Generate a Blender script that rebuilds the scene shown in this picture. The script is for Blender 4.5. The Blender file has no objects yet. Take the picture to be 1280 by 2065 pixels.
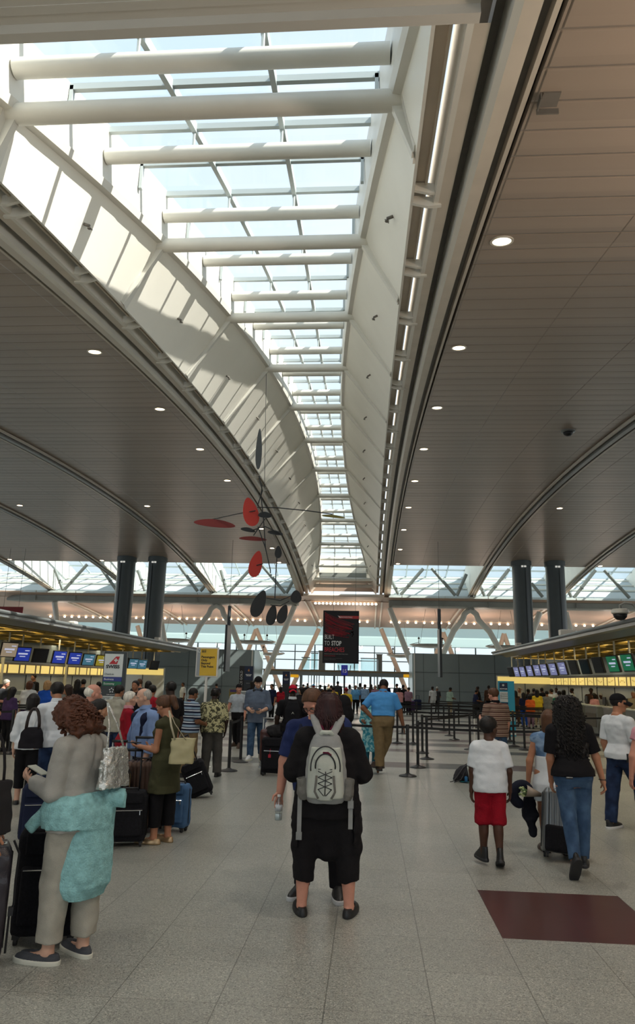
import bpy, bmesh, math, random
import numpy as np
from mathutils import Vector, Matrix
rnd = random.Random(7)
SC = bpy.context.scene
COL = SC.collection
PI = math.pi
# ------------------------------------------------------------------ camera
FPX, PCX, PCY, CAMH = 1430.0, 640.0, 1032.5, 1.80
def _basis():
    d = np.array([744.0-PCX, 1374.0-PCY, FPX]); d /= np.linalg.norm(d)
    p2 = np.array([1744.0-PCX, 1374.0+23.5-PCY, FPX])
    n = np.cross(d, p2); n /= np.linalg.norm(n)
    if n[1] > 0: n = -n
    return np.array([np.cross(d, n), d, n])
RW = _basis()
def ray(px, py): return RW @ np.array([px-PCX, py-PCY, FPX])
def atZ(px, py, z=0.0):
    r = ray(px, py); t = (z-CAMH)/r[2]; return Vector((r[0]*t, r[1]*t, z))
def atY(px, py, Y):
    r = ray(px, py); t = Y/r[1]; return Vector((r[0]*t, Y, CAMH+r[2]*t))
cam = bpy.data.cameras.new('camera'); camo = bpy.data.objects.new('camera', cam); COL.objects.link(camo)
m3 = Matrix([[RW[i][0], -RW[i][1], -RW[i][2]] for i in range(3)])
camo.matrix_world = Matrix.Translation((0, 0, CAMH)) @ m3.to_4x4()
cam.sensor_fit = 'VERTICAL'; cam.sensor_height = 36.0; cam.lens = FPX/2065.0*36.0
cam.clip_start = 0.05; cam.clip_end = 2000
SC.camera = camo
# ------------------------------------------------------------------ light, exposure
SC.view_settings.view_transform = 'Standard'; SC.view_settings.look = 'None'
SC.view_settings.gamma = 1.0; SC.view_settings.use_curve_mapping = False
SC.view_settings.exposure = 0.0
SKY, SUN_E, DOWN_W, CANOPY_W, UP_W, FILL_W = 1.2, 12.0, 330.0, 34.0, 200.0, 850.0
SUN_DIR = Vector((-0.66, 0.20, -0.72))
W = bpy.data.worlds.new('sky'); SC.world = W; W.use_nodes = True
nt = W.node_tree; nt.nodes.clear()
o_ = nt.nodes.new('ShaderNodeOutputWorld'); b_ = nt.nodes.new('ShaderNodeBackground')
tc = nt.nodes.new('ShaderNodeTexCoord'); sp = nt.nodes.new('ShaderNodeSeparateXYZ')
rp = nt.nodes.new('ShaderNodeValToRGB'); nz = nt.nodes.new('ShaderNodeTexNoise')
mx = nt.nodes.new('ShaderNodeMixRGB')
nt.links.new(tc.outputs['Generated'], sp.inputs[0]); nt.links.new(sp.outputs[2], rp.inputs[0])
rp.color_ramp.elements[0].position = 0.0; rp.color_ramp.elements[0].color = (0.86, 0.95, 1.0, 1)
rp.color_ramp.elements[1].position = 0.8; rp.color_ramp.elements[1].color = (0.66, 0.82, 0.97, 1)
nt.links.new(tc.outputs['Generated'], nz.inputs['Vector']); nz.inputs['Scale'].default_value = 3.0
nz.inputs['Detail'].default_value = 5
r2 = nt.nodes.new('ShaderNodeValToRGB'); r2.color_ramp.elements[0].position = 0.45; r2.color_ramp.elements[1].position = 0.75
nt.links.new(nz.outputs[0], r2.inputs[0]); nt.links.new(r2.outputs[0], mx.inputs[0])
nt.links.new(rp.outputs[0], mx.inputs[1]); mx.inputs[2].default_value = (0.92, 0.96, 1.0, 1)
nt.links.new(mx.outputs[0], b_.inputs[0]); b_.inputs[1].default_value = SKY
nt.links.new(b_.outputs[0], o_.inputs[0])
sl = bpy.data.lights.new('sun', 'SUN'); sl.energy = SUN_E; sl.angle = math.radians(0.5); sl.color = (1.0, 0.93, 0.82)
so = bpy.data.objects.new('sun', sl); COL.objects.link(so); so.rotation_euler = SUN_DIR.to_track_quat('-Z', 'Y').to_euler()
so.location = (20, -10, 40)
try:
    SC.cycles.use_denoising = True
    SC.cycles.max_bounces = 8; SC.cycles.diffuse_bounces = 5; SC.cycles.transparent_max_bounces = 16
    SC.cycles.sample_clamp_indirect = 6.0; SC.cycles.caustics_reflective = False; SC.cycles.caustics_refractive = False
except Exception: pass
# ------------------------------------------------------------------ helpers
def lin(c):
    if isinstance(c, str):
        c = c.lstrip('#'); c = [int(c[i:i+2], 16)/255 for i in (0, 2, 4)]
    else: c = [v/255 for v in c]
    return tuple((v/12.92 if v <= 0.04045 else ((v+0.055)/1.055)**2.4) for v in c)
MATS = {}
def mat(name, col='#808080', rough=0.6, metal=0.0, bump=0.0, bscale=60.0, var=0.0, vscale=8.0, emit=0.0, spec=0.5, coat=0.0, sheen=0.0, stretch=None):
    if name in MATS: return MATS[name]
    m = bpy.data.materials.new(name); m.use_nodes = True; t = m.node_tree; N = t.nodes; L = t.links
    p = N['Principled BSDF']; c = lin(col)
    p.inputs['Base Color'].default_value = (*c, 1); p.inputs['Roughness'].default_value = rough
    p.inputs['Metallic'].default_value = metal; p.inputs['Specular IOR Level'].default_value = spec
    if coat: p.inputs['Coat Weight'].default_value = coat
    if sheen: p.inputs['Sheen Weight'].default_value = sheen
    if emit:
        p.inputs['Emission Color'].default_value = (*c, 1); p.inputs['Emission Strength'].default_value = emit
    co = None
    if bump or var:
        co = N.new('ShaderNodeTexCoord').outputs['Object']
        if stretch:
            mp = N.new('ShaderNodeMapping'); mp.inputs['Scale'].default_value = stretch; L.new(co, mp.inputs[0]); co = mp.outputs[0]
    if bump:
        n = N.new('ShaderNodeTexNoise'); n.inputs['Scale'].default_value = bscale; n.inputs['Detail'].default_value = 3; L.new(co, n.inputs['Vector'])
        b = N.new('ShaderNodeBump'); b.inputs['Strength'].default_value = bump; b.inputs['Distance'].default_value = 0.01
        L.new(n.outputs[0], b.inputs['Height']); L.new(b.outputs[0], p.inputs['Normal'])
    if var:
        n = N.new('ShaderNodeTexNoise'); n.inputs['Scale'].default_value = vscale; n.inputs['Detail'].default_value = 4; L.new(co, n.inputs['Vector'])
        r = N.new('ShaderNodeMapRange'); r.inputs[1].default_value = 0.3; r.inputs[2].default_value = 0.7
        r.inputs[3].default_value = 1-var; r.inputs[4].default_value = 1+var; L.new(n.outputs[0], r.inputs[0])
        v = N.new('ShaderNodeVectorMath'); v.operation = 'SCALE'; v.inputs[0].default_value = c; L.new(r.outputs[0], v.inputs['Scale'])
        L.new(v.outputs[0], p.inputs['Base Color'])
    MATS[name] = m; return m
def glass_mat(name, tint, refl=0.08, rough=0.02):
    m = bpy.data.materials.new(name); m.use_nodes = True; N = m.node_tree.nodes; L = m.node_tree.links; N.clear()
    o = N.new('ShaderNodeOutputMaterial'); t = N.new('ShaderNodeBsdfTransparent'); g = N.new('ShaderNodeBsdfGlossy'); x = N.new('ShaderNodeMixShader')
    t.inputs[0].default_value = (*tint, 1); g.inputs['Roughness'].default_value = rough; x.inputs[0].default_value = refl
    L.new(t.outputs[0], x.inputs[1]); L.new(g.outputs[0], x.inputs[2]); L.new(x.outputs[0], o.inputs[0]); MATS[name] = m; return m
class MB:
    """collects polygons and links them as one mesh object"""
    def __init__(s): s.v = []; s.f = []; s.m = []; s.mi = 0
    def add(s, vs, fs):
        b = len(s.v); s.v += [tuple(v) for v in vs]; s.f += [tuple(i+b for i in f) for f in fs]; s.m += [s.mi]*len(fs); return s
    def box(s, c, size, rot=None, bev=0.0):
        x, y, z = [q/2 for q in size]; c = Vector(c)
        if bev > 0:
            bm = bmesh.new(); bmesh.ops.create_cube(bm, size=1.0)
            for v in bm.verts: v.co = Vector((v.co.x*2*x, v.co.y*2*y, v.co.z*2*z))
            bmesh.ops.bevel(bm, geom=bm.edges[:], offset=min(bev, x*.95, y*.95, z*.95), segments=3, affect='EDGES', profile=0.5)
            bm.verts.index_update()
            vs = [v.co.copy() for v in bm.verts]; fs = [[v.index for v in f.verts] for f in bm.faces]; bm.free()
        else:
            vs = [Vector((i*x, j*y, k*z)) for i in (-1, 1) for j in (-1, 1) for k in (-1, 1)]
            fs = [(0, 1, 3, 2), (4, 6, 7, 5), (0, 4, 5, 1), (2, 3, 7, 6), (0, 2, 6, 4), (1, 5, 7, 3)]
        if rot is not None: vs = [rot @ v for v in vs]
        return s.add([v+c for v in vs], fs)
    def tube(s, pts, r, n=10, cap=True, flat=None):
        pts = [Vector(p) for p in pts]; rs = r if isinstance(r, (list, tuple)) else [r]*len(pts)
        vs = []; up = None
        for i, p in enumerate(pts):
            t = (pts[min(i+1, len(pts)-1)]-pts[max(i-1, 0)]).normalized()
            if up is None: up = Vector((0, 0, 1)) if abs(t.z) < 0.9 else Vector((0, 1, 0))
            a = t.cross(up)
            if a.length < 1e-4: a = t.orthogonal()
            a.normalize(); b = a.cross(t).normalized(); up = b
            fl = flat or 1.0
            for k in range(n):
                an = 2*PI*k/n; vs.append(p+(a*math.cos(an)+b*math.sin(an)*fl)*rs[i])
        fs = []
        for i in range(len(pts)-1):
            for k in range(n):
                fs.append((i*n+k, i*n+(k+1) % n, (i+1)*n+(k+1) % n, (i+1)*n+k))
        if cap: fs += [tuple(range(n-1, -1, -1)), tuple((len(pts)-1)*n+k for k in range(n))]
        return s.add(vs, fs)
    def lathe(s, prof, n=20, c=(0, 0, 0), rot=None):
        c = Vector(c); vs = []
        for (r, z) in prof:
            for k in range(n):
                v = Vector((r*math.cos(2*PI*k/n), r*math.sin(2*PI*k/n), z)); vs.append((rot @ v if rot is not None else v)+c)
        fs = []
        for i in range(len(prof)-1):
            for k in range(n): fs.append((i*n+k, i*n+(k+1) % n, (i+1)*n+(k+1) % n, (i+1)*n+k))
        if prof[0][0] > 1e-5: fs.append(tuple(range(n-1, -1, -1)))
        if prof[-1][0] > 1e-5: fs.append(tuple((len(prof)-1)*n+k for k in range(n)))
        return s.add(vs, fs)
    def grid(s, rows):
        n = len(rows[0]); fs = []
        for i in range(len(rows)-1):
            for j in range(n-1): fs.append((i*n+j, i*n+j+1, (i+1)*n+j+1, (i+1)*n+j))
        return s.add([p for r in rows for p in r], fs)
    def prism(s, poly, depth, M=None):
        """polygon in the XZ plane, extruded along +Y by depth (front at y=0)"""
        n = len(poly); vs = [Vector((x, 0, z)) for x, z in poly]+[Vector((x, depth, z)) for x, z in poly]
        if M is not None: vs = [M @ v for v in vs]
        fs = [tuple(range(n)), tuple(range(2*n-1, n-1, -1))]+[((i+1) % n, i, n+i, n+(i+1) % n) for i in range(n)]
        return s.add(vs, fs)
    def build(s, name, mats, parent=None, smooth=False, loc=None):
        me = bpy.data.meshes.new(name); me.from_pydata(s.v, [], s.f)
        for m in (mats if isinstance(mats, (list, tuple)) else [mats]): me.materials.append(m)
        if any(s.m): me.polygons.foreach_set('material_index', s.m)
        if smooth:
            me.polygons.foreach_set('use_smooth', [True]*len(me.polygons))
            if smooth == 'auto':
                try: me.set_sharp_from_angle(angle=math.radians(40))
                except Exception: pass
        me.update()
        o = bpy.data.objects.new(name, me); COL.objects.link(o)
        if parent is not None: o.parent = parent
        if loc is not None: o.location = loc
        return o
def tag(o, label, cat, group=None, kind=None):
    o['label'] = label; o['category'] = cat
    if group: o['group'] = group
    if kind: o['kind'] = kind
    return o
def thing(name, label, cat, loc=(0, 0, 0), rz=0.0, group=None):
    o = bpy.data.objects.new(name, None); COL.objects.link(o); o.empty_display_size = 0.1
    o.location = loc; o.rotation_euler = (0, 0, rz); return tag(o, label, cat, group)
def struct(name, mb, mats, smooth=False, label=None, cat=None):
    o = mb.build(name, mats, None, smooth); o['kind'] = 'structure'
    if label: o['label'] = label; o['category'] = cat or name.split('_')[0]
    return o
def text_mesh(body, size, material, parent, loc, rot=(PI/2, 0, 0), name='lettering', align='LEFT', sx=1.0, bold=0.0, spacing=1.0, line=1.0, depth=0.002):
    cu = bpy.data.curves.new(name, 'FONT'); cu.body = body; cu.size = size; cu.align_x = align; cu.extrude = depth
    cu.space_character = spacing; cu.offset = bold; cu.space_line = line; cu.resolution_u = 3
    to = bpy.data.objects.new(name, cu); COL.objects.link(to)
    dg = bpy.context.evaluated_depsgraph_get(); me = bpy.data.meshes.new_from_object(to.evaluated_get(dg))
    bpy.data.objects.remove(to); bpy.data.curves.remove(cu)
    me.materials.clear(); me.materials.append(material)
    o = bpy.data.objects.new(name, me); COL.objects.link(o); o.parent = parent; o.location = loc; o.rotation_euler = rot; o.scale = (sx, 1, 1)
    return o
ORD = ['first', 'second', 'third', 'fourth', 'fifth', 'sixth', 'seventh', 'eighth', 'ninth', 'tenth', 'eleventh', 'twelfth', 'thirteenth', 'fourteenth', 'fifteenth', 'sixteenth', 'seventeenth', 'eighteenth', 'nineteenth', 'twentieth', 'twenty-first', 'twenty-second', 'twenty-third']
def ARR(*a): return [Vector(x) for x in a]
# ------------------------------------------------------------------ roof geometry
KK = 4.6; XC = -2.05; HB = 2.55
def zc(Y): return 1.8+KK*(1.83-.016*(Y/KK-7.4)**2)
_Yn = np.array([6.81, 11.38, 15.94, 20.51, 25.08, 29.65, 34.21, 43.35, 47.92, 52.49])
_zt = np.polyfit(_Yn, [8.38, 9.64, 10.66, 11.385, 11.885, 12.18, 12.225, 11.665, 11.01, 10.17], 4)
_wt = np.polyfit(_Yn, [2.40, 1.925, 1.595, 1.275, 1.05, .93, .86, 1.08, 1.45, 1.815], 4)
def zt(Y): return max(float(np.polyval(_zt, Y)), zc(Y)+0.25)
def wt(Y): return float(np.polyval(_wt, Y))
M_white = mat('white_painted_steel', '#dcdad2', 0.42, var=.04, vscale=1.5)
M_panel = mat('white_panel', '#ece9df', 0.5, var=.03, vscale=.8)
M_beige = mat('beige_steel', '#c9c0b2', 0.5, var=.06, vscale=2)
M_dark = mat('dark_recess', '#6f6a63', 0.6, var=.08)
M_grey = mat('grey_steel', '#8b8d8a', 0.45, var=.06)
M_mull = mat('mullion_grey', '#aab3b4', 0.4)
M_black = mat('black_plastic', '#17171a', 0.45)
M_chrome = mat('chrome', '#c9ccce', 0.2, 0.95)
M_alu = mat('brushed_aluminium', '#a4a7a8', 0.35, 0.8)
G_sky = glass_mat('skylight_glass', (0.93, 0.97, 0.98), 0.05)
G_clere = glass_mat('roof_light_glass', (0.66, 0.76, 0.80), 0.06)
G_win = glass_mat('window_glass', (0.90, 0.97, 0.98), 0.07)
G_part = glass_mat('partition_glass', (0.78, 0.90, 0.90), 0.12)
def ceiling_material():
    m = bpy.data.materials.new('metal_plank_ceiling'); m.use_nodes = True; N = m.node_tree.nodes; L = m.node_tree.links; p = N['Principled BSDF']
    p.inputs['Roughness'].default_value = .42; p.inputs['Specular IOR Level'].default_value = .35
    tc = N.new('ShaderNodeTexCoord'); s = N.new('ShaderNodeSeparateXYZ'); L.new(tc.outputs['Object'], s.inputs[0])
    def saw(out, period, off=0.0):
        a = N.new('ShaderNodeMath'); a.operation = 'ADD'; a.inputs[1].default_value = off+1000*period; L.new(out, a.inputs[0])
        d = N.new('ShaderNodeMath'); d.operation = 'DIVIDE'; d.inputs[1].default_value = period; L.new(a.outputs[0], d.inputs[0])
        f = N.new('ShaderNodeMath'); f.operation = 'FRACT'; L.new(d.outputs[0], f.inputs[0]); return f.outputs[0]
    fy = saw(s.outputs[1], .497, -.15); fx = saw(s.outputs[0], 1.885, .27)
    r = N.new('ShaderNodeValToRGB'); e = r.color_ramp.elements
    e[0].position = 0; e[0].color = (0, 0, 0, 1); e[1].position = .07; e[1].color = (.85, .85, .85, 1)
    q = e.new(.5); q.color = (1, 1, 1, 1); q = e.new(.95); q.color = (.8, .8, .8, 1); q = e.new(1.0); q.color = (0.1, .1, .1, 1)
    L.new(fy, r.inputs[0])
    rx = N.new('ShaderNodeValToRGB'); e = rx.color_ramp.elements; e[0].color = (0, 0, 0, 1); e[1].position = .012; e[1].color = (1, 1, 1, 1); L.new(fx, rx.inputs[0])
    mu = N.new('ShaderNodeMath'); mu.operation = 'MULTIPLY'; L.new(r.outputs[0], mu.inputs[0]); L.new(rx.outputs[0], mu.inputs[1])
    b = N.new('ShaderNodeBump'); b.inputs['Strength'].default_value = .55; b.inputs['Distance'].default_value = .03; L.new(mu.outputs[0], b.inputs['Height']); L.new(b.outputs[0], p.inputs['Normal'])
    fl = N.new('ShaderNodeMath'); fl.operation = 'FLOOR'; dv = N.new('ShaderNodeMath'); dv.operation = 'DIVIDE'; dv.inputs[1].default_value = .497; L.new(s.outputs[1], dv.inputs[0]); L.new(dv.outputs[0], fl.inputs[0])
    wn = N.new('ShaderNodeTexWhiteNoise'); wn.noise_dimensions = '1D'; L.new(fl.outputs[0], wn.inputs['W'])
    mr = N.new('ShaderNodeMapRange'); mr.inputs[3].default_value = .92; mr.inputs[4].default_value = 1.06; L.new(wn.outputs[0], mr.inputs[0])
    mm = N.new('ShaderNodeMapRange'); mm.inputs[3].default_value = .72; mm.inputs[4].default_value = 1.0; L.new(mu.outputs[0], mm.inputs[0])
    m2 = N.new('ShaderNodeMath'); m2.operation = 'MULTIPLY'; L.new(mr.outputs[0], m2.inputs[0]); L.new(mm.outputs[0], m2.inputs[1])
    v = N.new('ShaderNodeVectorMath'); v.operation = 'SCALE'; v.inputs[0].default_value = lin('#a39486'); L.new(m2.outputs[0], v.inputs['Scale']); L.new(v.outputs[0], p.inputs['Base Color'])
    return m
M_ceil = ceiling_material()
def arc_rows(prof, ya, yb, step=1.0, base=0.0, sgn=1.0, zf=zc):
    n = max(2, int((yb-ya)/step)+1); rows = []
    for i in range(n):
        Y = ya+(yb-ya)*i/(n-1); rows.append([Vector((base+sgn*u, Y, zf(Y)+dz)) for u, dz in prof])
    return rows
# floor ---------------------------------------------------------------
def floor_material():
    m = bpy.data.materials.new('terrazzo_floor'); m.use_nodes = True; N = m.node_tree.nodes; L = m.node_tree.links; p = N['Principled BSDF']
    tc = N.new('ShaderNodeTexCoord'); co = tc.outputs['Object']; s = N.new('ShaderNodeSeparateXYZ'); L.new(co, s.inputs[0])
    def math_(op, a, b=None):
        n = N.new('ShaderNodeMath'); n.operation = op
        for i, q in enumerate((a, b)):
            if q is None: continue
            if isinstance(q, (int, float)): n.inputs[i].default_value = q
            else: L.new(q, n.inputs[i])
        return n.outputs[0]
    def line(c, period, off, wid):
        f = math_('FRACT', math_('DIVIDE', math_('ADD', c, 500*period-off), period))
        return math_('LESS_THAN', math_('ABSOLUTE', math_('SUBTRACT', f, .5)), wid/period)
    lx = line(s.outputs[0], .6115, .37+.6115/2, .0035); ly = line(s.outputs[1], .6225, 4.517+.6225/2, .003)
    ln = math_('MAXIMUM', lx, math_('MULTIPLY', ly, .75))
    vo = N.new('ShaderNodeTexVoronoi'); vo.inputs['Scale'].default_value = 150; L.new(co, vo.inputs['Vector'])
    sepc = N.new('ShaderNodeSeparateColor'); L.new(vo.outputs['Color'], sepc.inputs[0])
    cr = N.new('ShaderNodeValToRGB'); e = cr.color_ramp.elements; e[0].position = 0; e[0].color = (*lin('#6a6a66'), 1); e[1].position = 1; e[1].color = (*lin('#bcbcb3'), 1)
    for pos, c in ((.15, '#7b7c76'), (.25, '#8e8f87'), (.7, '#969790'), (.9, '#a6a69c')):
        q = e.new(pos); q.color = (*lin(c), 1)
    L.new(sepc.outputs[0], cr.inputs[0])
    nb = N.new('ShaderNodeTexNoise'); nb.inputs['Scale'].default_value = .55; nb.inputs['Detail'].default_value = 4; L.new(co, nb.inputs['Vector'])
    mr = N.new('ShaderNodeMapRange'); mr.inputs[1].default_value = .3; mr.inputs[2].default_value = .7; mr.inputs[3].default_value = .9; mr.inputs[4].default_value = 1.08; L.new(nb.outputs[0], mr.inputs[0])
    # tile-to-tile tone
    tx = math_('FLOOR', math_('DIVIDE', math_('SUBTRACT', s.outputs[0], .37), .6115)); ty = math_('FLOOR', math_('DIVIDE', math_('SUBTRACT', s.outputs[1], 4.517), .6225))
    cx = N.new('ShaderNodeCombineXYZ'); L.new(tx, cx.inputs[0]); L.new(ty, cx.inputs[1])
    wn = N.new('ShaderNodeTexWhiteNoise'); wn.noise_dimensions = '2D'; L.new(cx.outputs[0], wn.inputs['Vector'])
    mt = N.new('ShaderNodeMapRange'); mt.inputs[3].default_value = .94; mt.inputs[4].default_value = 1.05; L.new(wn.outputs[0], mt.inputs[0])
    k = math_('MULTIPLY', mr.outputs[0], mt.outputs[0])
    sc = N.new('ShaderNodeVectorMath'); sc.operation = 'SCALE'; L.new(cr.outputs[0], sc.inputs[0]); L.new(k, sc.inputs['Scale'])
    col = sc.outputs[0]
    def mixto(col, fac, c):
        x = N.new('ShaderNodeMixRGB'); L.new(fac, x.inputs[0]); L.new(col, x.inputs[1])
        if isinstance(c, str): x.inputs[2].default_value = (*lin(c), 1)
        else: L.new(c, x.inputs[2])
        return x.outputs[0]
    def band(c, a, b): return math_('MULTIPLY', math_('GREATER_THAN', c, a), math_('LESS_THAN', c, b))
    Y = s.outputs[1]; X = s.outputs[0]
    bands = None
    for a, b in ((16.3, 17.35), (19.9, 20.75), (21.85, 22.9), (23.7, 24.6), (27.4, 28.6), (31.4, 32.6), (35.5, 36.8), (40, 41.4), (44.5, 46)):
        q = band(Y, a, b); bands = q if bands is None else math_('MAXIMUM', bands, q)
    bandcol = N.new('ShaderNodeMixRGB'); bandcol.inputs[1].default_value = (*lin('#3b3d39'), 1); bandcol.inputs[2].default_value = (*lin('#4d3b37'), 1)
    L.new(band(math_('FRACT', math_('DIVIDE', math_('ADD', X, 1.2), 2.45)), .55, 1.1), bandcol.inputs[0])
    sc2 = N.new('ShaderNodeVectorMath'); sc2.operation = 'SCALE'; L.new(bandcol.outputs[0], sc2.inputs[0]); L.new(k, sc2.inputs['Scale'])
    col = mixto(col, bands, sc2.outputs[0])
    x1, x2, y1, y2 = .37+.6115, .37+.6115*3, 4.517+.6225*2+.06, 4.517+.6225*4+.05
    rect = math_('MULTIPLY', band(X, .98, 2.205), band(Y, 5.83, 7.07))
    bc = N.new('ShaderNodeVectorMath'); bc.operation = 'SCALE'; bc.inputs[0].default_value = lin('#4a2a27'); L.new(k, bc.inputs['Scale'])
    col = mixto(col, rect, bc.outputs[0])
    # scattered specks of dirt
    nd = N.new('ShaderNodeTexNoise'); nd.inputs['Scale'].default_value = 1.2; nd.inputs['Detail'].default_value = 6; L.new(co, nd.inputs['Vector'])
    col = mixto(col, math_('MULTIPLY', ln, .55), '#33342f')
    L.new(col, p.inputs['Base Color'])
    mg = N.new('ShaderNodeMapRange'); mg.inputs[1].default_value = .3; mg.inputs[2].default_value = .7; mg.inputs[3].default_value = .31; mg.inputs[4].default_value = .36; L.new(nd.outputs[0], mg.inputs[0]); L.new(mg.outputs[0], p.inputs['Roughness'])
    p.inputs['Specular IOR Level'].default_value = .5
    return m
b = MB(); b.grid([[Vector((x, y, 0)) for x in (-48, -20, 0, 20, 48)] for y in (-14, 10, 40, 74)])
struct('floor', b, floor_material(), label='grey speckled terrazzo floor with dark bands and one burgundy square', cat='floor')
# main ceilings ---------------------------------------------------------
ZEND = 48.0
for side, xa, xb in (('left', -46, XC-3.62), ('right', XC+3.64, 42)):
    xs = sorted([xa, xb]); b = MB(); ny = 70; b.grid([[Vector((x, Y, zc(Y))) for x in np.linspace(xs[0], xs[1], 12)] for Y in np.linspace(-9, ZEND, ny)])
    b.grid([[Vector((x, ZEND, zc(ZEND))), Vector((x, ZEND, zc(ZEND)+.10)), Vector((x, ZEND+.25, zc(ZEND)+.10)), Vector((x, ZEND+.25, 13.6))] for x in xs])
    struct('ceiling' if side == 'left' else 'ceiling_right', b, M_ceil, True, 'brown grey metal plank ceiling %s of the skylight' % side, 'ceiling')
# soffit that crosses the near end of the skylight
b = MB(); b.box((-2.3, -1.9, 7.42), (6.4, 13.6, .12))
b.box((-2.3, 4.93, 7.34), (6.4, .1, .16)); b.box((-2.3, 4.75, 8.2), (6.3, .08, 1.7))
struct('ceiling_soffit', b, mat('soffit_panel', '#c4c0b8', .55, var=.05, vscale=.5, bump=.05, bscale=200), label='flat grey soffit across the near end of the skylight', cat='ceiling')
# troughs beside the skylight -------------------------------------------
def trough(sgn, name, label):
    y0, y1 = 4.98, 56.4
    b = MB(); base = XC+sgn*HB
    def strip(pts, mi):
        b.mi = mi; b.grid(arc_rows(pts, y0 if pts[0][0] < .40 else 1.0, y1, .8, base, sgn))
    strip([(0, .0), (.035, .0), (.035, .05)], 0); strip([(.035, .05), (.045, .16), (.17, .16)], 1); strip([(.17, .16), (.17, .10), (.20, .10), (.20, .6)], 1)
    strip([(.285, .55), (.285, .02), (.30, -.02), (.36, -.02)], 0); strip([(.36, -.02), (.50, -.02)], 1)
    strip([(.50, -.02), (.51, .16), (.62, .16)], 2); strip([(.62, .16), (.63, -.10), (.70, -.12)], 0); strip([(.70, -.12), (.86, -.10)], 1)
    strip([(.86, -.10), (.89, .05), (.97, .05)], 2); strip([(.97, .05), (.98, -.04), (1.03, -.04)], 1); strip([(1.03, -.04), (1.035, .16), (1.09, .16)], 2); strip([(1.09, .16), (1.09, 0.0)], 1)
    strip([(.45, .62), (1.09, .62), (1.09, .1)], 2)
    struct(name, b, [M_white, M_beige, M_dark], 'auto', label, 'trim')
trough(-1, 'trim_1', 'stepped white and grey trough along the left edge of the skylight')
trough(1, 'trim_2', 'stepped white and grey trough along the right edge of the skylight')
# rib troughs over the aisles
ti = 3
for xr in (-12.5, -19.2, -25.9, 7.95, 14.6, 21.3):
    b = MB()
    for pts, mi in (([(-.30, -.0), (-.30, -.06), (-.2, -.06)], 0), ([(-.2, -.06), (-.2, .1), (-.08, .1)], 1), ([(-.08, .1), (-.08, -.1), (.08, -.1), (.08, .1)], 2), ([(.08, .1), (.2, .1), (.2, -.06)], 1), ([(.2, -.06), (.3, -.06), (.3, 0)], 0)):
        b.mi = mi; b.grid(arc_rows([(u, dz-.02) for u, dz in pts], 0, 56.2, 1.2, xr, 1))
    struct('trim_%d' % ti, b, [M_beige, M_dark, M_grey], 'auto', 'curved grey rib trough on the ceiling %s' % {-12.5: 'left of the skylight, nearest to it', -19.2: 'left of the skylight, second from it', -25.9: 'at the far left, third from the skylight', 7.95: 'right of the skylight, nearest to it', 14.6: 'right of the skylight, second from it', 21.3: 'at the far right, third from the skylight'}[xr], 'trim'); ti += 1
# light-well walls ------------------------------------------------------
for sgn, nm in ((-1, 'left'), (1, 'right')):
    b = MB(); rows = []
    for Y in np.linspace(5.0, 56.4, 62):
        w = wt(Y) if Y < 53 else wt(53); top = zt(Y)
        rows.append([Vector((XC+sgn*HB, Y, zc(Y))), Vector((XC+sgn*w, Y, top))])
    b.grid(rows); b.mi = 1
    b.grid([[r[1], r[1]+Vector((-sgn*.10, 0, .02)), r[1]+Vector((-sgn*.14, 0, .14)), r[1]+Vector((-sgn*.12, 0, .16)), r[1]+Vector((-sgn*.14, 0, 1.08))] for r in rows])
    struct('wall_well_%s' % nm, b, [M_panel, M_white], 'auto', 'tall sloping white panel wall on the %s of the skylight' % nm, 'wall')
# skylight glazing
NB = 22; YM = [6.81+2.285*i for i in range(21)]
zg = lambda Y: zt(Y)+1.05
b = MB(); rows = []
for Y in np.linspace(4.7, 53.6, 50):
    g = wt(Y)-.13; rows.append([Vector((XC-g, Y, zg(Y))), Vector((XC+g, Y, zg(Y)))])
b.grid(rows); gl = struct('window_1', b, G_sky, label='long curved glass skylight over the hall', cat='window')
b = MB()
for fx in (-.335, .335):
    pts = [(XC+fx*(wt(Y)-.14), Y, zg(Y)-.07) for Y in np.linspace(4.7, 53.4, 40)]
    for i in range(len(pts)-1):
        p, q = Vector(pts[i]), Vector(pts[i+1]); d = (q-p); rot = d.to_track_quat('Y', 'Z').to_matrix(); b.box((p+q)/2, (.075, d.length+.01, .15), rot)
for j in range(21):
    for Y in (YM[j]-1.14, YM[j]+.02):
        if Y < 5 or Y > 53.2: continue
        b.box((XC, Y, zg(Y)-.05), (2*wt(Y)-.27, .07, .10))
    for fx in (-.335, .335): b.tube([(XC+fx*(wt(YM[j])-.14), YM[j], zt(YM[j])+.5), (XC+fx*(wt(YM[j])-.14), YM[j], zg(YM[j])-.1)], .022, 6)
for sgn in (-1, 1):
    for j in range(21):
        Y = YM[j]-1.14
        if 5 < Y < 53: b.box((XC+sgn*(wt(Y)-.17), Y, zg(Y)-.28), (.05, .07, .5))
b.build('mullion_grid', M_mull, gl)
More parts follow.
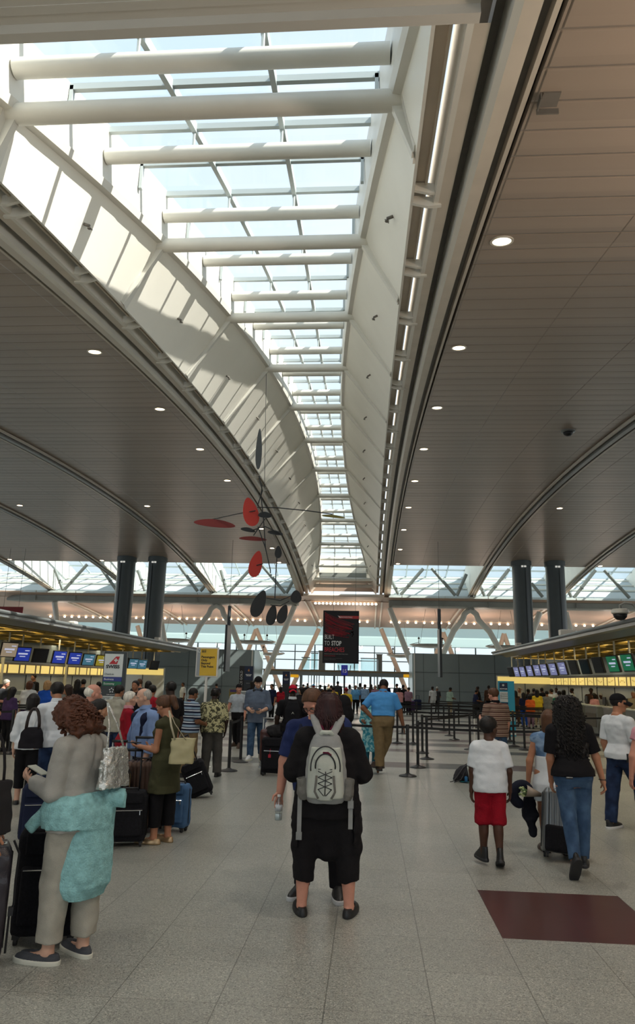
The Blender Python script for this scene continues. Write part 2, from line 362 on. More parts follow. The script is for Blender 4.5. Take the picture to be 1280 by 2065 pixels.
# tubes
for j in range(21):
    Y = YM[j]; hw = wt(Y)-.14
    b = MB(); b.tube([(-hw, 0, 0), (hw, 0, 0)], .118 if j else .12, 20)
    o = b.build('skylight_tube', M_white, None, 'auto', (XC, Y, zt(Y)+.52)); tag(o, '%s white tube of the upper row under the skylight glass from the near end' % ORD[j], 'roof tube', 'upper row of skylight tubes')
for j in range(11):
    Y = YM[2*j]+.22 if j < 10 else YM[20]; w = wt(Y); z = zt(Y)
    t = thing('skylight_tie', '%s white cross tube of the lower skylight row from the near end' % ORD[j], 'roof tube', (XC, Y, z), 0, 'lower row of skylight tubes')
    b = MB(); b.tube([(-w-.18, 0, 0), (w+.18, 0, 0)], .128, 20); b.build('tie_tube', M_white, t, 'auto')
    for sgn in (-1, 1):
        a = Vector((sgn*(w+.02), 0, .05)); c = Vector((sgn*(HB+.0), 0, zc(Y)-z+.02)); d = c-a; n = Vector((-sgn*abs(d.z), 0, -abs(d.x))).normalized()
        L_ = d.length; rot = Matrix([Vector((n.x, n.y, n.z)), Vector((0, 1, 0)), d.normalized()]).transposed()
        b = MB(); b.prism([(0, .0), (.16, .02), (.05, L_), (0, L_)], .10, Matrix.Translation(a) @ rot.to_4x4() @ Matrix.Translation((0, -.05, 0)))
        b.box((a+c)/2+n*.015, (.03, .30, L_), rot)
        b.build('wall_rib', M_white, t)
# bracket pairs on the troughs
for sgn, nm in ((-1, 'left'), (1, 'right')):
    for j in range(21):
        Y = YM[j]+1.2+.0
        t = thing('bracket_pair', '%s pair of white brackets along the %s skylight trough from the near end' % (ORD[j], nm), 'bracket', (XC+sgn*HB, Y, zc(Y)), 0, 'brackets of the %s trough' % nm)
        for dy in (-.13, .13):
            b = MB(); M = Matrix.Translation((0, dy-.025, 0)); s_ = sgn
            b.prism([(s_*.0, .02), (s_*.02, .12), (s_*.36, .09), (s_*.40, -.03), (s_*.22, -.04)], .05, M); b.build('bracket', M_white, t)
# small sprinkler heads on the well walls
for sgn, nm in ((-1, 'left'), (1, 'right')):
    for j in range(10):
        Y = YM[2*j]+2.5; a = Vector((XC+sgn*wt(Y), Y, zt(Y))); c = Vector((XC+sgn*HB, Y, zc(Y))); p = a.lerp(c, .55); d = (c-a); n = Vector((-sgn*abs(d.z), 0, -abs(d.x))).normalized()
        b = MB(); b.tube([(0, 0, 0), n*.10], .025, 8); b.tube([n*.1, n*.1+Vector((0, 0, -.03))], .012, 6); b.lathe([(.03, 0), (.035, .008), (0.0, .01)], 8, n*.1+Vector((0, 0, -.05))); b.tube([n*.1+Vector((-.03, 0, -.01)), n*.1+Vector((.03, .05, -.04))], .008, 5)
        o = b.build('sprinkler_head', M_dark, None, True, p); tag(o, '%s small dark sprinkler head on the %s skylight wall from the near end' % (ORD[j], nm), 'sprinkler', 'sprinkler heads of the %s wall' % nm)
# far end of the skylight
b = MB(); zz = zt(53.6)
b.box((XC, 53.9, zz+.55), (2*wt(53)+.2, .25, 1.3)); b.mi = 1; b.box((XC, 53.85, zz-.28), (3.6, .3, .3))
b.mi = 0; b.box((XC, 54.6, zz-.62), (4.6, 1.4, .12)); b.mi = 2; b.box((XC, 56.0, 9.15), (5.1, .12, .95))
struct('wall_skylight_end', b, [M_panel, mat('vent_grille', '#8f938e', .5), mat('beige_wall', '#a8917f', .6)], label='stepped white and beige end wall closing the far end of the skylight', cat='wall')
for i, (Y, z, hw, lab) in enumerate(((54.2, 9.38, 2.1, 'upper of three'), (55.2, 9.0, 2.3, 'middle of three'), (55.9, 8.32, 3.2, 'lowest of three'))):
    b = MB(); b.tube([(-hw, 0, 0), (hw, 0, 0)], .14, 16); o = b.build('end_tube', M_white, None, 'auto', (XC, Y, z)); tag(o, '%s white tubes at the far end of the skylight' % lab, 'roof tube')
# ------------------------------------------------------------------ cross clerestory behind the ceiling
def clerestory(x0, x1, nm, idx):
    b = MB(); b.grid([[Vector((x, 56.3, 8.35)), Vector((x, 57.2, 9.0)), Vector((x, 58.6, 9.75)), Vector((x, 60.2, 10.55))] for x in (x0, x1)])
    b.mi = 1
    for zz_, yy in ((9.2, 57.4), (9.75, 58.5), (10.3, 59.6)): b.box(((x0+x1)/2, yy, zz_), (x1-x0, .12, .10))
    struct('wall_clerestory_%s' % nm, b, [mat('clerestory_white', '#c3c8c8', .6), M_white], label='sloping white wall behind the roof truss on the %s' % nm, cat='wall')
    b = MB(); b.grid([[Vector((x, 60.2, 10.55)), Vector((x, 48.2, 13.6))] for x in (x0, x1)])
    g = struct('window_%d' % idx, b, G_clere, label='tilted glass roof light above the truss on the %s' % nm, cat='window')
    b = MB(); d = Vector((0, -12, 3.05)); rot = d.to_track_quat('Y', 'Z').to_matrix()
    x = x0
    while x <= x1: b.box((x, 54.2, 12.0), (.09, d.length, .12), rot); x += 1.66
    for f in np.linspace(0, 1, 9): b.box(((x0+x1)/2, 60.2-12*f, 10.5+3.05*f), (x1-x0, .12, .12))
    b.build('mullion_grid', M_mull, g)
clerestory(-46, XC-HB-.9, 'left', 2); clerestory(XC+HB+.9, 42, 'right', 3)
for i, x in enumerate((-5.6, -12.5, -19.2, -25.9, -32.6, 1.5, 7.95, 14.6, 21.3, 28.0)):
    b = MB(); M = Matrix(((0, 1, 0, x-.14), (1, 0, 0, 0), (0, 0, 1, 0), (0, 0, 0, 1)))
    b.prism([(48.3, 9.5), (56.4, 8.4), (60.2, 10.6), (48.3, 13.6)], .28, M)
    struct('wall_fin_%d' % (i+1), b, M_panel, label='white fin wall between the roof lights, %s' % ['just left of the skylight', 'at the first rib left of the skylight', 'at the second rib left of the skylight', 'at the third rib left of the skylight', 'far left end', 'just right of the skylight', 'at the first rib right of the skylight', 'at the second rib right of the skylight', 'at the third rib right of the skylight', 'far right end'][i], cat='wall')
# truss chord beams
M_beam = mat('truss_beam_paint', '#9a9c97', .45, var=.05, vscale=2)
for x0, x1, nm, taper in ((-27.8, -5.6, 'left', 'L'), (1.5, 30, 'right', 'R')):
    b = MB(); prof = [(-.55, .0), (-.5, .22), (-.25, .46), (.2, .5), (.5, .4), (.55, 0), (.4, -.35), (0, -.48), (-.4, -.35)]
    rows = []
    for x, k in ((x0-(1.6 if taper == 'L' else 0), .28 if taper == 'L' else 1), (x0, 1), ((x0+x1)/2, 1), (x1, 1)):
        rows.append([Vector((x, 55.9+q*k, 7.92-(1-k)*.35+w_*k)) for q, w_ in prof+prof[:1]])
    b.grid(rows); b.add(rows[-1][:-1], [tuple(range(len(prof)))]); b.add(rows[0][:-1], [tuple(range(len(prof)))])
    for x in np.arange(x0+1, x1, 3.3): b.box((x, 55.36, 7.92), (.05, .12, .8))
    o = struct('truss_beam', b, M_beam, 'auto'); tag(o, 'long grey roof truss beam crossing the hall on the %s' % nm, 'beam')
def strut(p, q, r, label, m=None, name='truss_strut', clip=False):
    b = MB(); p, q = Vector(p), Vector(q); b.tube([Vector((0, 0, 0)), q-p], r, 12)
    if clip:
        b.tube([(q-p)*.35, (q-p)*.37], r*1.35, 10)
    o = b.build(name, m or mat('strut_grey', '#757975', .45), None, 'auto', p); tag(o, label, 'strut'); return o
ks = 0
for (pb, pt, lab) in (((127, 1190), (111, 1148), 'leftmost thin'), ((129, 1190), (176, 1138), 'second from left'), ((235, 1190), (200, 1140), 'behind left column pair, left'), ((292, 1191), (278, 1150), 'between the left columns'), ((398, 1192), (361, 1140), 'right of left column pair'), ((404, 1192), (416, 1178), 'short, left of the first rib'), ((457, 1194), (445, 1150), 'just right of the first left rib'), ((462, 1194), (506, 1146), 'left of the mobile'), ((575, 1196), (528, 1140), 'behind the mobile'), ((577, 1196), (592, 1170), 'short, beside left trough'),
        ((803, 1198), (788, 1168), 'just right of the right trough'), ((808, 1199), (853, 1147), 'second right of the right trough'), ((918, 1201), (870, 1146), 'third right of the right trough'), ((921, 1201), (940, 1158), 'short, before the first right rib'), ((977, 1202), (967, 1180), 'short, after the first right rib'), ((983, 1202), (1026, 1148), 'left of the right column pair'), ((1094, 1204), (1071, 1176), 'between the right columns'), ((1152, 1204), (1142, 1185), 'right of the right columns'), ((1157, 1205), (1200, 1150), 'second right of the right columns'), ((1269, 1206), (1218, 1150), 'rightmost')):
    strut(atY(*pb, 55.9), atY(*pt, 55.9), .13, 'grey diagonal truss strut above the beam, %s' % lab, clip=True)
# V struts from beam to floor
for (pt, pbm, lab) in (((594, 1222), (534, 1365), 'slanting down left from the skylight edge'), ((785, 1226), (826, 1330), 'slanting down right from the skylight edge'), ((318, 1215), (338, 1330), 'behind the left columns'), ((110, 1215), (122, 1300), 'far left above the canopy'), ((1088, 1235), (1055, 1330), 'behind the right columns'), ((1140, 1235), (1165, 1330), 'right of the right columns')):
    p = atY(*pt, 55.9); q = atY(*pbm, 55.9); d = q-p; q = p+d*(p.z/(p.z-q.z)) if q.z > 0 else q; q.z = 0
    strut(p, q, .22, 'thick grey leg strut under the beam, %s' % lab, M_white, 'leg_strut')
for cx_, a, b2, lab in ((437, 385, 477, 'left'), (948, 905, 1001, 'right')):
    ap = atY(cx_, 1221 if cx_ < 640 else 1231, 55.9); t = thing('arch_leg', 'rounded inverted V leg under the %s truss beam' % lab, 'strut', (ap.x, 55.9, 0)); 
    A = atY(a, 1325, 55.9); B = atY(b2, 1325, 55.9); bb = MB()
    h_ = ap.z
    def leg(E):
        dx = E.x-ap.x; slope = dx/(h_-E.z); s_ = 1 if dx > 0 else -1
        pts = [Vector((s_*.55+slope*(h_-z), 0, z)) for z in (0, 2, 4, h_-1.6)]+[Vector((s_*(.62), 0, h_-.75)), Vector((s_*.45, 0, h_-.28)), Vector((s_*.2, 0, h_-.08)), Vector((0, 0, h_))]; return pts
    pa, pb_ = leg(A), leg(B); bb.tube(pa+pb_[::-1][1:], .22, 12); bb.build('bent_tube', M_white, t, 'auto')
    bb = MB(); bb.box((0, 0, h_+.1), (.5, .4, .3)); bb.build('cap_plate', M_beam, t)
# ------------------------------------------------------------------ far vault, window wall
M_vault = mat('far_vault_planks', '#b59a88', .6, bump=.25, bscale=1.0, stretch=(.05, 3.2, 3.2))
def zv(Y): return 8.02-.030*(Y-54)-.0024*(Y-54)**2
b = MB(); b.grid([[Vector((x, Y, zv(Y))) for x in np.linspace(-48, 44, 10)] for Y in np.linspace(54, 70, 14)])
b.grid([[Vector((x, 56.3, 8.4)), Vector((x, 56.35, 7.9))] for x in (-48, 44)])
b.grid([[Vector((x, 70, zv(70))), Vector((x, 70, zv(70)+3))] for x in (-48, 44)])
struct('ceiling_vault', b, M_vault, 'auto', 'pinkish plank vault beyond the truss beam', 'ceiling')
ti = 20
for xr, nm in ((-4.9, 'under the skylight, left'), (.75, 'under the skylight, right'), (-11.6, 'left of the mobile'), (-18.3, 'behind the left columns'), (-25.4, 'far left'), (7.6, 'behind the right arch leg'), (14.3, 'behind the right columns'), (21, 'far right')):
    b = MB()
    for dx in (-.22, .22):
        b.grid([[Vector((xr+dx-.06, Y, zv(Y)-.02)), Vector((xr+dx-.06, Y, zv(Y)-.12)), Vector((xr+dx+.06, Y, zv(Y)-.12)), Vector((xr+dx+.06, Y, zv(Y)-.02))] for Y in np.linspace(55.8, 70, 12)])
    struct('trim_%d' % ti, b, M_beige, False, 'double beige rib on the far vault, %s' % nm, 'trim'); ti += 1
# frosted transom band and window wall
M_frost = mat('frosted_band', '#c3d6d3', .5, bump=.2, bscale=1, stretch=(.02, .02, 6)); N_ = M_frost.node_tree.nodes; T_ = N_.new('ShaderNodeBsdfTranslucent'); X_ = N_.new('ShaderNodeMixShader'); T_.inputs[0].default_value = (*lin('#b9d3d2'), 1); X_.inputs[0].default_value = .55
M_frost.node_tree.links.new(N_['Principled BSDF'].outputs[0], X_.inputs[1]); M_frost.node_tree.links.new(T_.outputs[0], X_.inputs[2]); M_frost.node_tree.links.new(X_.outputs[0], N_['Material Output'].inputs[0])
b = MB(); b.grid([[Vector((x, 70.1, 6.95)), Vector((x, 71.2, 6.0)), Vector((x, 71.8, 5.25))] for x in (-48, 44)])
struct('ceiling_band', b, M_frost, label='pale teal slatted soffit band above the far window wall', cat='ceiling')
b = MB(); b.grid([[Vector((x, 72, 5.3)), Vector((x, 72, 0))] for x in (-48, 44)])
g = struct('window_4', b, G_win, label='tall glass window wall at the far end of the hall', cat='window')
b = MB()
for x in np.arange(-47, 44, 1.98): b.box((x, 71.95, 2.65), (.12 if int(round(x/1.98)) % 2 else .09, .2, 5.3))
for z in (.1, 1.2, 2.75, 3.75, 4.55, 5.25): b.box((-2, 71.95, z), (92, .12, .09))
b.build('mullion_grid', mat('teal_mullion', '#3d5458', .4), g)
b = MB(); b.grid([[Vector((x, y, -.3)) for x in (-300, 300)] for y in (73, 600)])
struct('ground_apron', b, mat('tarmac', '#b4b9b8', .8, var=.1, vscale=.05), label='pale airport apron outside the far windows', cat='ground')
# beige tree struts near the windows
for (pt, pb_, lab) in (((643, 1268), (598, 1366), 'left of the hanging banner'), ((768, 1268), (808, 1366), 'right of the hanging banner'), ((516, 1268), (556, 1366), 'behind the left grey hanging dish'), ((516, 1270), (480, 1366), 'left of the grey hanging dish'), ((277, 1262), (300, 1340), 'behind the left columns'), ((893, 1275), (866, 1366), 'left of the right grey dish'), ((893, 1275), (930, 1366), 'right of the right grey dish'), ((1016, 1278), (990, 1366), 'left of the right columns'), ((1016, 1278), (1046, 1366), 'behind the right columns')):
    p = atY(*pt, 69.5); q = atY(*pb_, 69.5); d = q-p; q = p+d*(p.z/(p.z-q.z)); strut(p, q, .22, 'beige slanting strut by the far windows, %s' % lab, mat('beige_strut', '#c2b5a8', .55), 'leg_strut')
# dark partition walls
M_part = mat('grey_partition', '#7f8a8b', .4, var=.06, vscale=.6)
M_partline = mat('partition_joint', '#3c4446', .5)
def partition(x0, x1, Y, nm, ends):
    b = MB(); h_ = 3.75; b.box(((x0+x1)/2, Y+.15, h_/2), (x1-x0, .3, h_)); b.mi = 1
    for x in np.arange(x0+.6, x1, 2.4): b.box((x, Y-.005, h_/2), (.02, .02, h_))
    for z in (1.25, 2.5): b.box(((x0+x1)/2, Y-.005, z), (x1-x0, .02, .02))
    b.mi = 2; xe = x1 if ends > 0 else x0
    b.box((xe+ends*.0, Y+2.2, h_/2), (.3, 4.2, h_)); b.mi = 3; b.box((xe+ends*.02, Y-.02, h_/2), (.08, .08, h_)); b.mi = 0
    struct('wall_partition_%s' % nm, b, [M_part, M_partline, mat('pale_teal_panel', '#93a6a6', .3), M_white], label='dark grey panelled partition wall behind the %s check-in hall' % nm, cat='wall')
partition(-30, -8.15, 50, 'left', 1); partition(3.1, 28, 50, 'right', -1)
# columns
M_col = mat('blue_grey_column', '#5a6468', .38, var=.05, vscale=1)
for x, lab in ((-16.55, 'outer left'), (-14.4, 'inner left'), (9.9, 'inner right'), (12.05, 'outer right')):
    t = thing('round_column', 'tall blue grey round column rising to the ceiling, %s of the four' % lab, 'column', (x, 46.9, 0))
    H_ = zc(46.9)+.05; b = MB(); b.lathe([(.60, 0), (.60, H_-.35), (.66, H_-.33), (.66, H_)], 36); b.build('shaft', M_col, t, 'auto')
    b = MB(); b.box((-.18 if x < 0 else .12, -.59, H_/2-.2), (.035, .05, H_-.5)); b.build('joint_strip', M_partline, t)
    for dx in (-.16, .02):
        b = MB(); b.box((dx+(.0 if x < 0 else .1), -.62, H_-.42), (.12, .1, .1)); b.build('lamp', mat('lamp_white', '#e8e6de', .4, emit=.6), t)
# ------------------------------------------------------------------ downlights
M_ring = mat('lamp_ring', '#d9d4c8', .35); M_lens = mat('lamp_lens', '#fff1da', .4, emit=4.0); M_lens2 = mat('lamp_lens_cool', '#ffffff', .4, emit=4.0)
def zslope(Y): return math.atan((zc(Y+.1)-zc(Y-.1))/.2)
def downlight(x, Y, label, group, power, lit=True, spot=True):
    t = thing('downlight', label, 'ceiling light', (x, Y, zc(Y)), 0, group); t.rotation_euler = (zslope(Y), 0, 0)
    b = MB(); b.lathe([(.17, .02), (.17, -.015), (.135, -.015), (.135, .0)], 20); b.build('trim_ring', M_ring, t, 'auto')
    b = MB(); b.lathe([(0, -.004), (.135, -.004)], 20); b.build('lens', (M_lens if lit else mat('lamp_lens_dim', '#fff4e2', .3, emit=1.2)), t)
    if spot:
        l = bpy.data.lights.new('downlight_lamp', 'SPOT'); l.energy = power; l.spot_size = math.radians(125); l.spot_blend = .8; l.shadow_soft_size = .13; l.color = (1.0, .93, .84)
        o = bpy.data.objects.new('downlight_lamp', l); COL.objects.link(o); o.parent = t; o.location = (0, 0, -.06)
for x, nm in ((1.89, 'right'), (-6.18, 'left')):
    for i, Y in enumerate((-5.7, -.7, 4.3, 9.3, 14.25, 19.2, 24.2, 29.25, 34.3, 39.2, 43.95, 47.65)):
        downlight(x, Y, '%s round ceiling downlight from the near end along the %s edge of the skylight' % (ORD[i], nm) if Y > 5 else 'round ceiling downlight behind the viewer along the %s skylight edge' % nm, 'downlights along the %s skylight edge' % nm, DOWN_W)
for x in (-25.25, -18.6, -11.9, 8.6, 15.2):
    for Y in (4.3, 19.2, 34.3, 47.65):
        if x == -11.9 or x == 8.6:
            if Y > 40: continue
        downlight(x+ (0 if Y > 40 else .6), Y, 'round downlight in the outer ceiling above the check-in %s' % ('hall on the left' if x < 0 else 'hall on the right'), 'outer downlights on the %s' % ('left' if x < 0 else 'right'), DOWN_W*1.1)
# dome sensor on the right ceiling
b = MB(); b.lathe([(.22, .02), (.22, -.05), (.17, -.07)], 20); t = thing('ceiling_dome', 'small dark round dome unit on the right ceiling', 'sensor', (6.25, 21.82, zc(21.82))); b.build('collar', M_alu, t, 'auto')
b = MB(); b.lathe([(.16, -.06), (.13, -.14), (.07, -.18), (0, -.19)], 16); b.build('dome', M_black, t, True)
# open access hatch in the right ceiling
b = MB(); b.box((.06, 0, .0), (.17, .18, .03)); b.box((-.05, -.02, -.05), (.015, .16, .08)); b.box((.06, .12, -.04), (.22, .015, .06))
o = b.build('ceiling_hatch', [M_dark], None, False, (1.70, 6.05, zc(6.05)-.02)); tag(o, 'small open square hatch at the edge of the right ceiling', 'hatch')
# ------------------------------------------------------------------ row lamps on the far vault
M_bulb = mat('bulb_warm', '#ffe2bd', .4, emit=14)
def lamp_row(x0, x1, Y, z, n, nm):
    for i in range(n):
        x = x0+(x1-x0)*i/(n-1)
        b = MB(); b.lathe([(0, -.10), (.09, -.06), (.10, 0), (.05, .06), (0, .07)], 10)
        t = b.build('vault_lamp', M_bulb, None, True, (x, Y, z)); tag(t, 'small warm lamp in the row on the far vault, %s' % nm, 'lamp', 'vault lamps %s' % nm)
lamp_row(-30.5, -6.0, 66.5, zv(66.5)-.10, 36, 'left of the banner')
lamp_row(-4.6, -.2, 66.5, zv(66.5)-.10, 7, 'beside and behind the banner'); lamp_row(2.0, 24, 66.5, zv(66.5)-.10, 30, 'right of the banner')
lamp_row(-4.3, .5, 56.6, 7.78, 17, 'below the skylight end')
for x in np.arange(-28, 26, 5.4):
    l = bpy.data.lights.new('vault_uplight', 'POINT'); l.energy = UP_W; l.color = (1.0, .78, .62); l.shadow_soft_size = .3
    o = bpy.data.objects.new('vault_uplight', l); COL.objects.link(o); o.location = (x, 62.5, 5.6)
# hanging dish reflectors
M_dish = mat('dish_grey', '#a7aaa6', .4, var=.05)
def dish(px, py, Y, r, label, frame=True):
    p = atY(px, py, Y); t = thing('hanging_dish', label, 'reflector', p)
    b = MB(); b.lathe([(0, -.16), (r*.4, -.14), (r*.8, -.05), (r, .06), (r*.97, .09), (r*.5, .0), (0, -.05)], 28); b.build('dish', M_dish, t, True)
    b = MB(); b.tube([(r*.96*math.cos(a), r*.96*math.sin(a), .10) for a in np.linspace(0, 2*PI, 25)], .018, 6); b.build('rim_tube', M_black, t, True)
    for s in (-1, 1):
        b = MB(); b.tube([(s*r*.55, 0, -.05), (s*r*.55, 0, .75)], .03, 6); b.tube([(s*r*.55, 0, .3), (s*r*.98, 0, .1)], .02, 5); b.box((s*r*.55, 0, .62), (.16, .12, .12)); b.build('lamp_bracket', M_black, t)
    b = MB()
    for s in (-1, 1): b.tube([(s*r*.5, 0, .1), (s*r*.22, 0, zv(min(Y, 69))-p.z if Y > 54 else 4)], .012, 5)
    b.build('cable', M_dark, t)
dish(515, 1296, 60, 1.75, 'wide grey hanging dish left of the slanting skylight strut'); dish(546, 1319, 66, 1.3, 'small pale hanging dish close to the far windows, left of the banner')
dish(868, 1303, 60, 1.75, 'wide grey hanging dish right of the banner'); dish(808, 1323, 66, 1.3, 'small pale hanging dish close to the far windows, right of the banner')
dish(1022, 1306, 60, 1.75, 'grey hanging dish partly behind the right columns'); dish(352, 1292, 60, 1.75, 'grey hanging dish partly behind the left columns')
# ------------------------------------------------------------------ check-in canopies
M_fascia = mat('canopy_fascia', '#7d8283', .32, .5); M_gold = mat('gold_slat', '#a98f4a', .4, .4); M_under = mat('canopy_under', '#57554d', .55); M_tube = mat('strip_lamp', '#ffe9a8', .4, emit=9)
M_cream = mat('canopy_post', '#cfc9b2', .5)
def canopy(sgn, xe, ya, yb, z, nm):
    t = thing('check_in_canopy', 'long flat metal canopy over the check-in desks on the %s' % nm, 'canopy', (xe, ya, 0)); L_ = yb-ya; D = 6.2
    b = MB(); b.box((sgn*.10, L_/2, z), (.22, L_, .16)); b.box((sgn*.45, L_/2, z-.06), (.5, L_, .06), Matrix.Rotation(sgn*.35, 3, 'Y')); b.tube([(-sgn*.02, 0, z+.05), (-sgn*.02, L_, z+.05)], .05, 8)
    b.build('fascia', M_fascia, t)
    b = MB(); b.box((sgn*(D/2), L_/2, z+.07), (D, L_, .04)); b.build('roof_panel', M_under, t)
    b = MB()
    for i, q in enumerate(np.arange(.95, D, .34)): b.box((sgn*q, L_/2, z-.13), (.10, L_-.2, .10))
    b.build('slat', M_gold, t)['kind'] = 'stuff'
    b = MB()
    for y in np.arange(1.0, L_, 2.0): b.box((sgn*(D/2+.3), y, z-.2), (D-1.2, .09, .07))
    b.build('cross_rail', M_gold, t)
    b = MB()
    for q in (1.5, 2.8, 4.2, 5.4):
        for y in np.arange(.8, L_-.6, 2.0): b.box((sgn*q, y+.5, z-.08), (.07, 1.0, .05))
    b.build('strip_lamp', M_tube, t)
    b = MB()
    for y in np.arange(1.4, L_, 6.0): b.tube([(sgn*4.9, y, 0), (sgn*4.9, y, z)], .08, 10)
    b.build('post', M_cream, t)
    for y in np.arange(2, L_, 5.5):
        l = bpy.data.lights.new('canopy_lamp', 'AREA'); l.shape = 'RECTANGLE'; l.size = 4.5; l.size_y = .5; l.energy = CANOPY_W; l.color = (1, .86, .58)
        o = bpy.data.objects.new('canopy_lamp', l); COL.objects.link(o); o.parent = t; o.location = (sgn*3.3, y, z-.22)
    return t
canopy(-1, -9.4, 8.0, 39.0, 3.28, 'left'); canopy(1, 6.2, 1.5, 37.0, 3.30, 'right')
for sgn, xe, nm in ((1, 6.2, 'right'),):  # added uplights out of view, to warm and brighten the near right ceiling
    for i, y in enumerate((2.6, 4.6)):
        t = thing('added_uplight', '%s added unseen fill lamp on top of the %s canopy from the near end' % (ORD[i], nm), 'lamp', (xe+sgn*.8, y, 3.39)); b = MB(); b.box((0, 0, .08), (.4, .25, .16)); b.build('housing', M_dark, t)
        l = bpy.data.lights.new('added_fill_lamp', 'SPOT'); l.energy = FILL_W; l.color = (1.0, .80, .64); l.spot_size = math.radians(150); l.spot_blend = .9; l.shadow_soft_size = .2
        o = bpy.data.objects.new('added_fill_lamp', l); COL.objects.link(o); o.parent = t; o.location = (0, 0, .3); o.rotation_euler = (PI, -sgn*.25, 0)
# hanging monitors
M_scr_blue = mat('screen_blue', '#2a3fa8', .3, emit=.55); M_scr_lav = mat('screen_lavender', '#8e93c2', .3, emit=.45); M_scr_dark = mat('screen_dark', '#20242c', .2); M_scr_green = mat('screen_green', '#1f7a55', .3, emit=.4); M_scr_tan = mat('screen_tan', '#b0a08a', .3, emit=.4); M_scr_yel = mat('screen_yellow', '#b5a53a', .3, emit=.4); M_scr_teal = mat('screen_teal', '#4f86a0', .3, emit=.4)
M_txt_w = mat('print_white', '#eef0f0', .5); M_txt_k = mat('print_black', '#1a1a1c', .5)
def monitor(x, Y, z, face, scr, label, grp, lines=True, ztop=3.3):
    """face: +1 screen looks toward +x (left hall), -1 toward -x"""
    t = thing('hanging_monitor', label, 'monitor', (x, Y, z), (PI/2 if face > 0 else -PI/2)-face*(.60 if face > 0 else .22), grp)
    R_ = Matrix.Rotation(math.radians(14), 3, 'X')
    b = MB(); b.box((0, 0, 0), (.58, .07, .50), R_, .015); b.build('housing', M_black, t)
    b = MB(); b.box(R_ @ Vector((0, -.037, 0)), (.52, .006, .44), R_); s = b.build('screen', scr, t)
    if lines and scr is not M_scr_dark:
        b = MB(); b.box(R_ @ Vector((.13, -.042, .13)), (.16, .004, .03), R_); b.box(R_ @ Vector((0, -.042, .02)), (.34, .004, .055), R_); b.box(R_ @ Vector((0, -.042, -.07)), (.2, .004, .03), R_); b.build('screen_text', mat('screen_text', '#c9d0ee', .4, emit=.6), s)
    b = MB(); b.tube([(0, .05, .1), (0, .05, ztop-z)], .028, 8); b.build('drop_pole', M_cream, t)
lm = [(18, 1310, M_scr_tan), (45, 1319, M_scr_blue), (81, 1322, M_scr_dark), (119, 1325, M_scr_blue), (150, 1327.5, M_scr_blue), (178, 1330, M_scr_teal), (204, 1332, M_scr_yel), (247, 1336, M_scr_dark), (268, 1338, M_scr_teal), (286, 1339.5, M_scr_teal), (311, 1341.5, M_scr_dark)]
for i, (px, py, s) in enumerate(lm):
    p = atY(px, py, 11.6*FPX/(744-px)); monitor(p.x, p.y, p.z, 1, s, '%s hanging check-in monitor from the left edge of the photo under the left canopy' % ORD[i], None)
rm = [(1030, 1355, 'd'), (1042.5, 1354.6, 'l'), (1054.6, 1354.2, 'l'), (1069, 1352.6, 'l'), (1084, 1351.4, 'l'), (1098, 1350.3, 'l'), (1116, 1349.5, 'l'), (1135, 1347.5, 'l'), (1157, 1345.6, 'd'), (1180, 1344.4, 'd'), (1206.5, 1341, 'd'), (1237, 1338.5, 'g'), (1267, 1335.8, 'g')]
for i, (px, py, s) in enumerate(rm):
    Y = 7.5*FPX/(px-745); p = atY(px, py, Y); monitor(p.x, p.y, p.z, -1, {'d': M_scr_dark, 'l': M_scr_lav, 'g': M_scr_green}[s], '%s hanging check-in monitor from the far end under the right canopy' % ORD[i], None)
# lit back walls of the check-in halls
M_lit = mat('lit_sign_panel', '#efd27a', .4, emit=.7); M_back = mat('back_wall_panel', '#b9bcb8', .35, var=.08, vscale=.5)
def backwall(sgn, x, ya, yb, nm, zlo, zhi):
    b = MB(); b.box((x+sgn*.3, (ya+yb)/2-6, 1.9), (.3, yb-ya+14, 3.8)); b.mi = 1
    for Y in np.arange(ya-12, yb, 2.4): b.box((x+sgn*.14, Y, .95), (.03, .03, 1.9))
    b.mi = 2; b.box((x+sgn*.1, (ya+yb)/2-6, 2.85), (.1, yb-ya+14, 1.1))
    struct('wall_back_%s' % nm, b, [M_back, M_partline, M_part], label='pale panelled back wall behind the %s check-in desks' % nm, cat='wall')
    t = thing('lit_sign_band', 'long glowing yellow panel band above the %s check-in desks' % nm, 'sign', (x, ya, 0)); L_ = yb-ya
    b = MB(); b.box((sgn*.06, L_/2, (zlo+zhi)/2), (.1, L_, zhi-zlo+.14)); b.build('frame', M_dark, t)
    y = .05; k = 0; r_ = random.Random(3)
    while y < L_-.3:
        w = [.95, .45, .95, .45, 1.0, .5][k % 6]; b = MB(); b.box((0, y+w/2, (zlo+zhi)/2), (.016, w-.16, zhi-zlo)); pn = b.build('lit_panel', M_lit, t)
        if sgn > 0 and k % 2 == 0 and k > 2:
            b = MB()
            for q in (-.25, -.08, .1, .26): b.box((-.012, y+w/2+q*w, (zlo+zhi)/2+.04*math.sin(k+q*9)), (.006, .06, .05))
            b.build('faint_print', mat('faint_print', '#cdb260', .5), pn)
        y += w; k += 1
backwall(-1, -14.3, 25.0, 38.5, 'left', 1.80, 2.13); backwall(1, 10.3, 20.0, 42.5, 'right', 1.86, 2.2)
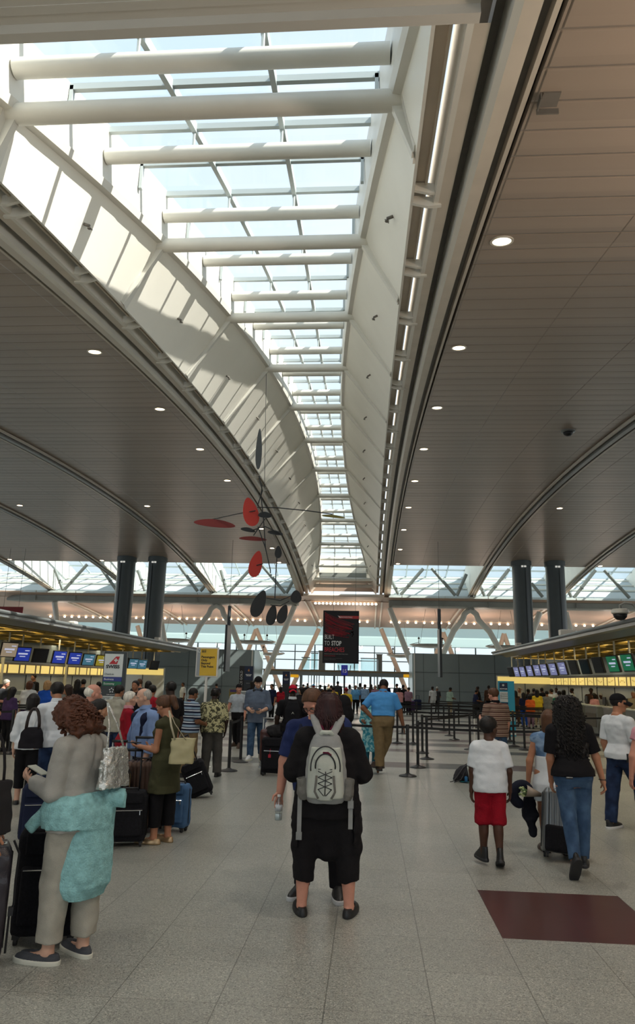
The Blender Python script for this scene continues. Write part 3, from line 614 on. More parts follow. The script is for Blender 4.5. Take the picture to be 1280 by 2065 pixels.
# stainless lit end panels beside the partitions
for (xa, xb, nm) in ((-14.9, -12.3, 'left'), (7.4, 10.6, 'right')):
    t = thing('lift_front', 'brushed steel lit wall bay at the end of the %s check-in hall' % nm, 'wall panel', ((xa+xb)/2, 43, 0)); w = xb-xa
    b = MB(); b.box((0, .1, 1.15), (w, .2, 2.3)); b.build('steel_panel', mat('steel_panel', '#bdbdb4', .28, .6, var=.1, vscale=.7), t)
    b = MB(); b.box((0, -.02, 2.06), (w-.1, .06, .36)); b.build('lit_panel', M_lit, t)
    b = MB(); b.box((0, -.02, .95), (.03, .06, 1.9)); b.build('door_joint', M_partline, t)
# desks
M_desk = mat('desk_grey', '#8f9392', .35, .3); M_desk_top = mat('desk_top', '#c4c8c6', .3)
def desk(x, Y, face, label, grp):
    t = thing('check_in_desk', label, 'desk', (x, Y, 0), PI/2 if face > 0 else -PI/2, grp)
    b = MB(); b.box((0, 0, .52), (1.5, .6, 1.04), None, .02); b.build('body', M_desk, t)
    b = MB(); b.box((0, -.08, 1.07), (1.6, .5, .05), None, .01); b.build('counter_top', M_desk_top, t)
    b = MB(); b.box((0, -.31, .55), (1.3, .02, .5)); b.build('front_panel', M_dark, t)
    b = MB(); b.box((.4, .12, 1.28), (.36, .05, .28)); b.tube([(.4, .14, 1.09), (.4, .14, 1.2)], .03, 8); b.build('screen', M_black, t)
for i in range(9): desk(-12.4, 14.5+i*2.3, 1, '%s grey check-in desk from the near end of the left hall' % ORD[i], 'left check-in desks')
for i in range(9): desk(8.9, 15.5+i*2.3, -1, '%s grey check-in desk from the near end of the right hall' % ORD[i], 'right check-in desks')
# cameras and boxes on the canopies
def domecam(px, py, Y, label, h_=.5):
    p = atY(px, py, Y); t = thing('dome_camera', label, 'camera', p)
    b = MB(); b.lathe([(.16, .12), (.2, .1), (.2, .02), (.17, 0)], 18); b.build('housing', M_white, t, 'auto')
    b = MB(); b.lathe([(.165, 0), (.15, -.08), (.09, -.14), (0, -.16)], 16); b.build('dome', M_black, t, True)
    b = MB(); b.tube([(0, 0, .12), (0, 0, .2), (.12, 0, .27), (.3, 0, .25), (.38, 0, .15), (.38, 0, 3.42-p.z)], .025, 8); b.build('bracket_arm', M_beam, t, True)
domecam(1250, 1238, 17.8, 'white dome security camera on an arm above the right canopy')
for (px, py, Y, label) in ((1143, 1276, 24.5, 'small white equipment box on top of the right canopy'), (140, 1260, 24.0, 'small white equipment box on top of the left canopy'), (317, 1292, 33.0, 'tiny white box near the far end of the left canopy top'), (1045, 1303, 32, 'tiny white box near the far end of the right canopy top')):
    p = atY(px, py, Y); t = thing('equipment_box', label, 'device', (p.x, Y, 3.36)); z = max(p.z-3.36, .12)
    b = MB(); b.box((0, 0, z), (.5 if Y < 30 else .22, .3, .2), None, .03); b.build('housing', M_white, t)
    b = MB(); b.tube([(0, 0, 0), (0, 0, z)], .03, 6); b.tube([(.1, 0, 0), (.1, 0, z)], .02, 6); b.build('stand', M_dark, t)
# thin hanging blade signs seen edge on
for (px, y0, y1, Y, label) in ((463, 1222, 1355, 42, 'tall thin dark banner seen edge on, left of the mobile'), (885, 1228, 1366, 42, 'tall thin dark banner seen edge on, right of the hanging banner')):
    p = atY(px, y0, Y); q = atY(px, y1, Y); t = thing('edge_banner', label, 'banner', (p.x, Y, q.z)); H_ = p.z-q.z
    b = MB(); b.box((0, 0, H_*.35), (.13, 1.3, H_*.70), None, .02); b.build('panel', mat('banner_dark', '#343b40', .5), t)
    b = MB(); b.tube([(0, 0, H_*.7), (0, 0, H_)], .10, 8); b.build('hanger_pole', mat('banner_dark', '#343b40'), t)
    b = MB(); b.tube([(0, 0, H_), (0, 0, zc(Y)-q.z)], .012, 5); b.build('cable', M_dark, t)
# ------------------------------------------------------------------ queue stanchions
M_post = mat('stanchion_black', '#1b1b1d', .38, spec=.5); M_belt = mat('belt_webbing', '#19191b', .8, bump=.2, bscale=300)
def stanchion(loc, label, belt=None, grp=None, z=.98):
    t = thing('queue_stanchion', label, 'stanchion', (loc[0], loc[1], 0), 0, grp)
    b = MB(); b.lathe([(.175, 0), (.178, .012), (.15, .028), (.06, .045), (.045, .06), (.033, .06)], 24); b.build('base', M_post, t, 'auto')
    b = MB(); b.lathe([(.032, .05), (.032, z-.1)], 16); b.build('post', M_post, t, 'auto')
    b = MB(); b.lathe([(.034, z-.10), (.036, z-.095), (.036, z-.02), (.030, z)], 16); b.box((0, -.034, z-.06), (.05, .02, .06)); b.build('belt_head', M_post, t, 'auto')
    if belt is not None:
        d = Vector((belt[0]-loc[0], belt[1]-loc[1], 0)); n = Vector((-d.y, d.x, 0)).normalized()*.002; b = MB(); rows = []
        for i in range(9):
            f = i/8; p = d*f+Vector((0, 0, z-.05-.02*4*f*(1-f))); rows.append([p+n+Vector((0, 0, .024)), p+n-Vector((0, 0, .024)), p-n-Vector((0, 0, .024)), p-n+Vector((0, 0, .024)), p+n+Vector((0, 0, .024))])
        b.grid(rows); b.build('belt', M_belt, t)
    return t
sp_ = [atZ(461, 1555), atZ(484.5, 1537)]
stanchion(sp_[0], 'black queue post on the left, nearer one of the pair by the walking man', sp_[1]); stanchion(sp_[1], 'black queue post on the left, farther one of the pair by the walking man')
S0 = atZ(822, 1565.5); S1 = Vector((S0.x+2.55, S0.y-.35, 0)); S2 = Vector((S0.x-1.5, S0.y+.5, 0))
stanchion(S0, 'nearest black queue post under the hand of the man in blue polo', S1); stanchion(S1, 'black queue post behind the woman in the denim vest', (S1.x+2.2, S1.y-.3)); stanchion(S2, 'black queue post half hidden behind the woman with the backpack', S0)
more = [(842.5, 1548), (860.6, 1531), (851.6, 1519), (832.7, 1500), (801, 1499), (811, 1480), (948, 1512), (965, 1503), (916, 1492), (906, 1484), (895, 1474), (870, 1469), (884, 1454), (1036, 1505), (1028, 1495), (1058, 1513), (925, 1462), (955, 1468), (985, 1474), (1010, 1480), (840, 1462), (760, 1472), (778, 1460)]
pts_ = [atZ(*m) for m in more]
pts_.sort(key=lambda v: v.y)
for i, p in enumerate(pts_):
    q = min((r for r in pts_ if r.x > p.x+.9), key=lambda r: abs(r.y-p.y)*2.5+(r.x-p.x), default=None)
    if q is not None and (q-p).length > 4.5: q = None
    stanchion(p, '%s black queue post of the lanes on the right, counted by distance from us' % ORD[i], q if q is not None else (p.x+2.2, p.y))
for i, (px, py) in enumerate(((18, 1520), (60, 1500), (88, 1490), (150, 1478))):
    p = atZ(px, py); stanchion(p, 'black queue post in front of the left desks, %s from the near end' % ORD[i], (p.x-1.9, p.y-.5))
b = MB(); p = atZ(958, 1530); b.tube([(0, 0, 0), (0, 0, .95)], .022, 10); b.lathe([(.12, 0), (.12, .015), (.03, .03)], 16)
o = b.build('white_post', M_white, None, 'auto', p); tag(o, 'thin white post standing behind the boy in red shorts', 'post')
# ------------------------------------------------------------------ signs
M_red = mat('print_red', '#b8242f', .5); M_navy = mat('sign_navy', '#1f2c4a', .45); M_signw = mat('sign_white', '#d6dcda', .45); M_signdark = mat('sign_dark', '#30383a', .4)
def panel(x, y, z, w, h, m, parent, name='panel', d=.012):
    b = MB(); b.box((0, 0, 0), (w, d, h)); return b.build(name, m, parent, False, (x, y, z))
# tall airline totem of the left hall
Y = 13.9; a = atY(212, 1313, Y); c = atY(251, 1313, Y); wS = .38; p = Vector(((a.x+c.x)/2, Y, 0))
t = thing('check_in_totem', 'tall white red and dark airline check-in totem sign in the left hall', 'sign', p, .10); hS = a.z
b = MB(); b.box((.02, .06, hS/2), (wS+.06, .11, hS), None, .01); b.build('housing', M_signdark, t)
panel(0, 0, hS-.05-.22, wS-.02, .44, M_signw, t, 'logo_panel'); panel(0, 0, hS-.535, wS-.02, .08, mat('sign_blue', '#2b3a86', .45), t, 'business_panel'); panel(0, 0, hS-.62, wS-.02, .08, mat('sign_green', '#1d6b4c', .45), t, 'economy_panel'); panel(0, 0, hS-.95, wS-.02, .19, M_signw, t, 'hours_panel')
b = MB(); M_ = Matrix.Translation((0, -.012, 0)); zt0 = hS-.20; b.prism([(-.09, zt0-.045), (.065, zt0-.045), (.11, zt0+.10), (.04, zt0+.10)], .004, M_); b.build('tail_emblem', M_red, t)
b = MB(); b.box((.042, -.015, zt0+.028), (.076, .004, .024)); b.box((.042, -.015, zt0+.028), (.024, .005, .076)); b.build('cross_emblem', M_signw, t)
text_mesh('SWISS', .088, M_txt_k, t, (-.01, -.012, hS-.325), align='CENTER', bold=.003, sx=1.12); text_mesh('Check-in', .05, mat('print_grey', '#5a605f', .5), t, (-.16, -.012, hS-.455))
text_mesh('Business', .055, M_txt_w, t, (-.16, -.012, hS-.553)); text_mesh('Economy', .055, M_txt_w, t, (-.16, -.012, hS-.638)); text_mesh('STAR ALLIANCE', .024, M_txt_w, t, (0, -.012, hS-.835), align='CENTER')
b = MB()
for k_ in range(5):
    an = PI/2+k_*2*PI/5; cx_, cz_ = .036*math.cos(an), hS-.745+.036*math.sin(an); b.prism([(cx_+.017*math.cos(an+q), cz_+.017*math.sin(an+q)) for q in (0, 2.1, 4.2)], .004, Matrix.Translation((0, 0, 0)))
for i_ in range(len(b.v)): b.v[i_] = (b.v[i_][0], b.v[i_][1]-.006, b.v[i_][2])
b.build('star_emblem', M_txt_w, t); text_mesh('Opening hours\n14:00 - 20:00\n\nTelephone', .026, mat('print_grey', '#5a605f'), t, (-.16, -.012, hS-.885), line=1.1)
# yellow sign on a pole
Y = 15.2; a = atY(399, 1305, Y); c = atY(444, 1303, Y); bt = atY(395, 1365, Y); w_ = (c.x-a.x); h_ = a.z-bt.z; p = Vector(((a.x+c.x)/2-.02, Y, 0))
t = thing('queue_sign', 'yellow passengers only sign in a white frame on a white pole', 'sign', p, .0)
b = MB(); b.tube([(0, 0, .02), (0, 0, bt.z)], .032, 14); b.build('pole', M_white, t, 'auto'); b = MB(); b.lathe([(.2, 0), (.2, .015), (.05, .03)], 20); b.build('base', M_white, t, 'auto')
b = MB(); zc_ = bt.z+h_/2; b.box((0, 0, zc_), (w_, .05, h_), None, .012); b.build('frame', M_white, t)
panel(.03, -.028, zc_, w_-.125, h_-.06, mat('sign_yellow', '#d8b02c', .45), t, 'yellow_panel'); panel(-w_/2+.057, -.028, zc_, .068, h_-.06, mat('sign_grey', '#9aa0a4', .45), t, 'grey_panel')
text_mesh('Passengers\nOnly\nBeyond\nThis Point', .066, M_txt_k, t, (-w_/2+.115, -.036, zc_+.085), line=1.0, bold=.0015)
b = MB(); b.lathe([(0, 0), (.032, 0), (.032, .004)], 18, (0, 0, 0), Matrix.Rotation(PI/2, 3, 'X')); o = b.build('arrow_disc', M_signw, t, False, (-w_/2+.065, -.036, zc_+h_/2-.085))
b = MB(); b.prism([(-.004, -.018), (.004, -.018), (.004, .006), (.016, -.004), (.016, .006), (0, .022), (-.016, .006), (-.016, -.004), (-.004, .006)], .003); b.build('arrow', M_txt_k, o, False, (0, -.006, 0))
b = MB()
for dx in (-.03, .0, .035): b.box((dx, 0, .0), (.016, .004, .03)); b.lathe([(0, 0), (.009, 0)], 8, (dx, 0, .026), Matrix.Rotation(PI/2, 3, 'X'))
b.box((.0, 0, -.02), (.09, .004, .008)); b.build('people_pictogram', M_txt_k, t, False, (-w_/2+.165, -.038, zc_+h_/2-.085))
# dark blue airline totems
def totem(px0, px1, py, Y, label, edge=True, small=False):
    a = atY(px0, py, Y); c = atY(px1, py, Y); t = thing('airline_totem', label, 'sign', ((a.x+c.x)/2, Y, 0), 0); w = c.x-a.x; h = a.z
    b = MB(); b.box((0, .15, h/2), (w, .3, h)); b.build('housing', mat('totem_dark', '#2d343b', .4), t); panel(0, -.01, h-.32, w-.03, .62, M_navy, t, 'logo_panel')
    b = MB(); k = w/.9; b.prism([(-.10*k, -.02*k), (.0, -.10*k), (.10*k, -.06*k), (.12*k, 0), (.05*k, .0), (.07*k, .10*k), (.0, .18*k), (-.03*k, .08*k), (-.08*k, .05*k)], .006, Matrix.Translation((0, -.022, h-.2))); b.build('bird_emblem', mat('emblem_gold', '#cf8a4a', .5), t)
    text_mesh('SINGAPORE\nAIRLINES', .11*k, M_txt_w, t, (0, -.022, h-.40), align='CENTER', bold=.003)
    if edge:
        text_mesh('CHECK-IN', .09*k, M_txt_w, t, (0, -.012, h-.78), align='CENTER')
        b = MB(); b.box((-w/2-.12, .05, h/2), (.2, .16, h)); b.build('side_panel', M_black, t); text_mesh('STAR ALLIANCE GOLD', .15, M_txt_w, t, (-w/2-.07, -.04, h-1.75), (PI/2, -PI/2, 0))
totem(493, 511, 1343, 33, 'dark blue totem with a gold bird emblem beside the left partition'); totem(570, 584.5, 1354, 38, 'dark blue totem with a gold bird emblem left of the hanging banner', False)
# cyan totem of the right hall
Y = 27; a = atY(1004, 1373, Y); c = atY(1036, 1372, Y); t = thing('airline_totem', 'bright cyan airline totem with a picture, beside the right queue', 'sign', ((a.x+c.x)/2, Y, 0), -.05); w = c.x-a.x; h = a.z
b = MB(); b.box((0, .05, h/2), (w, .1, h)); b.build('board', mat('totem_cyan', '#2fa3c4', .45), t)
panel(-.10, -.01, h-.20, w*.5, .28, M_navy, t, 'logo_panel'); panel(-.10, -.01, h-.56, w*.5, .36, M_signw, t, 'text_panel'); panel(-.10, -.01, h-.79, w*.5, .06, M_navy, t, 'footer_panel')
text_mesh('EGYPTAIR', .058, M_txt_w, t, (-.10, -.02, h-.30), align='CENTER', bold=.002); text_mesh('Check-in\nBusiness\nEconomy', .075, mat('print_grey', '#5a605f'), t, (-.22, -.02, h-.48))
b = MB(); b.lathe([(0, 0), (.04, 0)], 10, (-.11, -.022, h-.15), Matrix.Rotation(PI/2, 3, 'X')); b.prism([(-.11, h-.17), (-.06, h-.14), (-.1, h-.12)], .004, Matrix.Translation((0, -.025, 0))); b.build('falcon_emblem', M_signw, t)
b = MB()
for i in range(9): b.lathe([(.05+.012*(i % 3), -.04), (.06, 0), (.03, .05), (0, .06)], 8, (-.2+i*.055, -.012, h-1.12+.03*(i % 2)))
b.box((0, -.008, h-1.3), (w-.06, .006, .18)); b.build('picture', mat('picture_yellow', '#d8b45a', .5), t); panel(.1, -.012, h-1.32, .3, .16, M_signw, t, 'picture_building'); panel(0, -.01, .1, w, .1, M_signw, t, 'plinth')
# hanging advertising banner
Y = 48.16; a = atY(652, 1231, Y); c = atY(724, 1232, Y); bt = atY(650, 1337, Y); w = c.x-a.x; h = a.z-bt.z; xm = (a.x+c.x)/2
t = thing('hanging_banner', 'large dark hanging banner with white and red lettering', 'banner', (xm, Y, bt.z), 0)
b = MB(); b.box((0, 0, h/2), (w, .05, h)); b.build('banner_panel', mat('banner_print', '#17161c', .5), t)
b = MB()
for s in (-.22, .40): b.tube([(s*w, 0, h), (s*w, 0, zt(Y)-bt.z-.05)], .012, 5)
b.build('cable', M_dark, t)
tx = -w/2+.11
text_mesh('BUILT', .42, M_txt_w, t, (tx, -.03, h*.455), sx=.60); text_mesh('TO', .42, M_txt_w, t, (tx, -.03, h*.335), sx=.62); text_mesh('STOP', .42, M_txt_w, t, (tx+.47, -.03, h*.335), sx=.66, bold=.012); text_mesh('BREACHES', .42, mat('print_crimson', '#e0404d', .5), t, (tx, -.03, h*.215), sx=.68)
text_mesh('YESTERDAY\'S ANTIVIRUS CAN\'T STOP TODAY\'S CYBER ATTACKS,', .075, mat('print_pale', '#b9b6b4', .5), t, (tx, -.03, h*.165), sx=.72); text_mesh('THE FALCON PLATFORM CAN', .075, mat('print_crimson', '#a3202e'), t, (tx, -.03, h*.130), sx=.72)
text_mesh('CLOUD DELIVERED ENDPOINT PROTECTION', .058, mat('print_dimgrey', '#7f7c7d', .5), t, (tx, -.03, h*.085)); text_mesh('POWERED BY CROWDSTRIKE', .058, mat('print_dimgrey', '#7f7c7d', .5), t, (tx, -.03, h*.062))
b = MB(); b.box((w*.21, -.03, h*.875), (w*.56, .006, .19)); o = b.build('logo_bar', mat('print_barred', '#c03a3c', .5), t); text_mesh('CROWDSTRIKE', .135, M_txt_w, t, (-w*.03, -.036, h*.862), sx=.88)
b = MB(); b.prism([(-w*.10, h*.905), (-w*.03, h*.885), (-w*.015, h*.858), (-w*.05, h*.868), (-w*.06, h*.878)], .006, Matrix.Translation((0, -.04, 0))); b.build('wing_emblem', M_txt_w, t)
b = MB(); rr = random.Random(4)
for i in range(34):
    f = i/33; x0 = -w*(.46-.16*f*rr.random()); z0 = h*(.97-.42*f); x1 = w*(.10+.30*rr.random()-.15*f); z1 = h*(.70-.22*f+.06*rr.random()); mid = ((x0+x1)/2-.05, (z0+z1)/2+.06*rr.uniform(-1, 1)-.07)
    b.tube([(x0, -.028, z0), (mid[0], -.028, mid[1]), (x1, -.028, z1)], .008+.012*rr.random(), 4)
for i in range(26):
    x0 = w*rr.uniform(.0, .38); z0 = h*rr.uniform(.50, .70); b.lathe([(.01, 0), (.022+.03*rr.random(), 0)], 8, (x0, -.03, z0), Matrix.Rotation(PI/2, 3, 'X'))
b.build('red_swirl_print', mat('print_swirl', '#9a2431', .5), t); b = MB(); b.lathe([(0, 0), (.035, 0)], 10, (w*.34, -.034, h*.555), Matrix.Rotation(PI/2, 3, 'X')); b.build('bright_dot', M_txt_w, t)
# small red banner at the far left
Y = 44; a = atY(47, 1224, Y); t = thing('hanging_banner', 'small red hanging banner at the far left above the canopy', 'banner', (a.x-.8, Y, a.z-1.6), 0)
b = MB(); b.box((0, 0, .8), (1.6, .05, 1.6)); b.build('banner_panel', mat('banner_red', '#8f1f22', .5), t); b = MB(); b.box((0.05, -.03, .95), (1.4, .006, .3)); b.build('logo_bar', M_black, t); text_mesh('CROWDSTRIKE', .2, M_txt_w, t, (-.55, -.036, .88), sx=.9)
b = MB(); b.tube([(.5, 0, 1.6), (.5, 0, 5.4)], .012, 5); b.tube([(-.5, 0, 1.6), (-.5, 0, 5.4)], .012, 5); b.build('cable', M_dark, t)
# ------------------------------------------------------------------ far checkpoint
t = thing('checkpoint_gantry', 'long grey gantry beam across the far security checkpoint', 'gantry', (-2.5, 56.5, 0))
b = MB(); b.box((0, 0, 2.35), (11.5, .3, .42), None, .02); b.build('beam', mat('gantry_grey', '#84898a', .4), t)
b = MB(); b.box((0, -.16, 2.5), (11.4, .02, .08)); b.build('trim_strip', mat('gantry_brown', '#8a6f45', .4), t)
for i, x in enumerate((-5.6, -2.8, -.2, 2.6, 5.6)):
    b = MB(); b.box((x, 0, 1.1), (.16, .16, 2.2)); b.build('post', mat('gantry_post', '#5f676a', .4), t)
for px, lab in ((590, 'left'), (819, 'right')):
    q = atY(px, 1363, 56.31); b = MB(); b.box((0, 0, 0), (.9 if px < 700 else .42, .06, .22)); o = b.build('gate_sign', mat('sign_amber', '#f0b020', .4, emit=.5), None, False, q); tag(o, 'small amber sign on the %s of the checkpoint gantry' % lab, 'sign')
# glass booths and lane furniture
for i, (px, wx, hh, m) in enumerate(((633, .5, 1.3, G_part), (648, .5, 1.5, M_grey), (700, 1.7, 1.0, G_part), (745, 1.4, 1.0, G_part), (765, .45, 1.35, M_grey), (612, .6, 1.0, G_part))):
    q = atY(px, 1374, 58); t = thing('screening_booth', 'upper glazed booth above the far checkpoint, %s from the left' % ORD[[1, 2, 3, 4, 5, 0][i]], 'booth', (q.x, 58+.3*i, 0))
    b = MB(); b.box((0, 0, 2.6+hh/2), (wx, .5, hh)); b.build('glass_box' if m is G_part else 'cabinet', m, t); b = MB(); b.box((0, 0, 2.57), (wx+.1, .6, .1)); b.box((0, 0, 2.6+hh), (wx+.08, .55, .06)); b.box((-wx/2+.04, 0, 1.3), (.06, .06, 2.6)); b.box((wx/2-.04, 0, 1.3), (.06, .06, 2.6)); b.build('frame', M_grey, t)
# pod sign
Y = 40; a = atY(688, 1341, Y); c = atY(701, 1341, Y); z0 = atY(694, 1362, Y).z; t = thing('pod_sign', 'blue sign with number 15 on a dark pole below the banner', 'sign', ((a.x+c.x)/2, Y, 0)); w = c.x-a.x; h = a.z-z0
b = MB(); b.box((0, 0, z0+h/2), (w, .08, h), None, .02); b.build('blue_panel', mat('sign_royal', '#2431b8', .4, emit=.12), t); b = MB(); b.tube([(0, .02, .05), (0, .02, z0)], .05, 10); b.build('pole', M_black, t); b = MB(); b.lathe([(.3, 0), (.3, .02), (.06, .05)], 20); b.build('base', M_black, t)
text_mesh('15', .27, M_txt_w, t, (0, -.05, z0+.15), align='CENTER', bold=.006); text_mesh('POD', .10, mat('print_lilac', '#8a90d8', .5), t, (.02, -.05, z0+.42), align='CENTER')
b = MB()
for s in (-1, 1): b.tube([(s*.07, .05, z0+.05), (s*.30, .05, z0+.25), (s*.34, .05, z0+.55)], .025, 6)
b.build('antler_rail', M_dark, t)
# yellow floor sign, boards beside the left queue
for (px, py, ww, hh, m, lab) in ((468, 1440, .42, 1.25, mat('board_olive', '#8d8038', .5), 'small yellow and purple notice board behind the Hawaiian shirt'), (488, 1470, .4, 1.35, M_signw, 'white notice board beside the man in the grey tee'), (20, 1470, .9, 1.25, M_signw, 'white kiosk panel by the left queue'), (74, 1440, .55, 1.3, M_signw, 'white poster stand in front of the left desks')):
    p = atZ(px, py); t = thing('notice_board', lab, 'board', p, 0); b = MB(); b.box((0, 0, hh*.7), (ww, .05, hh*.6), None, .01); b.build('board', m, t); b = MB(); b.box((0, .03, hh*.35), (.05, .05, hh*.7)); b.box((0, .03, .015), (ww*.8, .3, .03)); b.build('stand', M_dark, t)
    b = MB(); b.box((0, -.03, hh*.93), (ww*.8, .01, hh*.1)); b.build('header', mat('header_purple', '#4c3f7a', .5) if px == 468 else mat('header_grey', '#8f9798', .5), t)
p = atZ(1048, 1545)
# ------------------------------------------------------------------ hanging mobile (plain generic shapes)
M_mblk = mat('mobile_black', '#26282a', .55); M_mred = mat('mobile_red', '#c8372a', .5); M_mdred = mat('mobile_dark_red', '#7c2522', .5); M_mgrey = mat('mobile_grey', '#55585a', .5); M_mylw = mat('mobile_olive', '#7d7636', .5)
YM_ = 20.73
root = atY(530, 1040, YM_); t = thing('hanging_mobile', 'large black and red kinetic mobile hanging from the skylight on a wire', 'mobile', root)
def mp(px, py, dy=0.0): return atY(px, py, YM_+dy)-root
b = MB(); top = mp(537, 741, 0); b.tube([mp(533, 985), top], .008, 5); b.build('suspension_wire', M_mblk, t)
b = MB()
for pts in (((528, 985), (526, 1000), (531, 1045), (535, 1105)), ((522, 960), (529, 990), (519, 1020)), ((519, 1023), (560, 1024), (620, 1030), (670, 1037)), ((515, 1030), (480, 1036), (425, 1048)), ((535, 1105), (545, 1150), (545, 1156)), ((520, 1062), (536, 1108)), ((559, 1110), (556, 1160), (554, 1207)), ((537, 1206), (565, 1211), (590, 1200), (600, 1204)), ((545, 1220), (565, 1222), (583, 1212)), ((505, 1070), (535, 1062), (565, 1076)), ((511, 1080), (535, 1045)), ((517, 1140), (530, 1137))):
    b.tube([mp(*p) for p in pts], .016, 6)
b.build('rod', M_mblk, t)
def blade(px, py, wpx, hpx, ang, m, name='blade', dy=0, tip=.55, yaw=.3):
    k = YM_/FPX; n = 22; pts = []
    for i in range(n):
        a = 2*PI*i/n; r = 1-.30*tip*(math.sin(a) < 0)*abs(math.cos(a)); x = math.cos(a)*wpx*k/2*(1-tip*.5*math.sin(a)); z = math.sin(a)*hpx*k/2; pts.append((x, z))
    b = MB(); b.prism(pts, .02, Matrix.Rotation(yaw, 4, 'Z') @ Matrix.Rotation(ang, 4, 'Y')); return b.build(name, m, t, False, mp(px, py, dy))
for args in ((522, 905, 13, 92, .0, M_mgrey), (505, 1032, 32, 62, -.25, M_mred), (433, 1055, 84, 17, .03, M_mdred), (672, 1041, 48, 6, .04, M_mylw), (534, 1038, 28, 13, 0, M_mblk), (500, 1068, 30, 9, .12, M_mblk), (555, 1074, 32, 9, .1, M_mblk), (510, 1086, 56, 9, 0, M_mdred), (516, 1137, 26, 56, .2, M_mred), (561, 1113, 14, 26, 0, M_mblk), (522, 1217, 26, 58, .35, M_mblk), (548, 1240, 20, 42, .2, M_mblk), (570, 1238, 20, 40, .3, M_mblk), (597, 1203, 22, 26, 0, M_mblk)):
    blade(*args)
# ------------------------------------------------------------------ smooth bodies from distance fields
_rng = np.random.RandomState(5); _LAT = _rng.rand(32, 32, 32)*2-1
def noise3(P):
    i = np.floor(P).astype(int); f = P-i; f = f*f*(3-2*f); i = i % 32; j = (i+1) % 32
    x0, y0, z0 = i[..., 0], i[..., 1], i[..., 2]; x1, y1, z1 = j[..., 0], j[..., 1], j[..., 2]
    fx, fy, fz = f[..., 0], f[..., 1], f[..., 2]
    a = _LAT[x0, y0, z0]*(1-fx)+_LAT[x1, y0, z0]*fx; b = _LAT[x0, y1, z0]*(1-fx)+_LAT[x1, y1, z0]*fx
    c = _LAT[x0, y0, z1]*(1-fx)+_LAT[x1, y0, z1]*fx; d = _LAT[x0, y1, z1]*(1-fx)+_LAT[x1, y1, z1]*fx
    return (a*(1-fy)+b*fy)*(1-fz)+(c*(1-fy)+d*fy)*fz
NV = lambda *a: np.array(a if len(a) > 1 else a[0], float)
def unit(v): v = NV(v); return v/np.linalg.norm(v)
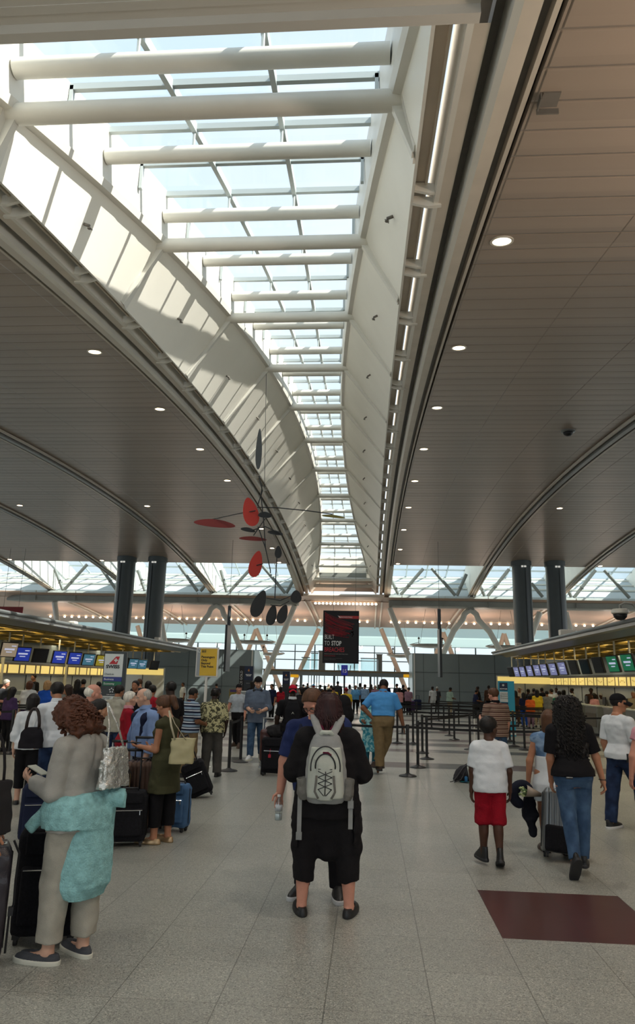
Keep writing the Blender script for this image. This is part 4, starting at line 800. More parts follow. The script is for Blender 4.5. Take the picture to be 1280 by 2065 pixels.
class Field:
    def __init__(s): s.p = []
    def add(s, fn, lo, hi, k=.02, op='+'): s.p.append((fn, NV(lo), NV(hi), k, op)); return s
    def cap(s, a, b, ra, rb, k=.02, sy=1.0, R=None, c0=False, c1=False, op='+'):
        a, b = NV(a), NV(b); ba = b-a; l2 = max(ba@ba, 1e-9); L = math.sqrt(l2); m = max(ra, rb)/min(1, sy)*1.15 if sy < 1 else max(ra, rb)*max(1, sy)
        def fn(P):
            pa = P-a; tr = (pa@ba)/l2; t = np.clip(tr, 0, 1); q = pa-t[..., None]*ba
            if sy != 1.0:
                if R is None: q = q*NV(1, 1/sy, 1)
                else: q = (q@R)*NV(1, 1/sy, 1)
            d = np.sqrt((q*q).sum(-1))-(ra+(rb-ra)*t)
            if c0: d = np.maximum(d, -tr*L)
            if c1: d = np.maximum(d, (tr-1)*L)
            return d
        m = max(ra, rb)*max(1, sy)
        return s.add(fn, np.minimum(a, b)-m, np.maximum(a, b)+m, k, op)
    def ell(s, c, r, R=None, k=.01, op='+', clip=None):
        c, r = NV(c), NV(r); m = r.max()
        def fn(P):
            q = P-c
            if R is not None: q = q@R
            n = np.sqrt(((q/r)**2).sum(-1)); d = (n-1)*r.min()
            if clip is not None:
                for nn, cc in clip: d = np.maximum(d, q@NV(nn)-cc)
            return d
        return s.add(fn, c-m, c+m, k, op)
    def col(s, O, R, st, k=.03, pw=2.4, ease=0.0, zlo=None, zhi=None, op='+', slope=0.0):
        """column of elliptical sections: stations (z, half width, half depth, y centre)"""
        st = np.array(st, float); z0 = st[0, 0] if zlo is None else zlo; z1 = st[-1, 0] if zhi is None else zhi; O = NV(O)
        def fn(P):
            q = (P-O)@R; z = np.clip(q[..., 2], st[0, 0], st[-1, 0])
            wx = np.interp(z, st[:, 0], st[:, 1])+ease; wy = np.interp(z, st[:, 0], st[:, 2])+ease; yc = np.interp(z, st[:, 0], st[:, 3])
            n = (np.abs(q[..., 0]/wx)**pw+np.abs((q[..., 1]-yc)/wy)**pw)**(1/pw)
            d = (n-1)*np.minimum(wx, wy)
            return np.maximum(d, np.maximum(z0+slope*q[..., 1]-q[..., 2], q[..., 2]-z1))
        wm = st[:, 1].max()+ease+abs(st[:, 3]).max()+max(0, st[:, 2].max()-st[:, 1].max()); pts = [O+R@NV(x, y, z) for x in (-wm, wm) for y in (-wm, wm) for z in (z0, z1)]
        return s.add(fn, np.min(pts, 0), np.max(pts, 0), k, op)
    def mesh(s, vox, disp=None, pad=2):
        lo = np.min([p[1] for p in s.p if p[4] == '+'], 0)-pad*vox; hi = np.max([p[2] for p in s.p if p[4] == '+'], 0)+pad*vox
        n = np.ceil((hi-lo)/vox).astype(int)+1; F = np.full(n, 1.0); ax = [lo[i]+vox*np.arange(n[i]) for i in range(3)]
        for fn, a, b, k, op in s.p:
            m = max(3*vox, k*1.2); i0 = np.clip(np.floor((a-m-lo)/vox).astype(int), 0, n); i1 = np.clip(np.ceil((b+m-lo)/vox).astype(int)+1, 0, n)
            if (i1 <= i0).any(): continue
            sl = tuple(slice(i0[i], i1[i]) for i in range(3)); P = np.stack(np.meshgrid(*[ax[i][sl[i]] for i in range(3)], indexing='ij'), -1)
            d = fn(P); f = F[sl]
            if op == '+':
                if k > 1e-6: hh = np.clip(.5+.5*(f-d)/k, 0, 1); F[sl] = f*(1-hh)+d*hh-k*hh*(1-hh)
                else: F[sl] = np.minimum(f, d)
            else:
                d = -d
                if k > 1e-6: hh = np.clip(.5-.5*(f-d)/k, 0, 1); F[sl] = f*(1-hh)+d*hh+k*hh*(1-hh)
                else: F[sl] = np.maximum(f, d)
        if disp is not None:
            near = np.abs(F) < .06; P = np.stack(np.meshgrid(*ax, indexing='ij'), -1)[near]; F[near] += disp(P)
        F[[0, -1]] = 1; F[:, [0, -1]] = 1; F[:, :, [0, -1]] = 1
        return snets(F, lo, vox)
def snets(f, org, h):
    s = f < 0
    c = sum(s[i:f.shape[0]-1+i, j:f.shape[1]-1+j, k:f.shape[2]-1+k].astype(np.int8) for i in (0, 1) for j in (0, 1) for k in (0, 1))
    act = (c > 0) & (c < 8); idx = np.full(act.shape, -1); I = np.argwhere(act); idx[act] = np.arange(len(I))
    acc = np.zeros((len(I), 3)); cnt = np.zeros(len(I)); cs = [(i, j, k) for i in (0, 1) for j in (0, 1) for k in (0, 1)]
    for a in cs:
        for ax in range(3):
            if a[ax]: continue
            b = list(a); b[ax] = 1
            fa = f[I[:, 0]+a[0], I[:, 1]+a[1], I[:, 2]+a[2]]; fb = f[I[:, 0]+b[0], I[:, 1]+b[1], I[:, 2]+b[2]]
            x = (fa < 0) != (fb < 0); t = np.where(x, fa/np.where(x, fa-fb, 1), 0); p = np.tile(NV(a), (len(I), 1)); p[:, ax] += t
            acc[x] += p[x]; cnt[x] += 1
    V = org+h*(I+acc/np.maximum(cnt, 1)[:, None]); fs = []
    for ax in range(3):
        u, v = (ax+1) % 3, (ax+2) % 3
        A = [slice(None)]*3; B = [slice(None)]*3; A[ax] = slice(0, -1); B[ax] = slice(1, None)
        x = s[tuple(A)] != s[tuple(B)]; E = np.argwhere(x); E = E[(E[:, u] > 0) & (E[:, v] > 0) & (E[:, u] < f.shape[u]-1) & (E[:, v] < f.shape[v]-1)]
        if not len(E): continue
        def g(du, dv): q = E.copy(); q[:, u] += du; q[:, v] += dv; return idx[q[:, 0], q[:, 1], q[:, 2]]
        Q = np.stack([g(-1, -1), g(0, -1), g(0, 0), g(-1, 0)], 1); ins = s[E[:, 0], E[:, 1], E[:, 2]]
        Q[~ins] = Q[~ins][:, ::-1]; fs.append(Q)
    Q = np.concatenate(fs) if fs else np.zeros((0, 4), int); Q = Q[(Q >= 0).all(1)]
    return V, Q
def field_obj(name, VQ, m, parent, label=None):
    V, Q = VQ
    me = bpy.data.meshes.new(name); me.vertices.add(len(V)); me.vertices.foreach_set('co', V.astype(np.float32).ravel())
    me.loops.add(len(Q)*4); me.loops.foreach_set('vertex_index', Q.astype(np.int32).ravel()); me.polygons.add(len(Q))
    me.polygons.foreach_set('loop_start', np.arange(0, len(Q)*4, 4, dtype=np.int32)); me.polygons.foreach_set('use_smooth', np.ones(len(Q), bool))
    me.materials.append(m); me.update(calc_edges=True); me.validate()
    o = bpy.data.objects.new(name, me); COL.objects.link(o)
    if parent is not None: o.parent = parent
    if label: o['label'] = label
    return o
def join(*vq):
    Vs, Qs, n = [], [], 0
    for V, Q in vq: Vs.append(V); Qs.append(Q+n); n += len(V)
    return np.concatenate(Vs), np.concatenate(Qs)
def rotm(rx=0, ry=0, rz=0):
    return np.array(Matrix.Rotation(rz, 3, 'Z') @ Matrix.Rotation(ry, 3, 'Y') @ Matrix.Rotation(rx, 3, 'X'))
# skin, cloth
SKIN = {'pale': '#c99f88', 'pink': '#c68d78', 'tan': '#a9765a', 'brown': '#7d5239', 'dark': '#4a2f22', 'deep': '#332119', 'olive': '#b3866a'}
def skin(k): return mat('skin_'+k, SKIN[k], .5, var=.10, vscale=14, bump=.08, bscale=120, spec=.35)
def cloth(name, col, rough=.85, bump=.35, bscale=180, var=.12, vscale=10, sheen=.0, stretch=None): return mat(name, col, rough, 0, bump, bscale, var, vscale, spec=.2, sheen=sheen, stretch=stretch)
HAIRC = {'black': '#15110f', 'darkbrown': '#2b1c15', 'brown': '#523623', 'auburn': '#4f2c1b', 'grey': '#a8a39a', 'white': '#d8d4c8', 'blonde': '#a3815a', 'darkgrey': '#5b5650', 'maroon': '#2e1415'}
def hairm(k): return mat('hair_'+k, HAIRC[k], .5, 0, .6, 90, .3, 40, spec=.3, stretch=(1, 1, .12))
def pose(**k):
    p = dict(lean=0., side=0., twist=0., hp=0., hy=0., hr=0., armL=((.16, .0, -1), (.06, .22, -1)), armR=((.16, .0, -1), (.06, .22, -1)), handL='relax', handR='relax', palmL=None, palmR=None,
             legL=((.03, .02, -1), (.0, -.03, -1)), legR=((.03, .02, -1), (.0, -.03, -1)), footL=(.25, 1, 0), footR=(.25, 1, 0))
    p.update(k); return p
TORSO_M = [(-.075, .070, .055, 0), (-.03, .093, .066, -.006), (.02, .096, .066, -.006), (.09, .084, .058, .004), (.15, .092, .063, .004), (.20, .102, .066, .002), (.235, .096, .060, -.003), (.262, .074, .048, -.006), (.285, .050, .038, -.009), (.315, .034, .032, -.010)]
TORSO_F = [(-.075, .072, .058, 0), (-.03, .100, .070, -.010), (.02, .098, .068, -.010), (.09, .076, .054, .002), (.15, .080, .058, .006), (.20, .092, .070, .012), (.235, .084, .056, .004), (.26, .066, .043, -.004), (.283, .044, .034, -.008), (.31, .031, .029, -.010)]
class Body:
    def __init__(s, H, P, sex='m', girth=1.0, belly=0.0, shoulder=1.0):
        s.H, s.P, s.sex, s.g = H, P, sex, girth
        s.Rt = rotm(-P['lean'], P['side'], 0); s.Rs = s.Rt @ rotm(0, 0, P['twist'])
        st = np.array(TORSO_M if sex == 'm' else TORSO_F if sex == 'f' else TORSO_M)
        if sex == 'c': st[:, 1] *= .92; st[:, 2] *= .95
        st[:, 1] *= girth; st[:, 2] *= girth
        if belly: w = np.exp(-((st[:, 0]-.07)/.08)**2)*belly; st[:, 2] += w*.5; st[:, 3] += w*.5; st[:, 1] += w*.3
        s.st = st*H; sw = {'m': .112, 'f': .097, 'c': .098}[sex]*shoulder*(1+(girth-1)*.5)
        hw = .050*(1+(girth-1)*.6); TL = .245*H; SL = .245*H; s.leg = {}
        ank = []
        for sd, sg in (('L', -1), ('R', 1)):
            th, sh = P['leg'+sd]; f = P['foot'+sd]
            hip = NV(sg*hw*H, 0, 0); kn = hip+unit((sg*th[0], th[1], th[2]))*TL; an = kn+unit((sg*sh[0], sh[1], sh[2]))*SL; fd = unit((sg*f[0], f[1], f[2]))
            toe = an+fd*.105*H+NV(0, 0, -.020*H); heel = an-fd*.03*H+NV(0, 0, -.022*H)
            if abs(f[2]) > .05:
                up = unit(np.cross(np.cross(fd, NV(0, 0, 1)), fd)) if abs(fd[2]) < .95 else NV(0, -1, 0)
                toe = an+fd*.105*H-up*.020*H; heel = an-fd*.03*H-up*.022*H
            s.leg[sd] = [hip, kn, an, heel, toe, fd]; ank.append(min(toe[2]-.016*H, heel[2]-.018*H))
        z0 = -min(ank); s.pel = NV(0, 0, z0)
        for q in s.leg.values():
            for i in range(5): q[i] = q[i]+s.pel
        T = lambda x, y, z, R=None: s.pel+(s.Rt if R is None else R)@(NV(x, y, z)*H)
        s.T = T; s.neck = T(0, -.008, .30); s.arm = {}
        for sd, sg in (('L', -1), ('R', 1)):
            sho = T(sg*sw, -.006, .252, s.Rs); u, f = P['arm'+sd]; ud = s.Rs@unit((sg*u[0], u[1], u[2])); fd = s.Rs@unit((sg*f[0], f[1], f[2]))
            el = sho+ud*.168*H; wr = el+fd*.145*H; s.arm[sd] = [sho, el, wr, fd, sg]
        s.Rh = s.Rs@rotm(0, 0, P['hy'])@rotm(-P['hp'], P['hr'], 0)
        s.hc = s.neck+s.Rs@(NV(0, .010, .03)*H)+s.Rh@(NV(0, .008, .058)*H)
        if sex == 'c': s.hs = 1.16
        else: s.hs = 1.0
        s.hk = s.hs*H
    def hp(s, x, y, z): return s.hc+s.Rh@(NV(x, y, z)*s.hk)
    def arms(s, F, e, sd, t0=0., t1=2., rs=1.0, k=.02):
        H = s.H; sho, el, wr, fd, sg = s.arm[sd]; g = (1+(s.g-1)*.7)*(1 if s.sex == 'm' else .84)*rs
        if t0 < 1:
            b = sho+(el-sho)*min(t1, 1); F.cap(sho, b, .030*H*g+e*.8, (.030+( .026-.030)*min(t1, 1))*H*g+e, k=.02, c1=t1 < 1)
        if t1 > 1:
            q = min(t1-1, 1); b = el+(wr-el)*q; F.cap(el, b, .028*H*g+e, (.028+(.0175-.028)*q)*H*g+e, k=k, c1=t1 < 2)
    def torso(s, F, e, zlo=None, zhi=None, st=None, slope=0.0): F.col(s.pel, s.Rt, s.st if st is None else st, ease=e, zlo=zlo, zhi=zhi, k=.03, slope=slope)
    def shoulders(s, F, e, ext=1.0):
        H = s.H
        for sd in 'LR': F.cap(s.T(0, -.010, .256, s.Rs)*.55+s.arm[sd][0]*.45, s.arm[sd][0], .036*H*(.5+.5*s.g)+e*.8, .029*H*(.5+.5*s.g)+e*.7, k=.018)
        F.cap(s.neck-s.Rs@NV(0, 0, .012*H), s.arm['L'][0]*.5+s.arm['R'][0]*.5-s.Rs@NV(0, 0, .02*H), .030*H+e*.6, .046*H+e, k=.02)
        for sd in 'LR': F.cap(s.neck-s.Rs@NV(0, .0, .004*H), s.arm[sd][0]+s.Rs@NV(0, 0, .004*H), .020*H+e*.5, .022*H+e*.6, k=.02)
    def legs(s, F, e, sd, t1=2.0, rt=None, rk=None, ra=None, k=.03):
        H = s.H; hip, kn, an, heel, toe, fd = s.leg[sd]; g = s.g*(1.0 if s.sex != 'f' else 1.05)
        rt = (.056*H*g+e) if rt is None else rt; rk = (.036*H*g+e) if rk is None else rk; ra = (.022*H+e) if ra is None else ra
        b = hip+(kn-hip)*min(1, t1); F.cap(hip, b, rt, rt+(rk-rt)*min(1, t1), k=k, c1=t1 < 1)
        if t1 > 1:
            q = min(t1-1, 1); b = kn+(an-kn)*q; F.cap(kn, b, rk, rk+(ra-rk)*q, k=.02, c1=True if t1 < 2.01 else False)
            if q > .5: cdir = unit(an-kn); back = np.cross(cdir, np.cross(fd, cdir)); back = -unit(fd-cdir*(fd@cdir)); F.ell(kn+(an-kn)*.28+back*.012*H, NV(.030, .034, .075)*H*(.55+.45*g)+e*.6, k=.03)
    def head(s, F):
        k = s.hk; R = s.Rh; hp = s.hp
        F.cap(s.neck-s.Rs@NV(0, 0, .02*s.H), hp(0, -.012, -.03), .034*s.H*(.6+.4*s.g), .031*s.H*(.6+.4*s.g), k=.02)
        F.ell(hp(0, -.006, .016), NV(.043, .055, .050)*k, R, k=.012); F.ell(hp(0, .016, -.022), NV(.035, .037, .042)*k, R, k=.02)
        F.ell(hp(0, .034, -.052), NV(.017, .014, .013)*k, R, k=.02); F.cap(hp(-.026, .024, -.012), hp(.026, .024, -.012), .016*k, .016*k, k=.015)
        F.cap(hp(0, .046, .006), hp(0, .061, -.018), .0055*k, .0085*k, k=.008); F.cap(hp(-.007, .056, -.021), hp(.007, .056, -.021), .006*k, .006*k, k=.005)
        F.cap(hp(-.026, .043, .014), hp(.026, .043, .014), .007*k, .007*k, k=.01)
        for sx in (-1, 1): F.ell(hp(sx*.018, .051, .002), NV(.010, .008, .006)*k, R, k=.008, op='-'); F.ell(hp(sx*.045, -.004, -.008), NV(.006, .013, .019)*k, R, k=.006)
        F.cap(hp(-.011, .0475, -.036), hp(.011, .0475, -.036), .0048*k, .0048*k, k=.004)
    def hand(s, sd, style):
        """separate fingers on a palm, finer than the rest of the body"""
        H = s.H; sho, el, wr, fd, sg = s.arm[sd]; pn = s.P['palm'+sd]; k = H/1.75*(.94 if s.sex == 'f' else 1)
        n = s.Rs@unit((sg*pn[0], pn[1], pn[2])) if pn is not None else s.Rs@NV(-sg, .15, 0)
        n = unit(n-fd*(n@fd)); t = np.cross(n, fd)*1.0
        if (s.Rs.T@t)[1] < 0 and pn is None: t = -t
        if pn is not None and sd == 'R': t = np.cross(fd, n)
        if pn is not None and sd == 'L': t = np.cross(n, fd)
        F = Field(); F.cap(wr-fd*.05*k, wr+fd*.005*k, .0185*H*(1 if s.sex == 'm' else .88)*.98, .0185*H*.92, k=.008)
        W0 = wr
        c1, c2 = {'relax': (.35, .45), 'grip': (1.15, 1.35), 'flat': (.08, .10), 'hold': (.75, .75), 'cup': (.55, .6)}[style]
        P = wr+fd*.052*k; F.cap(wr+t*.012*k, P+fd*.03*k+t*.020*k, .016*k, .014*k, k=.012); F.cap(wr-t*.012*k, P+fd*.028*k-t*.022*k, .016*k, .013*k, k=.012); F.cap(wr+fd*.01*k, P+fd*.036*k, .016*k, .014*k, k=.012)
        for i, (off, ln) in enumerate(((.030, .068), (.010, .076), (-.011, .070), (-.031, .055))):
            a = P+fd*(.040-.006*abs(i-1))*k+t*off*k; d = fd; r = .0092*k
            for j, (fr, an) in enumerate(((.45, c1), (.30, c2), (.25, c2*.7))):
                q = math.cos(an*.5 if j == 0 else an); 
                ang = an
                d = unit(d*math.cos(ang)+n*math.sin(ang)-n*0); nn = n
                n2 = unit(n*math.cos(ang)-fd*0); b = a+d*ln*fr*k; F.cap(a, b, r, r*.92, k=.003); a = b; r *= .92
        a = wr+fd*.022*k+t*.022*k; b = a+unit(t*.75+fd*.55+n*(.35 if style != 'flat' else .1))*.042*k; c = b+unit(fd*.75+t*.15+n*(.55 if style in ('grip', 'hold') else .25))*.036*k
        F.cap(a, b, .0135*k, .0105*k, k=.01); F.cap(b, c, .0105*k, .0085*k, k=.003)
        return F.mesh(.0042 if H > 1.4 else .004)
def hair_field(B, style, L=.12, nz=.0):
    F = Field(); k = B.hk; hp = B.hp; R = B.Rh
    if style in ('short', 'pony', 'bun', 'crop'):
        t = .0045 if style == 'crop' else .009
        F.ell(hp(0, -.008, .018), NV(.044+t, .055+t, .049+t)*k, R, k=.008, clip=[((0, .80, -.60), .022*k), ((0, -.15, -1), .058*k)])
        if style == 'bun': F.ell(hp(0, -.068, .012), NV(.030, .026, .028)*k, R, k=.012)
        if style == 'pony': F.cap(hp(0, -.062, .030), hp(0, -.090, .012), .016*k, .024*k, k=.006); F.cap(hp(0, -.090, .012), hp(0, -.088, -.02-L), .026*k, .020*k, k=.01)
    elif style == 'fringe':
        F.ell(hp(0, -.010, .010), NV(.048, .060, .046)*k, R, k=.006, clip=[((0, .85, -.2), .006*k), ((0, 0, -1), .05*k), ((0, .55, 1.0), .016*k)])
    elif style == 'receding':
        F.ell(hp(0, -.012, .014), NV(.047, .056, .050)*k, R, k=.006, clip=[((0, .85, -.35), .012*k), ((0, 0, -1), .055*k)])
    elif style in ('bob', 'long', 'curly', 'bigcurly', 'flyaway'):
        wx = {'bob': .058, 'long': .056, 'curly': .080, 'bigcurly': .083, 'flyaway': .06}[style]
        F.ell(hp(0, -.008, .022), NV(wx*.95, .066 if style != 'bigcurly' else .072, .056)*k, R, k=.02)
        z1 = -.03-L
        st = [(z1, wx*(1.05 if style in ('bigcurly',) else .85 if style == 'long' else .95), .034, -.045 if L > .15 else -.026), (z1+.35*L, wx*(1.25 if style == 'bigcurly' else 1.0), .048, -.038 if L > .15 else -.022), (-.02, wx*1.08, .062, -.016), (.03, wx*.95, .060, -.008)]
        F.col(B.hc, R, np.array(st)*k, k=.03, pw=2.1)
        F.ell(hp(0, .082, -.022), NV(.038, .062, .056)*k, R, k=.015, op='-')
        F.ell(hp(0, .060, -.085), NV(.045, .050, .060)*k, R, k=.02, op='-')
    return F
def curls(B, m, parent, L, n, wx, seed, amp=.012, back=.05, thick=.0045):
    """ringlet locks hanging over the hair mass, one mesh"""
    r = random.Random(seed); k = B.hk; mb = MB()
    for i in range(n):
        an = r.uniform(-1.05*PI, .05*PI) if r.random() < .9 else r.uniform(-PI, PI); zz = r.uniform(-.02, .075); rad = wx*.92*math.sqrt(max(.05, 1-((zz-.0)/.085)**2))
        x, y = math.cos(an)*rad, math.sin(an)*rad*1.0-.01
        ln = r.uniform(.35, 1.0)*L; pts = []; ph = r.uniform(0, 6.28); turns = r.uniform(3, 6); N = int(10+ln/.012)
        for q in range(N):
            f = q/(N-1); z = zz-f*ln; gx = 1+f*.28; a = ph+f*turns*2*PI*ln/.12
            p = B.hc+B.Rh@(NV(x*gx+math.cos(a)*amp*.6, y*(1+f*.1)-back*f*0+math.sin(a)*amp*.6, z)*k)
            pts.append(p)
        mb.tube(pts, [thick*k*1.6*(1-.5*f/(N-1)) for f in range(N)], 5, True)
    return mb.build('hair_lock', m, parent, True)
def wrinkle(amp, fr=14, st=(1, 1, 1.8), seed=0): return lambda P: amp*noise3(P*fr*NV(st)+seed)+amp*.5*noise3(P*fr*2.3+seed+7)
def person(label, loc, rz, H, P, skin_k='pale', hair=('short', 'black', .1), sex='m', girth=1.0, belly=0., top=None, bottom=None, shoes=None, vox=.012, fingers=True, eyes=False, group=None, skirt=None, hat=None, glasses=False, shoulder=1.0, curl=None):
    t = thing('person', label, 'person', loc, rz, group); B = Body(H, P, sex, girth, belly, shoulder); F = Field(); e = 0
    B.torso(F, 0); B.shoulders(F, 0)
    for sd in 'LR':
        B.arms(F, 0, sd); B.legs(F, 0, sd, 2.02)
        hip, kn, an, heel, toe, fd = B.leg[sd]; F.cap(heel, toe, .018*H, .014*H, k=.015); F.cap(an, (heel+toe)/2, .020*H, .018*H, k=.02)
        if not fingers:
            sho, el, wr, fdir, sg = B.arm[sd]; F.cap(wr, wr+fdir*.05*H, .017*H, .020*H, k=.02); F.cap(wr+fdir*.05*H, wr+fdir*.095*H, .017*H, .010*H, k=.01); F.cap(wr+fdir*.02*H, wr+fdir*.06*H+B.Rs@NV(-sg*.0, .025*H, 0), .009*H, .007*H, k=.01)
    B.head(F); parts = [F.mesh(vox)]
    if fingers:
        for sd in 'LR': parts.append(B.hand(sd, P['hand'+sd]))
    body = field_obj('body', join(*parts), skin(skin_k), t)
    if top:
        for q in (top if isinstance(top, list) else [top]):
            F = Field(); ez = q.get('ease', .017); hem = q.get('hem', -.02)*H; zhi = q.get('neck', .296)*H
            st = B.st.copy()
            if not q.get('tuck'):
                for i in range(len(st)):
                    if st[i, 0] < .06*H: st[i, 1] = max(st[i, 1], (.110 if sex != 'c' else .104)*H*girth); st[i, 2] = max(st[i, 2], .076*H*girth)
            if q.get('loose'):
                for i in range(len(st)):
                    if st[i, 0] < .16*H: st[i, 1] = max(st[i, 1], q['loose']*H*girth); st[i, 2] = max(st[i, 2], q['loose']*.72*H*girth)
            if q.get('flare'):
                zl = hem; st = np.concatenate([[[zl, q['flare']*H, q['flare']*.75*H, 0]], st[st[:, 0] > zl+.05*H]])
            elif hem < st[0, 0]: st = np.concatenate([[[hem, st[1, 1]*1.02, st[1, 2]*1.02, 0]], st[1:]])
            B.torso(F, ez, hem, zhi, st, q.get('slope', 0))
            if not q.get('strap'): B.shoulders(F, ez)
            sl = q.get('sleeve', .6)
            for sd in 'LR':
                if sl > 0: B.arms(F, ez+q.get('sl_ease', .008), sd, 0, sl, q.get('sl_r', 1.0))
            for fn in q.get('extra', []): fn(F, B)
            F.ell(B.hp(0, .0, -.045), NV(.036, .045, .04)*H, B.Rh, k=.012, op='-') if not q.get('collar') else None
            o = field_obj(q.get('name', 'shirt'), F.mesh(vox, wrinkle(q.get('wr', .004), q.get('wf', 13), q.get('wst', (1, 1, 1.6)), rnd.random()*9)), q['m'], t, q.get('label'))
            if q.get('collar'):
                F = Field(); c = B.neck+B.Rs@NV(0, .004*H, .012*H)
                st = np.array([(-.014, .052, .050, .004), (.004, .046, .045, .002), (.020, .042, .042, 0)])*H; F.col(c, B.Rs, st, k=0, pw=2)
                F.col(c, B.Rs, np.array([(-.03, .040, .039, .002), (.04, .036, .036, 0)])*H, k=0, pw=2, op='-')
                field_obj('collar', F.mesh(max(vox*.7, .006)), q.get('collar_m', q['m']), o)
    if bottom:
        q = bottom; F = Field(); ez = q.get('ease', .008); L = q.get('len', 1.98); w = q.get('w', None)
        st = B.st.copy(); B.torso(F, ez, -.075*H, q.get('waist', .05)*H, st)
        for sd in 'LR': B.legs(F, ez, sd, L, *( [x*H for x in w] if w else [None]*3), k=q.get('k', .03))
        for fn in q.get('extra', []): fn(F, B)
        field_obj(q.get('name', 'trousers'), F.mesh(vox, wrinkle(q.get('wr', .004), q.get('wf', 12), q.get('wst', (1, 1, .9)), rnd.random()*9)), q['m'], t, q.get('label'))
    if skirt:
        F = Field(); q = skirt; F.col(B.pel, np.eye(3), np.array(q['st'])*H, ease=0, k=0, pw=2)
        ph = rnd.random()*6
        nf = q.get('folds', 9); ha = q.get('amp', .008)
        o = field_obj(q.get('name', 'skirt'), F.mesh(vox, lambda P: ha*np.sin(np.arctan2(P[..., 1], P[..., 0])*nf+ph+P[..., 2]*2)*np.clip((B.pel[2]+.05-P[..., 2])*3, .1, 1)), q['m'], t, q.get('label'))
    if shoes:
        for sd in 'LR':
            hip, kn, an, heel, toe, fd = B.leg[sd]; F = Field(); kind = shoes.get('kind', 'sneaker'); d = toe-heel; dn = unit(d)
            up = unit(B.pel*0+NV(0, 0, 1)-dn*dn[2]) if abs(dn[2]) < .9 else unit(an-(heel+toe)/2); side = np.cross(dn, up); R3 = np.stack([side, dn, up], 1)
            o0 = heel+d*.5-up*.006*H; Ls = (np.linalg.norm(d)+.052*H)/2
            hs = {'sneaker': .052, 'flat': .026, 'boot': .085, 'dress': .048}[kind]*H
            st_ = [(-.012*H, .030*H, Ls, .004*H), (.0, .0305*H, Ls*1.0, .004*H), (.014*H, .027*H, Ls*.93, 0), (hs*.65, .022*H, Ls*(.62 if kind != 'flat' else .86), -Ls*.33 if kind != 'flat' else -.005*H), (hs, .021*H, Ls*(.40 if kind != 'flat' else .80), -Ls*.48 if kind != 'flat' else -.008*H)]
            F.col(o0, R3, np.array(st_), k=0, pw=2.3)
            if kind == 'flat': F.ell(o0+up*.028*H-dn*.01*H, NV(.019*H, Ls*.52, .03*H), R3, k=.006, op='-')
            so = field_obj('shoe', F.mesh(max(.0055, vox*.6)), shoes['m'], t)
            if shoes.get('sole') is not None:
                F = Field(); F.col(o0, R3, np.array([(-.016*H, .031*H, Ls*1.02, .004*H), (-.004*H, .0325*H, Ls*1.03, .004*H), (.004*H, .0325*H, Ls*1.03, .004*H)]), k=0, pw=2.4); field_obj('sole', F.mesh(max(.0055, vox*.6)), shoes['sole'], so)
    hm = None
    if hair:
        F = hair_field(B, hair[0], hair[2] if len(hair) > 2 else .1); hm = hairm(hair[1]); hv = min(vox, .011)
        fq = {'curly': 30, 'bigcurly': 34}.get(hair[0], 22); am = {'curly': .014, 'bigcurly': .014, 'flyaway': .006}.get(hair[0], .0035)
        ho = field_obj('hair', F.mesh(hv, (lambda P: am*noise3(P*fq*NV(1.6, 1.6, .7))) if am < .01 else (lambda P: am*noise3(P*fq)+am*.5*noise3(P*fq*2.1))), hm, t)
        if curl: curls(B, hm, ho, *curl)
    if hat: hat(B, t, vox)
    if eyes:
        mb = MB(); k = B.hk
        for sx in (-1, 1):
            c = B.hp(sx*.018, .0445, .003); mb.mi = 0; mb.lathe([(0, -.005*k), (.0045*k, -.0028*k), (.006*k, 0), (.0045*k, .0028*k), (0, .005*k)], 10, c); mb.mi = 1; mb.lathe([(0, -.0032*k), (.003*k, 0), (0, .0032*k)], 8, B.hp(sx*.018, .0495, .0025)); mb.mi = 2; mb.tube([B.hp(sx*.009, .0515, .0115), B.hp(sx*.018, .0515, .014), B.hp(sx*.028, .046, .0115)], .0026*k, 6)
        mb.build('eyes', [mat('eye_white', '#d8d2c8', .3), mat('eye_dark', '#20150f', .2), hm or hairm('darkbrown')], t, True)
    if glasses:
        mb = MB(); k = B.hk
        for sx in (-1, 1):
            mb.tube([B.hp(sx*.019+.014*math.cos(a), .058, .002+.010*math.sin(a)) for a in np.linspace(0, 2*PI, 13)], .0013*k, 5); mb.tube([B.hp(sx*.033, .056, .005), B.hp(sx*.046, .02, .004), B.hp(sx*.046, -.01, .0)], .0013*k, 5)
        mb.tube([B.hp(-.005, .060, .005), B.hp(.005, .060, .005)], .0013*k, 5); mb.build('glasses', M_black, t, True)
    return t, B
def cap_hat(m, back=False, name='cap', logo=None):
    def f(B, t, vox):
        F = Field(); k = B.hk; s_ = -1 if back else 1
        F.ell(B.hp(0, -.006, .024), NV(.050, .063, .053)*k, B.Rh, k=0, clip=[((0, 0.10*s_, -1), .000*k)])
        o = field_obj(name, F.mesh(min(vox, .009)), m, t)
        mb = MB(); rows = []
        for r_, dz in ((.040, .0), (.075, -.004), (.112, -.016)):
            rows.append([Vector(B.hp(x*(1.0 if r_ < .1 else .8), s_*(math.sqrt(max(0, 1-(x/.06)**2))*(r_-.02)+.012), .020+dz-12*x*x)) for x in np.linspace(-.044, .044, 9)])
        mb.grid(rows); mb.grid([[p+Vector(B.Rh@NV(0, 0, .004*k)) for p in r] for r in rows]); mb.build('brim', m, o, True)
    return f
